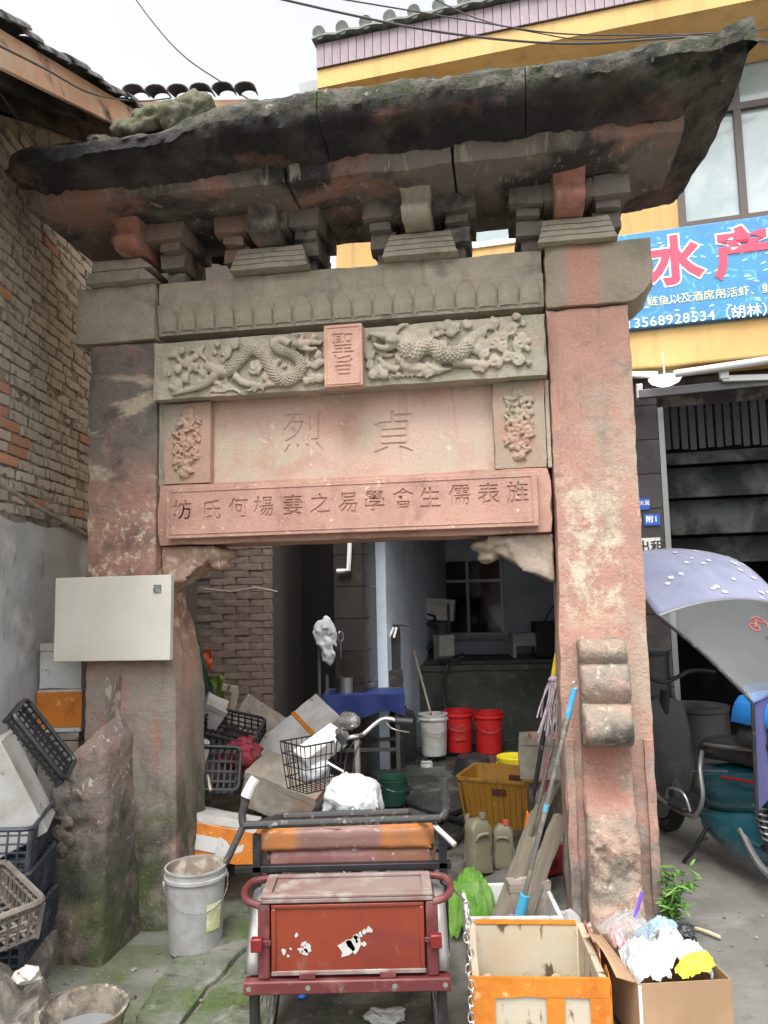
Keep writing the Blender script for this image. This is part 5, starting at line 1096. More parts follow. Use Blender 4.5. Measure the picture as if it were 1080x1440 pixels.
t = thing('foot_valve', 'small white round jar with wire ring in front of the clean white bucket', 'jar', (.36, 7.75, .02)); MB().lathe([(0, 0), (.06, 0), (.065, .05), (.05, .08), (0, .08)], 20).build('body', M_foam, t); MB().tube([Vector((.07*math.cos(a), .07*math.sin(a), .1)) for a in [k*PI/10 for k in range(21)]], .006, 6).build('ring', M_blk, t)
# half-full mortar pail in the left corner
pl_ = thing('mortar_pail', 'dirty rubber pail half full of grey water in the bottom left corner', 'pail', (-1.17, 3.06, at_ground(-1.2, 3.1)+.004), (0, 0, .3))
MB().solid(lambda a, b, c: (0, 0, 0), 1, 1, 1)
def pf(r, z, k): return r*(1+.05*NZ.noise(Vector((math.cos(k)*1.5, math.sin(k)*1.5, z*3)))+(.16*math.exp(-((k-2.35)/.16)**2) if z > .16 else 0))
mb = MB(); prof = [(.115, 0), (.13, .1), (.155, .21), (.168, .225), (.168, .24), (.15, .235), (.128, .12), (.0, .11)]; n = 44
for (r, z) in prof:
    for k in range(n): a = 2*PI*k/n; q = pf(r, z, a); mb.v.append(Vector((q*math.cos(a), q*math.sin(a), z+.008*fbm((math.cos(a)*3, math.sin(a)*3, z)))))
for i in range(len(prof)-1):
    for k in range(n): mb.f.append([i*n+k, i*n+(k+1) % n, (i+1)*n+(k+1) % n, (i+1)*n+k])
mb.f.append(list(range(n))[::-1]); mb.build('shell', mat('cement_crust', (.22, .19, .15), .9, layers=[dict(c=(.10, .085, .065), s=9, lo=.45, hi=.6), dict(c=(.40, .35, .27), s=18, lo=.55, hi=.66)], bump=(60, .9, .008)), pl_, 60)
MB().lathe([(0, .15), (.137, .15)], 32).build('water', mat('grey_water', (.20, .21, .21), .12), pl_)
MB().tube([Vector((.165*math.cos(a), .165*math.sin(a), .238+.012*math.sin(3*a))) for a in [.1+k*.15 for k in range(17)]], .005, 6).build('handle', M_chrome, pl_)

# ---- things at the left of the left pillar
bd = thing('cover_board', 'plain cream white panel with small grey tag hung on the left pillar', 'panel', GATE.world(0, -.075, 1.36), (0, 0, GATE.rot))
c4 = [GATE.at(x, y, -.075) for x, y in ((78, 930), (241, 928), (243, 808), (81, 813))]
MB().prism([(a, b-1.36) for a, b in c4], -.02, .02).build('sheet', M_boardw, bd, 0, bev=.003)
u, z = GATE.at(221, 828, -.1); MB().b6(u-.022, u+.022, -.025, -.019, z-1.36-.022, z-1.36+.022).build('tag', mat('grey_tag', (.25, .26, .24), .6, layers=[dict(c=(.08, .08, .08), s=60)]), bd)
for du in (-1.72, -1.3): MB().tube([(du, .0, .5), (du, .08, .52)], .006, 6).build('nail', M_bar, bd)
tag(MB().tube([GATE.world(-1.50, -.05, 1.33), GATE.world(-1.53, -.06, 1.2), GATE.world(-1.57, -.06, 1.02)], .008, 6).build('stick', M_plank), 'thin pale stick leaning in the slot of the left pillar', 'stick')
foam_box('foam_box', 'closed grey white foam box at the bottom of the stack beside the left pillar', .24, .42, .98, (-1.925, 4.78, 0), (0, 0, 0), body=M_foamd, lid=True)
foam_box('foam_box', 'foam box with orange tape in the middle of the stack beside the left pillar', .26, .42, .245, (-1.92, 4.77, .985), (0, 0, 0.02), t=.03, tape=[(-e, e, -e, -.99, .12, .95)])
foam_box('foam_box', 'white foam box on top of the stack beside the left pillar', .25, .40, .26, (-1.915, 4.77, 1.236), (0, 0, -.02), t=.03, lid=True)
p = onY(22, 1050, 3.95)
foam_box('foam_box', 'big white foam box tipped on its side against the cement wall', .36, .34, .48, (-1.80, 3.82, .60), (.0, -.46, .30), t=.03)
crate('black_basket', 'black plastic basket leaning on the tipped white foam box', .36, .22, .05, onY(50, 1048, 3.52), (.30, .95, .45), M_blkp, 11, 1)
for k in range(3): crate('plastic_crate', ('lowest', 'middle', 'topmost')[k]+' dark blue grey crate of the stack at the left edge', .36, .46, .19, (-1.83-.01*k, 3.74, .16+.2*k), (0, .03*k, .1+.06*k), M_bcr, 8, 4, 'crates stacked at the left edge', flare=1.03)
tag(MB().solid(lambda a, b, c: (-.2+.4*a, -.22+.44*b, .17*c), 4, 4, 2, .02).build('stone_block', M_rub1), 'flat stone under the dark blue grey crates', 'stone').location = (-1.83, 3.74, -.02)
crate('grey_basket', 'dusty grey plastic basket on the rubble heap in the left foreground', .46, .38, .15, (-1.70, 3.14, .44), (.14, -.08, .80), M_gcr, 12, 2, flare=1.08, rimw=.026)
rk = random.Random(12)
for i, (x, y, r) in enumerate(((-1.55, 3.02, .23), (-1.42, 3.10, .17), (-1.68, 3.22, .2), (-1.48, 2.86, .19), (-1.66, 2.95, .22), (-1.37, 2.92, .12))):
    lab = ('large grey rubble rock under the middle of the dusty basket', 'rubble rock at the right side of the heap next to the drum stone', 'rubble rock at the back of the heap behind the dusty basket', 'rubble rock at the front of the heap', 'rubble rock at the far left of the heap', 'small rubble rock lowest at the front right of the heap')[i]
    tag(rock(i+3, (r, r, r)).xf(Matrix.Translation((x, y, r*.72))).build('rubble_rock', M_rub1, smooth=28), lab, 'rock', 'rubble heap rocks')
for i, (x, y, z, s, lab) in enumerate(((-1.385, 3.06, .345, .045, 'pale torn scrap on the rubble heap by the dusty basket'), (-1.50, 2.90, .40, .06, 'large pale crumpled scrap lying on the front rubble rock'))):
    o = tag(crumple(60+i, (s*1.2, s, s*.6), .6, 3).build('scrap', mat('pale_scrap', (.50, .46, .42), .8, bump=(20, .6, .01))), lab, 'scrap'); o.location = (x, y, z)

# ---- heap of boxes in the yard
hp = MB().solid(lambda a, b, c: (-1.95+1.5*a, 4.75+1.5*b, (.50*max(0, math.sin(PI*a))**.8*max(0, math.sin(PI*b))**.7+.05*fbm((a*6, b*6, 2))*math.sin(PI*a)*math.sin(PI*b))*c-.02), 36, 36, 1).build('soil_heap', M_soil, smooth=60); hp['kind'] = 'stuff'; tag(hp, 'heap of dark soil and litter under the discarded boxes', 'soil')
def fb_at(label, px, py, Y, dims, rot, **kw):
    p = onY(px, py, Y); R_ = Euler(rot).to_matrix(); return foam_box('foam_box', label, *dims, p-R_ @ Vector((0, 0, dims[2]/2)), rot, **kw)
fb_at('grey dirty foam box lying on its edge against the brick shed', 365, 1026, 6.0, (.46, .30, .20), (.9, .62, .2), body=M_foamd, lid=True)
fb_at('long white foam box with orange tape tilted under the tricycle basket', 418, 1048, 5.55, (.66, .32, .24), (.55, -.62, .35), lid=True, tape=[band(-.92, .07), band(.35, .05)])
fb_at('pinkish dirty foam box upside down at the front of the box heap', 405, 1112, 5.0, (.50, .30, .24), (.25, .30, -.30), body=M_foamd, lid=True)
fb_at('white foam offcut block at the left of the box heap', 296, 1003, 5.4, (.16, .16, .2), (.5, .5, .4), lid=True)
OT = fb_at('orange taped foam box with pale blue lid behind the paint bucket', 303, 1172, 4.72, (.50, .30, .23), (-.12, .24, .12), lid=True, tape=[(-e, e, -1.02, -.5, -.01, .79), (-1.02, -.5, -e, e, -.01, .785), (.5, 1.02, -e, e, -.01, .785)])
for x0, x1 in ((-.235, -.185), (-.12, .03)): MB().b6(x0, x1, -.159, -.1535, .04, .12).build('sticker', M_paper, OT)
crate('black_crate', 'black crate lying open on the box heap below the foam offcut', .38, .26, .12, onY(325, 1040, 5.3), (.5, .2, -.15), M_blkp, 8, 2)
crate('black_crate', 'black crate lying on its side next to the red net bag', .26, .24, .14, onY(303, 1085, 4.95), (1.2, .1, .25), M_blkp, 6, 2)
tag(crumple(21, (.15, .12, .11), .5, 5).build('net_bag', M_rednet), 'crumpled dark red net bag in the box heap', 'net').location = onY(338, 1062, 5.15)
o = tag(crumple(22, (.04, .03, .10), .5, 3).build('foam_sheet', M_foam), 'torn white foam sheet standing in the lower black crate', 'foam sheet'); o.location = onY(285, 1060, 4.9); o.rotation_euler = (0, .25, 0)
o = tag(MB().solid(lambda a, b, c: ((a-.5)*(.13+.03*c)+.02*fbm((a*3, c*3, 1)), .03*fbm((a*4, c*4, 2))+.004*b, .17*c), 10, 1, 10).build('orange_film', M_orgcloth, smooth=60), 'bright orange plastic film hanging in front of the brick shed', 'plastic film'); o.location = onY(285, 944, 6.2)
o = tag(MB().solid(lambda a, b, c: (-.10+.16*a+.12*(1-c), .003*b+.03*fbm((a*3, c*4, 2)), .42*c-.0*a), 10, 1, 16).build('dark_net', M_dgreen, smooth=60), 'dark green net draped against the back of the left pillar', 'net'); o.location = onY(268, 985, 5.6)
o = tag(MB().solid(lambda a, b, c: ((a-.5)*.15+.02*fbm((a*3, c*3, 8)), .04*fbm((a*4, c*4, 5))+.004*b, .24*c), 10, 1, 10).build('lime_film', M_lgreen, smooth=60), 'lime green film hanging below the orange film', 'plastic film'); o.location = onY(303, 995, 6.05)
t = thing('foam_corner', 'yellowed white foam corner frame standing in the box heap', 'foam frame', onY(325, 1015, 5.7)); q0 = t.location
for a, b in (((323, 1020), (331, 972)), ((334, 970), (312, 966))): MB().bar(onY(*a, 5.7)-q0, onY(*b, 5.7)-q0, .045, .05).build('bar', M_foami, t, bev=.008)
tag(MB().tube([onY(292, 1090, 4.8), onY(283, 1068, 4.85), onY(296, 1112, 4.75)][::2], .012, 8).build('broken_pipe', M_pole), 'short grey pipe stub sticking out of the soil heap', 'pipe')
# ---- support boxes by the pillar
fb_at('pink white carton lid box standing behind the poles by the right pillar', 766, 1062, 5.35, (.34, .28, .26), (0, 0, -.2), body=M_foamd, lid=True)
bx_ = foam_box('foam_box', 'grey foam box carrying the pale carton behind the poles', .36, .30, .36, (1.12, 5.38, .055), (0, 0, -.1), body=M_foamd, lid=True)
tag(MB().box((0, 0, 0), (.24, .14, .05)).build('brick_block', mat('pink_block', (.38, .24, .2), .9), bev=.006), 'flat pinkish block lying on the pale carton by the pillar', 'block').location = onY(770, 1036, 5.3)

# ================================================================== pedal tricycle
TO = Vector((-.165, 3.40, 0))
tk = thing('cargo_tricycle', 'worn red pedal tricycle with rear box and orange maroon seats', 'tricycle', TO)
def V(x, y, z): return Vector((x, y, z))-TO
def BX6(x0, x1, y0, y1, z0, z1): return MB().b6(x0-TO.x, x1-TO.x, y0-TO.y, y1-TO.y, z0, z1)
YR = 2.83
BX6(-.525, .195, YR-.02, YR+.03, .375, .42).build('rear_rail', M_redf, tk, bev=.006)
for x in (-.475, .115): BX6(x, x+.042, YR-.008, YR+.035, .421, .672).build('post', M_redf, tk, bev=.006)
dr = BX6(-.428, .108, YR, YR+.02, .432, .668).build('rear_door', M_red, tk, bev=.004)
for q in ((-.428, .108, .655, .668), (-.428, .108, .432, .448), (-.428, -.412, .449, .654), (.092, .108, .449, .654)): MB().b6(q[0]-TO.x, q[1]-TO.x, YR-.007-TO.y, YR-.0005-TO.y, q[2], q[3]).build('door_rim', M_red if q[2] > .44 else M_deck, dr, bev=.003)
for x in (-.33, -.05): BX6(x, x+.055, YR-.015, YR-.008, .424, .44).build('hinge', M_redf, dr)
pr_ = random.Random(9)
def patch(cx_, cz_, r, n=9):
    pts = [(cx_+r*(.5+pr_.random())*math.cos(2*PI*k/n)-TO.x, cz_+r*(.5+pr_.random())*math.sin(2*PI*k/n)) for k in range(n)]
    MB().prism(pts, YR-.0024-TO.y, YR-.0004-TO.y).build('peeled_sticker', M_peel, dr, 0)
patch(-.165, .515, .032); patch(-.14, .53, .026)
for (x, z, r) in ((-.13, .555, .010), (-.115, .562, .009), (-.10, .57, .008), (-.085, .575, .011), (-.13, .54, .006), (-.105, .53, .008), (-.315, .535, .011), (-.30, .522, .014), (-.325, .515, .012), (-.31, .505, .011), (-.385, .512, .010), (-.37, .495, .005), (-.34, .565, .007), (-.36, .52, .004)): patch(x, z, r, 7)
BX6(-.47, .15, YR+.04, 3.03, .425, .66).build('box_body', M_redf, tk, bev=.006)
dk = BX6(-.465, .14, YR-.012, 3.03, .674, .690).build('deck', M_deck, tk, bev=.004)
for q in ((-.465, .14, YR-.013, YR+.022), (-.465, .14, 3.008, 3.03), (-.465, -.43, YR+.023, 3.007), (.105, .14, YR+.023, 3.007)): BX6(*q, .6905, .702).build('deck_frame', M_deck, dk, bev=.003)
for s, x in ((-1, -.465), (1, .14)):
    MB().tube(smoothpts([V(x, YR+.0, .665), V(x+s*.05, YR+.02, .675), V(x+s*.07, YR+.08, .685), V(x+s*.055, YR+.16, .69), V(x, 3.02, .69)], 4), .013, 10).build('side_handle', M_redf, tk)
BX6(-.60, .225, 3.045, 3.075, .70, .725).build('cross_bar', M_blk, tk, bev=.003)
def wheel(cx_, cy_, r, yaw=0, nm='wheel', wdt=.038, spokes=True):
    w = MB(); c = Vector((cx_, cy_, r+.004+at_ground(cx_, cy_)))-TO; R_ = Matrix.Rotation(yaw, 3, 'Z')
    def ring(rad): return [c+R_ @ Vector((0, rad*math.cos(a), rad*math.sin(a))) for a in [2*PI*k/40 for k in range(41)]]
    w.tube(ring(r-wdt/2), wdt/2, 10, False); t_ = w.build('wheel', M_rub, tk); MB().tube(ring(r-wdt-.008), .012, 8, False).build('rim', M_chrome, t_)
    MB().tube([c+R_ @ Vector((-.05, 0, 0)), c+R_ @ Vector((.05, 0, 0))], .022, 12).build('hub', M_chrome, t_)
    mb = MB()
    for k in range(28): a = 2*PI*k/28; mb.tube([c+R_ @ Vector((.03*(-1)**k, .02*math.cos(a), .02*math.sin(a))), c+R_ @ Vector((0, (r-wdt-.008)*math.cos(a+.25*(-1)**k), (r-wdt-.008)*math.sin(a+.25*(-1)**k)))], .0016, 4)
    mb.build('spokes', M_chrome, t_, kind='stuff'); return c, R_
for x in (-.495, .165):
    c, R_ = wheel(x, 3.17, .32)
    mb = MB(); n = 22
    for k in range(n):
        a = .30+(PI-.5)*k/(n-1)
        for (dx, rr_) in ((-.03, .335), (-.015, .345), (.015, .345), (.03, .335)): mb.v.append(c+Vector((dx, -rr_*math.cos(a), rr_*math.sin(a))))
    for k in range(n-1):
        for j in range(3): mb.f.append([k*4+j, k*4+j+1, k*4+j+5, k*4+j+4])
    o = mb.build('mudguard', mat('dull_silver', (.26, .26, .255), .45, metal=.5, layers=[dict(c=(.3, .25, .2), s=12, lo=.55, hi=.7)]), tk); sm = o.modifiers.new('s', 'SOLIDIFY'); sm.thickness = .003
    s = -1 if x < 0 else 1; BX6(x-.02-.018*s, x+.02-.018*s, 2.80, 2.83, .52, .565).build('reflector', mat('reflector_red', (.16, .014, .014), .25), tk, bev=.004)
BX6(-.50, .17, 3.155, 3.185, .31, .34).build('axle', M_blk, tk)
# bolts, weld seams and rust-prone brackets
for x in (-.505, -.30, .0, .175):
    MB().lathe([(0, -.006), (.007, -.006), (.009, 0), (0, 0)], 8).xf(Matrix.Translation(V(x, YR-.021, .398)) @ Matrix.Rotation(PI/2, 4, 'X')).build('bolt', M_chrome, tk)
for x in (-.478, .112): BX6(x-.004, x+.05, YR-.014, YR-.009, .535, .553).build('post_bracket', M_redf, tk, bev=.002)
for k in range(14):
    q = Vector((pr_.uniform(-.42, .08), pr_.uniform(3.1, 3.2), .853)); a_ = pr_.uniform(0, 3); MB().tube([q-TO, q-TO+Vector((.03*math.cos(a_), .03*math.sin(a_), .002))], .0012, 4).build('straw', M_foami, tk)
# seats
def cushion(nm, x0, x1, y0, y1, z0, z1, m, seed): return MB().solid(lambda a, b, c: (x0+(x1-x0)*a-TO.x, y0+(y1-y0)*b-TO.y, z0+(z1-z0)*c+(.012*math.sin(PI*a)*math.sin(PI*b)+.006*fbm((a*5, b*4, seed)))*c), 22, 10, 5, .03).build(nm, m, tk, 70)
cushion('lower_cushion', -.49, .17, 3.085, 3.27, .70, .765, M_seat, 2)
M_seat2 = mat('seat_vinyl_orange', (.24, .13, .115), .5, layers=[dict(c=(.44, .17, .05), s=.1, lo=.0, hi=.1, x=(-.5, -.4, -.22, -.17)), dict(c=(.44, .17, .05), s=.1, lo=.0, hi=.1, x=(.10, .15, .4, .5)), dict(c=(.20, .12, .10), s=6, lo=.5, hi=.7, a=.6), dict(c=(.36, .32, .25), s=24, lo=.60, hi=.67)], bump=(30, .3, .004))
cushion('upper_cushion', -.53, .165, 3.06, 3.25, .775, .845, M_seat2, 5)
for a, b in (((-.56, 3.02, .885), (.19, 3.02, .895)), ((-.44, 3.21, .862), (.08, 3.21, .868)), ((-.50, 3.03, .885), (-.44, 3.21, .862)), ((.14, 3.03, .893), (.08, 3.21, .868))): MB().tube([V(*a), V(*b)], .015, 10).build('seat_bar', M_bar, tk)
MB().tube(smoothpts([V(-.56, 3.02, .885), V(-.565, 3.03, .93), V(-.535, 3.04, 1.02), V(-.52, 3.05, 1.045)], 5), .015, 10).build('arm_bar', M_bar, tk); MB().tube([V(-.553, 3.032, .985), V(-.535, 3.04, 1.025), V(-.518, 3.05, 1.05)], [.021, .019, .02], 10).build('tape_wrap', M_foam, tk)
MB().tube(smoothpts([V(.19, 3.02, .895), V(.21, 3.03, .93), V(.205, 3.04, 1.04)], 5), .016, 10).build('arm_bar', M_bar, tk); MB().tube([V(-.56, 3.02, .882), V(-.62, 2.98, .76)], .013, 10).build('arm_brace', M_bar, tk); MB().tube([V(.165, 3.03, .865), V(.235, 2.96, .815)], .012, 10).build('arm_brace', M_chrome, tk)
for x in (-.47, .15): MB().tube([V(x, 3.10, .40), V(x, 3.10, .79)], .014, 8).build('seat_post', M_bar, tk)
BX6(-.47, .15, 3.03, 3.45, .41, .44).build('chassis', M_blk, tk)
MB().bar(V(-.515, 3.06, .41), V(-.515, 3.06, .84), .03, .03).build('side_post', M_blk, tk); MB().bar(V(.195, 3.06, .41), V(.195, 3.06, .84), .03, .03).build('side_post', M_blk, tk)
# front half
MB().tube([V(-.165, 3.44, .42), V(-.165, 3.62, .40), V(-.165, 4.05, .62)], .024, 10).build('main_tube', M_redf, tk); MB().tube([V(-.165, 3.60, .40), V(-.165, 3.50, .80)], .018, 10).build('seat_tube', M_redf, tk)
MB().ball(V(-.165, 3.50, .82), (.10, .13, .05), 3).build('saddle', M_blkp, tk)
HT = Vector((-.165, 4.10, 0)); MB().tube([V(-.165, 4.09, .58), V(-.165, 4.07, .74)], .026, 12).build('head_tube', mat('head_red', (.45, .06, .05), .4), tk); MB().tube([V(-.165, 4.07, .74), V(-.165, 4.05, 1.0)], .016, 10).build('stem', M_chrome, tk)
YW = math.radians(42); fc = Vector((-.25, 4.26, 0)); wheel(fc.x, fc.y, .32, YW, 'front_wheel')
hd = Vector((-math.sin(YW), math.cos(YW), 0)); rt = Vector((math.cos(YW), math.sin(YW), 0))
for s in (-1, 1): MB().tube([V(-.165, 4.09, .57)+rt*.0, V(-.165, 4.10, .64)+rt*s*.05-Vector((0, 0, .0)), V(fc.x, fc.y, .33)+rt*s*.05], .012, 8).build('fork', M_chrome, tk)
mb = MB(); n = 18; c = Vector((fc.x, fc.y, .324))-TO
for k in range(n):
    a = .2+2.3*k/(n-1)
    for (dx, rr_) in ((-.034, .335), (-.018, .348), (.018, .348), (.034, .335)): mb.v.append(c+rt*dx-hd*rr_*math.cos(a)+Vector((0, 0, rr_*math.sin(a))))
for k in range(n-1):
    for j in range(3): mb.f.append([k*4+j, k*4+j+1, k*4+j+5, k*4+j+4])
o = mb.build('mudguard', M_chrome, tk); sm = o.modifiers.new('s', 'SOLIDIFY'); sm.thickness = .003
hb0 = V(-.165, 4.05, 1.02)
MB().tube(smoothpts([hb0+rt*.20-hd*.11+Vector((0, 0, .06)), hb0+rt*.15-hd*.03+Vector((0, 0, .07)), hb0+rt*.06+hd*.02, hb0, hb0-rt*.06+hd*.02, hb0-rt*.15-hd*.03+Vector((0, 0, .05)), hb0-rt*.20-hd*.11+Vector((0, 0, .03))], 5), .012, 10).build('handlebar', M_chrome, tk)
for s, zz in ((1, .06), (-1, .03)): MB().tube([hb0+rt*s*.19-hd*.09+Vector((0, 0, zz+.002)), hb0+rt*s*.235-hd*.18+Vector((0, 0, zz))], .019, 12).build('grip', M_blkp, tk); MB().tube(smoothpts([hb0+rt*s*.16-hd*.03+Vector((0, 0, zz+.01)), hb0+rt*s*.19-hd*.06+Vector((0, 0, zz-.04)), hb0+rt*s*.25-hd*.13+Vector((0, 0, zz-.06))], 4), .005, 6).build('brake_lever', M_chrome, tk)
MB().lathe([(0, -.05), (.03, -.045), (.045, -.01), (.048, .03), (.05, .04), (0, .045)], 20).xf(Matrix.Translation(hb0+hd*.05+Vector((0, 0, .07))) @ Vector((0, 0, 1)).rotation_difference(hd+Vector((0, 0, -.1))).to_matrix().to_4x4()).build('headlamp', M_chrome, tk)
# wire basket before the handlebar
bc = Vector((-.40, 4.18, .86))-TO; bk = MB(); 
def bp(i, j, z): k = .8+.2*(z+.12)/.24; return bc+rt*i*.14*k+hd*j*.11*k+Vector((0, 0, z))
for z in (-.12, -.06, 0, .06, .12):
    P_ = [bp(-1, -1, z), bp(1, -1, z), bp(1, 1, z), bp(-1, 1, z), bp(-1, -1, z)]; bk.tube(P_, .0045 if z == .12 else .003, 5)
for k in range(9):
    f = -1+k/4; 
    for j in (-1, 1): bk.tube([bp(f, j, -.12), bp(f, j, .12)], .0026, 4)
    bk.tube([bp(f, -1, -.12), bp(f, 1, -.12)], .0026, 4)
for k in range(7):
    f = -1+k/3
    for i in (-1, 1): bk.tube([bp(i, f, -.12), bp(i, f, .12)], .0026, 4)
bk.build('wire_basket', M_blk, tk)
MB().tube([bc-hd*.12+Vector((0, 0, .02)), V(-.165, 4.06, .80)], .008, 6).build('basket_bracket', M_chrome, tk)
for dx in (-.01, .03): MB().tube(smoothpts([V(-.17+dx, 4.0, 1.0), V(-.20+dx, 3.8, .96), V(-.20+dx, 3.55, .80), V(-.18+dx, 3.42, .55)], 6), .004, 6).build('brake_cable', M_blk, tk)
# chain with padlock on the right
lk = MB().tube([Vector((.010*math.cos(a), 0, .017*math.sin(a))) for a in [2*PI*k/14 for k in range(15)]], .0032, 6, False).mesh('chain_link', 60)
chx, chy = .255, 2.80
for k in range(20): piece(lk, 'chain_link', M_chrome, tk, (chx+.006*math.sin(k*1.3)+.010*(k/20)-TO.x, chy-TO.y, .66-.026*k), (0, .1*math.sin(k), (PI/2)*(k % 2)))
MB().b6(chx-.03-TO.x, chx+.01-TO.x, chy-.012-TO.y, chy+.006-TO.y, .15, .20).build('padlock', M_chrome, tk, bev=.005)
MB().tube([V(.19, 2.98, .68), V(.23, 2.88, .675), V(.255, 2.80, .672)], .005, 6).build('chain_hook', M_chrome, tk)
# bag over the saddle
o = tag(crumple(51, (.135, .14, .09), .22, 5, None, 2.0).build('saddle_bag', M_bag), 'white plastic bag wrapped over the tricycle saddle', 'bag'); o.location = (-.165, 3.46, .875)
for v in o.data.vertices:
    if v.co.z < -.02: v.co.z -= .04*(.5+fbm(v.co, 20)); v.co.x *= 1.08
tag(crumple(52, (.09, .06, .07), .3, 4).build('basket_parcel', M_bag), 'white wrapped parcel lying in the wire basket', 'parcel').location = (-.40, 4.2, .82)
o = tag(MB().box((0, 0, 0), (.26, .13, .10)).build('foam_box_piece', M_foam, bev=.01), 'white foam block with tape sticking out of the wire basket', 'foam block'); o.location = (-.37, 4.24, .93); o.rotation_euler = (.3, -.5, .5)
# litter
o = tag(crumple(71, (.09, .06, .025), .6, 4).build('paper_scrap', M_paper), 'crumpled white paper on the ground under the tricycle', 'paper'); q = onz(543, 1425, .03); o.location = (q.x, q.y, .02)
o = tag(crumple(72, (.02, .015, .012), .4, 3).build('blue_wrapper', mat('blue_wrapper', (.02, .15, .6), .4)), 'tiny blue wrapper on the wet ground under the tricycle box', 'wrapper'); q = onz(425, 1402, .01); o.location = (q.x, q.y, .012)
q0, q1 = onz(978, 1305, .115), onz(1013, 1318, .115)
tag(MB().tube([q0, (q0+q1)/2+Vector((0, 0, .003)), q1], .008, 7).build('stick', mat('pale_stick', (.55, .48, .30), .8)), 'short pale stick on the concrete at the right', 'stick')
q = onz(990, 1181, .1); tag(MB().ball((q.x, q.y, at_ground(q.x, q.y)+.01), (.03, .02, .017), 3, fn=lambda p: 1+.3*fbm(p, 2)).build('pebble', M_rub1), 'small pebble on the concrete behind the stick', 'pebble')

# ================================================================== weed at the right pillar
pt = thing('weed', 'bright green weed growing at the foot of the right pillar', 'plant', GATE.world(1.35, -.03, .10)); wr_ = random.Random(5)
lf = MB(); lf.add([(0, 0, 0), (.010, .02, .002), (.007, .045, .0), (0, .062, -.006), (-.007, .045, 0), (-.010, .02, .002), (0, .025, -.004)], [(0, 1, 6), (1, 2, 6), (2, 3, 6), (3, 4, 6), (4, 5, 6), (5, 0, 6)]); lme = lf.mesh('leaf', 60)
for s in range(16):
    tip = Vector((wr_.uniform(-.03, .10), wr_.uniform(-.12, .05), wr_.uniform(.12, .33))); P_ = smoothpts([Vector((0, 0, .0)), tip*.5+Vector((0, 0, .05)), tip], 4)
    st = MB().tube(P_, .0028, 5).build('stem', M_leaf, pt)
    for k in range(2, len(P_)):
        for j in range(2): piece(lme, 'leaf', M_leaf, pt, P_[k], (wr_.uniform(-.5, .6), wr_.uniform(-.4, .4), wr_.uniform(0, 6.3)), (wr_.uniform(.7, 1.1),)*3)

# ================================================================== yard behind the gate
tank = thing('fish_tank_wall', 'low dark concrete fish tank wall at the back of the yard', 'tank', (1.2, 8.95, 0), (0, 0, -.05))
MB().stone(-.85, 1.2, 0, .14, -.05, .84, .12, .01, .008, 4).build('wall', M_tank, tank, 50); MB().stone(-.87, 1.22, -.03, .18, .842, .90, .12, .01, .006, 6).build('coping', M_tank, tank, 50)
MB().stone(-.9, 1.4, .22, 1.1, -.05, .93, .2, .01, .01, 6).build('trough', M_tank, tank, 50)
def VP(px, py, Y): return onY(px, py, Y)
q = VP(635, 958, 8.98); t = thing('steel_bowl', 'shallow steel bowl on the tank wall', 'bowl', (q.x, 9.02, .905)); MB().lathe([(0, 0), (.07, .003), (.13, .05), (.165, .09), (.17, .092), (.125, .055), (.06, .01), (0, .008)], 28).build('shell', M_steel, t)
t = thing('folding_table', 'steel framed work table covered with a dark blue cloth', 'table', (-.23, 7.3, 0)); 
MB().b6(-.37, .36, -.22, .35, .80, .83).build('top', M_gsteel, t)
MB().solid(lambda a, b, c: (-.36+.74*a, -.235-.015*math.sin(a*14)*(1-c)+.006*b, .66+.03*math.sin(a*9+1)+(.175-.03*math.sin(a*9+1))*c), 26, 1, 6).build('cloth', M_cloth, t, 60); MB().b6(-.36, .38, -.235, .2, .832, .838).build('cloth_top', M_cloth, t)
for x in (-.34, .31):
    for y in (-.19, .31): MB().b6(x-.018, x+.018, y-.018, y+.018, 0, .80).build('leg', M_gsteel, t)
MB().b6(-.34, .31, -.20, -.18, .33, .36).build('stretcher', M_gsteel, t); MB().b6(-.34, .31, .30, .32, .33, .36).build('stretcher', M_gsteel, t)
q = VP(487, 975, 7.2); tag(MB().lathe([(0, 0), (.065, 0), (.065, .14), (.069, .145), (.06, .145), (.06, .02), (0, .02)], 24, (q.x, 7.22, .84)).build('steel_pot', M_steel), 'small steel pot on the blue covered table', 'pot')
st = thing('soot_stove', 'black sooty stove block behind the blue covered table', 'stove', (-.18, 7.80, .0))
M_soot = mat('soot', (.03, .028, .027), .8, layers=[dict(c=(.10, .09, .08), s=14, lo=.56, hi=.7)], bump=(50, .7, .01))
MB().stone(-.30, .33, -.12, .3, -.02, .98, .1, .012, .012, 4).build('body', M_soot, st, 50); MB().stone(-.22, .32, .0, .28, .985, 1.40, .1, .012, .012, 5).build('chimney_block', M_soot, st, 50)
MB().lathe([(0, .99), (.13, 1.0), (.16, 1.03), (.155, 1.035), (.12, 1.01), (0, 1.0)], 24, (-.12, -.30, -.14)).build('pan', M_steel, st)
for k in range(2): MB().tube([(.25+.03*k, -.01, 1.40), (.20+.05*k, -.04, 1.30)], .012, 6).build('spout', M_swhite, st)
MB().tube([(-.25, .1, 1.42), (.1, .08, 1.44), (.42, .1, 1.41)], .012, 6).build('pipe', M_blk, st)
hk = thing('hook_stand', 'dark upright pole stand with hooks beside the blue covered table', 'stand', (-.62, 7.1, 0))
for dx in (0, .07): MB().b6(dx-.012, dx+.012, -.012, .012, 0, 1.02+.35*(dx == 0)).build('post', M_gsteel, hk)
MB().tube([(0, 0, 1.37), (.03, -.02, 1.48), (.04, -.02, 1.52)], .006, 6).build('hook', M_chrome, hk); MB().b6(.012, .058, -.01, .01, .78, .81).build('crosspiece', M_gsteel, hk)
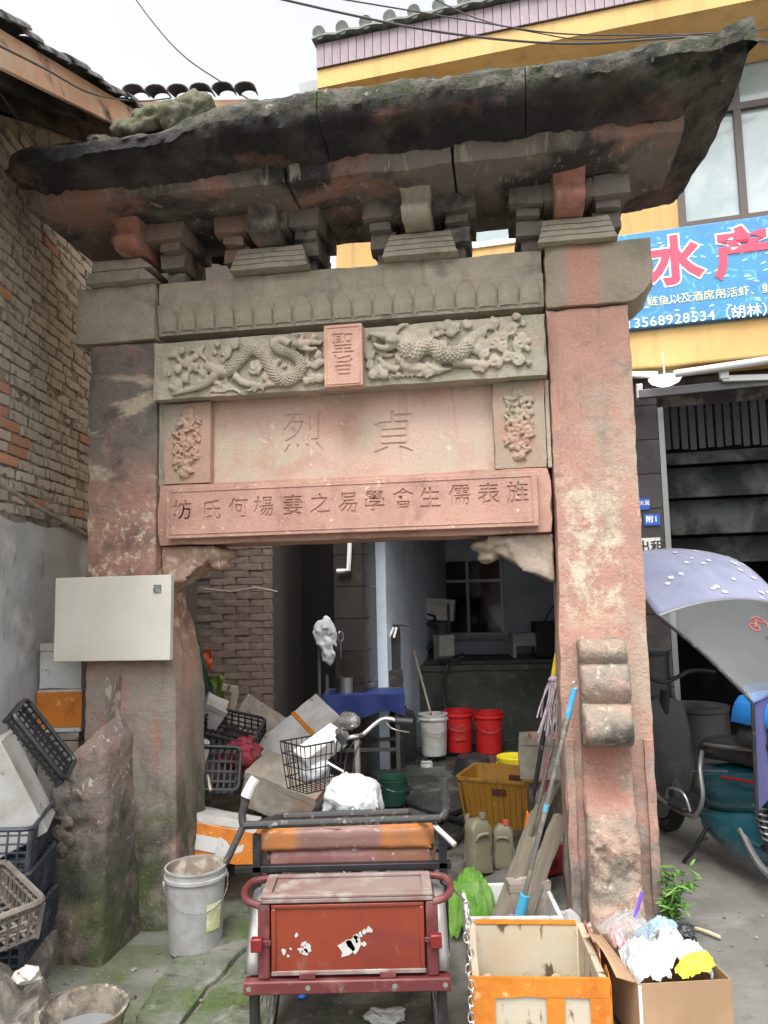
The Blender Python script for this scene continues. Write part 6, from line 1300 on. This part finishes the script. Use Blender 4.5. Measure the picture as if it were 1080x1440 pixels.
bg1 = thing('hanging_bag', 'bunch of thin white plastic bags hanging on the hook stand', 'bag', VP(457, 868, 7.02))
def hang(fn_): return blob(fn_, 'bag_film', M_bag, bg1, .012, .012, 14, 2)
mb = MB(); mb.ball((-.04, 0, -.12), (.06, .025, .12), 3, (0, .25, 0), fn=lambda p: 1+.4*fbm(p, 1.6)); mb.ball((.05, 0, -.12), (.05, .025, .13), 3, (0, -.35, 0), fn=lambda p: 1+.4*fbm(p+Vector((5, 0, 0)), 1.6)); mb.ball((.02, 0, -.30), (.055, .03, .15), 3, (0, -.15, 0), fn=lambda p: 1+.45*fbm(p+Vector((9, 0, 0)), 1.8)); mb.tube([(0, 0, .02), (0, 0, -.1)], [.012, .04], 8); hang(mb)
t = thing('wire_whisk', 'thin wire whisk hung beside the white bags', 'whisk', VP(479, 895, 7.15))
for k in range(3): MB().tube([Vector((.028*math.sin(a)*math.cos(k), .028*math.sin(a)*math.sin(k), .05*math.cos(a))) for a in [2*PI*j/16 for j in range(17)]], .0025, 5).build('wire', M_chrome, t)
MB().tube([(0, 0, -.05), (0, .01, -.2)], .004, 5).build('handle', M_chrome, t)
# pump unit on its rack, boxes and stool by the white wall
rkx = thing('pump_unit', 'black aerator pump on a steel rack in front of the white wall', 'pump', (.44, 9.6, 0))
for x in (-.28, .32):
    for y in (-.15, .2): MB().b6(x-.015, x+.015, y-.015, y+.015, .0, 1.60).build('leg', M_blk, rkx)
for z in (.93, 1.35): MB().b6(-.30, .34, -.17, .22, z, z+.025).build('shelf', M_blk, rkx)
mb = MB(); mb.b6(-.34, .0, -.14, .16, 1.38, 1.72); mb.build('motor', M_blkp, rkx, bev=.02)
for k in range(7): MB().b6(-.31, .01, -.13, .17, 1.40+.035*k, 1.412+.035*k).build('cooling_fin', M_blk, rkx)
MB().tube([(-.22, 0, 1.66), (-.2, 0, 1.74), (-.05, 0, 1.74), (-.02, 0, 1.66)], .018, 8).build('carry_handle', M_blk, rkx); MB().tube([(.0, -.05, 1.5), (.15, -.1, 1.45), (.18, -.15, 1.2), (.05, -.2, 1.05)], .02, 8).build('hose', M_blk, rkx)
for k in range(3): MB().lathe([(0, -.06), (.07, -.05), (.09, 0), (.07, .05), (0, .06)], 18, (-.2+.22*k, .0, 1.05)).build('float', mat('dark_green_plastic', (.03, .06, .04), .5), rkx)
q = VP(612, 858, 9.45); foam_box('foam_box', 'white foam box on the pump rack under the window', .36, .26, .26, (.66, 9.62, 1.400), (0, .10, -.15), lid=True)
foam_box('foam_box', 'white bin standing on the tank wall behind the pump hose', .2, .2, .30, (.68, 9.30, .934), (0, 0, .3), lid=True)
tag(MB().solid(lambda a, b, c: ((a-.5)*.16*(.8+.2*c), (b-.5)*.16*(.8+.2*c), .4*c), 2, 2, 4, .01).build('white_tub', M_foam), 'narrow white tub left of the black pump', 'tub').location = (.22, 9.35, .936)
sl_ = thing('white_stool', 'white plastic stool on the trough by the back wall', 'stool', (1.68, 9.55, .935)); MB().b6(-.16, .16, -.14, .14, .26, .29).build('seat', M_foam, sl_, bev=.01)
for sx in (-1, 1):
    for sy in (-1, 1): MB().bar((sx*.12, sy*.10, .26), (sx*.14, sy*.12, 0), .035).build('leg', M_foam, sl_)
MB().b6(-.15, .15, -.13, -.12, .14, .26).build('apron', M_foam, sl_)
tag(MB().stone(-.26, .26, -.18, .18, 0, .07, .06, .02, .012, 3).build('stone_step', M_tank), 'low dark wet stone step before the clean white bucket', 'step').location = (.28, 7.45, .0)
tag(MB().tube(smoothpts([Vector((.05, 7.9, .03)), Vector((.0, 7.0, .03)), Vector((.25, 6.3, .03)), Vector((.55, 5.9, .03)), Vector((.35, 5.4, .03)), Vector((.15, 5.6, .03)), Vector((.5, 6.2, .03)), Vector((.75, 6.4, .03))], 8), .022, 8).build('water_hose', M_blkp), 'black water hose snaking over the wet yard floor', 'hose')
tag(MB().tube([Vector((.50, 5.2, .3)), Vector((.49, 5.15, .2)), Vector((.47, 5.1, .03))], .016, 8).build('pipe_stub', M_pole), 'short grey upright pipe stub beside the amber basket', 'pipe')
gs = thing('gas_cylinder', 'dark dented gas cylinder standing beside the sooty stove', 'cylinder', (.14, 8.3, 0)); MB().lathe([(0, 0), (.13, .0), (.15, .03), (.15, .42), (.12, .50), (.05, .53), (.05, .56), (0, .56)], 24).build('body', M_soot, gs); MB().tube([(0, 0, .56), (0, 0, .62)], .02, 8).build('valve', M_steel, gs); MB().tube(smoothpts([Vector((0, 0, .60)), Vector((-.1, -.05, .7)), Vector((-.2, -.1, .62)), Vector((-.25, -.1, .9))], 5), .008, 6).build('gas_hose', M_blk, gs)
for k, (x, y, lab) in enumerate(((-.02, 7.0, 'dark plastic basin upside down on the wet floor by the table leg'), (.80, 7.6, 'dark plastic basin on the wet floor before the red buckets'))):
    tag(MB().lathe([(0, .16), (.15, .155), (.19, .02), (.205, .015), (.205, 0), (.18, 0), (0, .0)], 26, (x, y, .012)).build('plastic_basin', M_blkp), lab, 'basin')
tag(MB().tube(smoothpts([Vector((.9, 9.3, 1.0)), Vector((.7, 8.85, .95)), Vector((.62, 8.8, .6)), Vector((.66, 8.7, .3)), Vector((.5, 8.6, .03)), Vector((.3, 8.0, .03))], 6), .018, 8).build('drain_hose', M_blkp), 'black hose hanging over the tank wall down to the wet floor', 'hose')
cl = thing('dark_carrier', 'black open carton with a tilted lid at the back right of the yard', 'carton', (2.02, 9.5, .935)); MB().b6(-.22, .4, -.15, .2, 0, .42).build('body', M_blkp, cl, bev=.01); MB().bar((-.2, -.16, .30), (.0, -.16, .62), .03, .01).build('handle', M_blk, cl)

# ================================================================== e-bike with rain canopy
eb = thing('electric_scooter', 'teal electric scooter with lavender rain canopy parked right of the archway', 'scooter', (2.0, 4.8, at_ground(2, 4.8)), (0, 0, PI/2+math.radians(14)))
def ew(x, r, nm):
    w = MB().tube([Vector((x+(r-.045)*math.cos(a), 0, r+(r-.045)*math.sin(a))) for a in [2*PI*k/36 for k in range(37)]], .045, 10, False).build('wheel', M_rub, eb); MB().lathe([(0, -.04), (r-.09, -.035), (r-.085, .035), (0, .04)], 30).xf(Matrix.Translation((x, 0, r)) @ Matrix.Rotation(PI/2, 4, 'X')).build('rim', M_silver, w)
ew(-.62, .225, 'rear'); ew(.62, .225, 'front')
def eloft(nm, secs, m, parent=eb, n=16):
    mb = MB()
    for (x, hw, z0, z1, zc) in secs:
        for k in range(n):
            a = 2*PI*k/n; cy, cz = math.cos(a), math.sin(a); sq = lambda v: math.copysign(abs(v)**.7, v)
            mb.v.append(Vector((x, hw*sq(cy), zc+(z1-zc)*sq(cz) if cz > 0 else zc+(zc-z0)*sq(cz))))
    for i in range(len(secs)-1):
        for k in range(n): mb.f.append([i*n+k, i*n+(k+1) % n, (i+1)*n+(k+1) % n, (i+1)*n+k])
    mb.f.append(list(range(n))[::-1]); mb.f.append([(len(secs)-1)*n+k for k in range(n)]); return mb.build(nm, m, parent, 50)
eloft('tail_fairing', [(-.85, .05, .52, .62, .57), (-.7, .11, .46, .64, .56), (-.45, .15, .38, .64, .52), (-.2, .165, .32, .62, .48), (.02, .15, .30, .58, .45), (.10, .11, .33, .52, .43), (.12, .06, .38, .48, .43)], M_teal)
eloft('seat', [(-.70, .10, .645, .74, .68), (-.5, .14, .64, .76, .69), (-.2, .15, .62, .76, .68), (.0, .13, .60, .74, .66), (.08, .09, .60, .69, .64)], M_blkp)
for s in (-1, 1):
    MB().tube(smoothpts([Vector((-.30, s*.175, .60)), Vector((-.1, s*.18, .56)), Vector((.05, s*.17, .52))], 4), [.006]*9, 8).build('side_stripe', M_silver, eb)
    MB().tube(smoothpts([Vector((-.75, s*.13, .60)), Vector((-.5, s*.17, .585)), Vector((-.25, s*.175, .56))], 4), .008, 8).build('tail_light_strip', mat('dim_red_lens', (.25, .012, .015), .25), eb)
    MB().tube(smoothpts([Vector((-.05, s*.15, .66)), Vector((-.12, s*.22, .58)), Vector((-.17, s*.25, .44)), Vector((-.13, s*.26, .34)), Vector((-.05, s*.26, .30)), Vector((.3, s*.22, .30)), Vector((.48, s*.17, .36))], 5), .014, 10).build('crash_bar', M_silver, eb)
    MB().b6(-.02, .14, s*.235-.05, s*.235+.05, .312, .335).build('foot_peg', M_blkp, eb, bev=.008); MB().tube(smoothpts([Vector((-.10, s*.29, .34)), Vector((-.06, s*.30, .43)), Vector((.08, s*.30, .43)), Vector((.13, s*.29, .36))], 4), .009, 8).build('peg_guard', M_silver, eb)
    MB().tube([(-.50, s*.15, .50), (-.58, s*.15, .24)], .022, 10).build('shock_absorber', M_blk, eb)
    sp = MB().tube([Vector((-.50-.08*t, s*.15, .50-.24*t))+Vector((.030*math.cos(t*50), .030*math.sin(t*50), 0)) for t in [k/70 for k in range(8, 62)]], .006, 6).build('spring', M_silver, eb)
    MB().tube([(-.1, s*.12, .28), (-.62, s*.11, .225)], .024, 8).build('swing_arm', M_blk, eb)
eloft('belly_panel', [(-.55, .10, .14, .40, .27), (-.4, .175, .10, .42, .26), (-.15, .17, .12, .36, .24), (.05, .12, .16, .32, .24)], M_teal)
eloft('rear_mudguard', [(-.90, .07, .12, .26, .19), (-.80, .085, .24, .42, .34), (-.62, .09, .42, .50, .46), (-.45, .085, .34, .48, .42), (-.36, .07, .22, .38, .30)], M_teal)
MB().tube(smoothpts([Vector((-.36, .16, .30)), Vector((-.55, .19, .16)), Vector((-.80, .20, .13)), Vector((-.9, .19, .15))], 5), .02, 10).build('chain_guard', M_silver, eb)
MB().b6(.08, .50, -.15, .15, .24, .275).build('floorboard', M_blkp, eb, bev=.012)
eloft('leg_shield', [(.46, .10, .26, .40, .3), (.50, .18, .30, .75, .5), (.54, .19, .35, .90, .6), (.60, .14, .40, .92, .7), (.66, .08, .5, .85, .7)], M_blkp)
MB().tube([(.60, 0, .25), (.52, 0, .95)], .03, 10).build('fork', M_blk, eb); MB().tube(smoothpts([Vector((.42, .33, 1.06)), Vector((.50, .2, 1.07)), Vector((.52, 0, 1.0)), Vector((.50, -.2, 1.07)), Vector((.42, -.33, 1.06))], 5), .014, 10).build('handlebar', M_blk, eb)
MB().ball((.46, .36, 1.17), (.015, .06, .04), 2).build('mirror', M_blkp, eb); MB().tube([(.48, .28, 1.07), (.46, .36, 1.16)], .006, 6).build('mirror_stem', M_blk, eb)
MB().tube([(-.05, .12, .26), (-.02, .22, .10), (.04, .26, .01)], .012, 8).build('kick_stand', M_blk, eb)
for s in (-1, 1): MB().tube(smoothpts([Vector((-.05, s*.13, .70)), Vector((-.25, s*.19, .73)), Vector((-.55, s*.17, .76)), Vector((-.72, s*.10, .76))], 4), .011, 8).build('grab_rail', M_silver, eb)
MB().b6(-.80, -.42, -.15, .15, .765, .785).build('rack', M_blk, eb)
def case(z0, z1, hw, m, nm): return MB().solid(lambda a, b, c: (-.83+.40*a+.04*c*(.5-a), (2*b-1)*(hw-.03*c*c), z0+(z1-z0)*c-.02*c*(2*b-1)**2), 6, 8, 4, .02).build(nm, m, eb, 50)
case(.787, .895, .235, M_blkp, 'case_base'); case(.90, 1.06, .24, M_blue, 'case_lid'); MB().b6(-.842, -.825, .05, .11, .875, .925).build('latch', M_rb, eb, bev=.004); MB().b6(-.845, -.835, -.2, .2, .83, .85).build('case_strip', M_silver, eb)
# canopy: fabric shell, clear rear screen, cloth skirt, ribs
def cpt(a, b):
    x = -.22+1.05*b; y = (2*a-1)*.47; e_ = (2*a-1)**2
    z = 1.56+.34*math.sin(min(1, b*1.7)*PI/2)**1.1-.20*sst(.55, 1, b)-.085*e_*(1-.3*b)
    return Vector((x+.05*e_*(1-b), y, z))
cn = MB(); nu, nv = 24, 20
for j in range(nv+1):
    for i in range(nu+1): cn.v.append(cpt(i/nu, j/nv))
cn.f = [[j*(nu+1)+i, j*(nu+1)+i+1, (j+1)*(nu+1)+i+1, (j+1)*(nu+1)+i] for j in range(nv) for i in range(nu)]
can = cn.build('canopy', M_lav, eb, 60); sm = can.modifiers.new('s', 'SOLIDIFY'); sm.thickness = .004
for b in (0, .48, 1): MB().tube([cpt(i/16, b)+Vector((0, 0, -.003 if b else .0)) for i in range(17)], .008, 8).build('canopy_rib', M_silver, eb)
sr = random.Random(8)
for k in range(22):
    sph, sk = sr.uniform(0, 2), sr.uniform(.022, .04)
    a, b = sr.uniform(.05, .96), sr.uniform(.03, .46); c = cpt(a, b); du = (cpt(min(1, a+.01), b)-c).normalized(); dv = (cpt(a, b+.01)-c).normalized(); nn = du.cross(dv).normalized(); nn = nn if nn.z > 0 else -nn
    mb = MB(); r = sr.choice((.010, .014, .018)); n = 10
    if k % 5 == 0: pts = [c+nn*.006+(du*math.cos(2*PI*i/10+sph)+dv*math.sin(2*PI*i/10+sph))*(sk*sr.uniform(.7, 1.2) if i % 2 == 0 else sk*.35) for i in range(10)]
    else: pts = [c+nn*.006+(du*math.cos(2*PI*i/n)+dv*math.sin(2*PI*i/n)*.8)*r*(1+.25*sr.random()) for i in range(n)]
    mb.v = pts; mb.f = [list(range(len(pts)))]; mb.build('star_print' if k % 5 == 0 else 'dot_print', M_spot, can, 0)
def sc_pt(a, b):   # screen from canopy rear edge down to the case
    top = cpt(a, 0); bot = Vector((-.70, (2*a-1)*.30, 1.10-.06*(2*a-1)**2)); p = top.lerp(bot, b); return p+Vector((-.04*math.sin(PI*b), 0, 0))+Vector((.012*fbm((a*6, b*5, 1)), 0, 0))*b
def sk_pt(a, b):
    top = sc_pt(a, 1); bot = Vector((-.62-.12*math.cos((2*a-1)*1.5), (2*a-1)*.25, .80 if abs(2*a-1) < .5 else .80-.5*(abs(2*a-1)-.5)*2*.7)); return top.lerp(bot, b)+Vector((.018*math.sin(a*46)*b, .0, 0))
for nm, f, m, nu, nv in (('clear_screen', sc_pt, M_clear, 20, 16), ('cloth_skirt', sk_pt, M_lavd, 60, 8)):
    mb = MB()
    for j in range(nv+1):
        for i in range(nu+1): mb.v.append(f(i/nu, j/nv))
    mb.f = [[j*(nu+1)+i, j*(nu+1)+i+1, (j+1)*(nu+1)+i+1, (j+1)*(nu+1)+i] for j in range(nv) for i in range(nu)]
    o = mb.build(nm, m, eb, 70)
    if nm == 'clear_screen': scr = o
for a in (0, 1):
    MB().tube([sc_pt(a, b/8) for b in range(9)]+[sk_pt(a, b/4) for b in range(1, 5)], .010, 8).build('screen_edge', M_bar, eb)
MB().tube([sc_pt(i/16, 1)+Vector((-.004, 0, 0)) for i in range(17)], .006, 6).build('screen_hem', M_lavd, eb)
# faded scooter print on the screen
def sp_(a, b): return sc_pt(a, b)+Vector((-.006, 0, .003))
for (ca, cb_, r) in ((.53, .34, .028), (.40, .36, .028)):
    MB().tube([sp_(ca+r*1.1*math.cos(t), cb_+r*1.6*math.sin(t)) for t in [2*PI*k/18 for k in range(19)]], .0025, 5).build('print_wheel', M_redink, scr)
MB().tube([sp_(.53, .34), sp_(.50, .30), sp_(.47, .25), sp_(.45, .30), sp_(.42, .27), sp_(.40, .36)], .004, 5).build('print_frame', M_redink, scr); MB().tube([sp_(.51, .25), sp_(.46, .22), sp_(.42, .25)], .003, 5).build('print_rider', M_redink, scr)
for k in range(7): MB().tube([sp_(.515-k*.02, .46+.012*(k % 2)), sp_(.503-k*.02, .49-.01*(k % 3)), sp_(.507-k*.02, .455)], .0025, 5).build('print_stroke', M_ink, scr)
# dark bins behind the scooter
for i, (x, y, r, h, lab) in enumerate(((2.35, 6.05, .26, .72, 'black barrel behind the scooter seat'), (2.0, 6.1, .20, 1.15, 'tall black bin just right of the pillar'))):
    t = thing('black_barrel', lab, 'barrel', (x, y, at_ground(x, y)), group='dark bins by the shop'); MB().lathe([(0, 0), (r*.86, 0), (r, h*.3), (r, h*.33), (r*.985, h*.36), (r, h*.66), (r*.985, h*.7), (r*.95, h), (r*.9, h), (r*.85, .1), (0, .1)], 28).build('body', M_blkp, t, 45); MB().lathe([(r*.96, h-.01), (r*1.0, h+.0), (r*1.0, h+.03), (0, h+.05)], 28).build('lid', M_blkp, t, 45)

# ================================================================== overhead wires
def wire(label, pts, r=.006):
    tag(MB().tube(smoothpts([Vector(p) for p in pts], 10), r, 6).build('overhead_wire', M_wire), label, 'wire', 'overhead wires')
wire('thin wire dropping across the white sky to the house roof', [onY(150, -60, 7.5), onY(210, 25, 7.5), onY(260, 80, 7.5), onY(322, 122, 7.6), onY(350, 140, 7.8)], .007)
wire('thick twin wire along the top in front of the yellow parapet', [onY(350, -12, 5.4), onY(480, 18, 5.4), onY(600, 42, 5.4), onY(720, 57, 5.4), onY(830, 61, 5.4), onY(985, 52, 5.6), onY(1100, 60, 5.8)], .009)
wire('thin upper wire from the top edge to the roof tip', [onY(440, -8, 5.6), onY(560, 12, 5.6), onY(680, 32, 5.6), onY(800, 48, 5.6), onY(1000, 50, 5.8), onY(1100, 66, 5.8)], .006)
wire('short thin wire above the twin wire at the centre top', [onY(560, -30, 5.7), onY(660, 22, 5.7), onY(760, 47, 5.7), onY(850, 55, 5.7), onY(1100, 40, 5.8)], .005)
wire('loose wire running along the orange eaves board', [onX(-40, 45, -1.50), onX(60, 95, -1.50), onX(130, 132, -1.50), onX(195, 142, -1.49), onX(240, 138, -1.30)], .005)
wire('thin string hanging in front of the brick gable', [onX(-20, 100, -1.7), onX(30, 175, -1.8), onX(60, 215, -1.85)], .003)
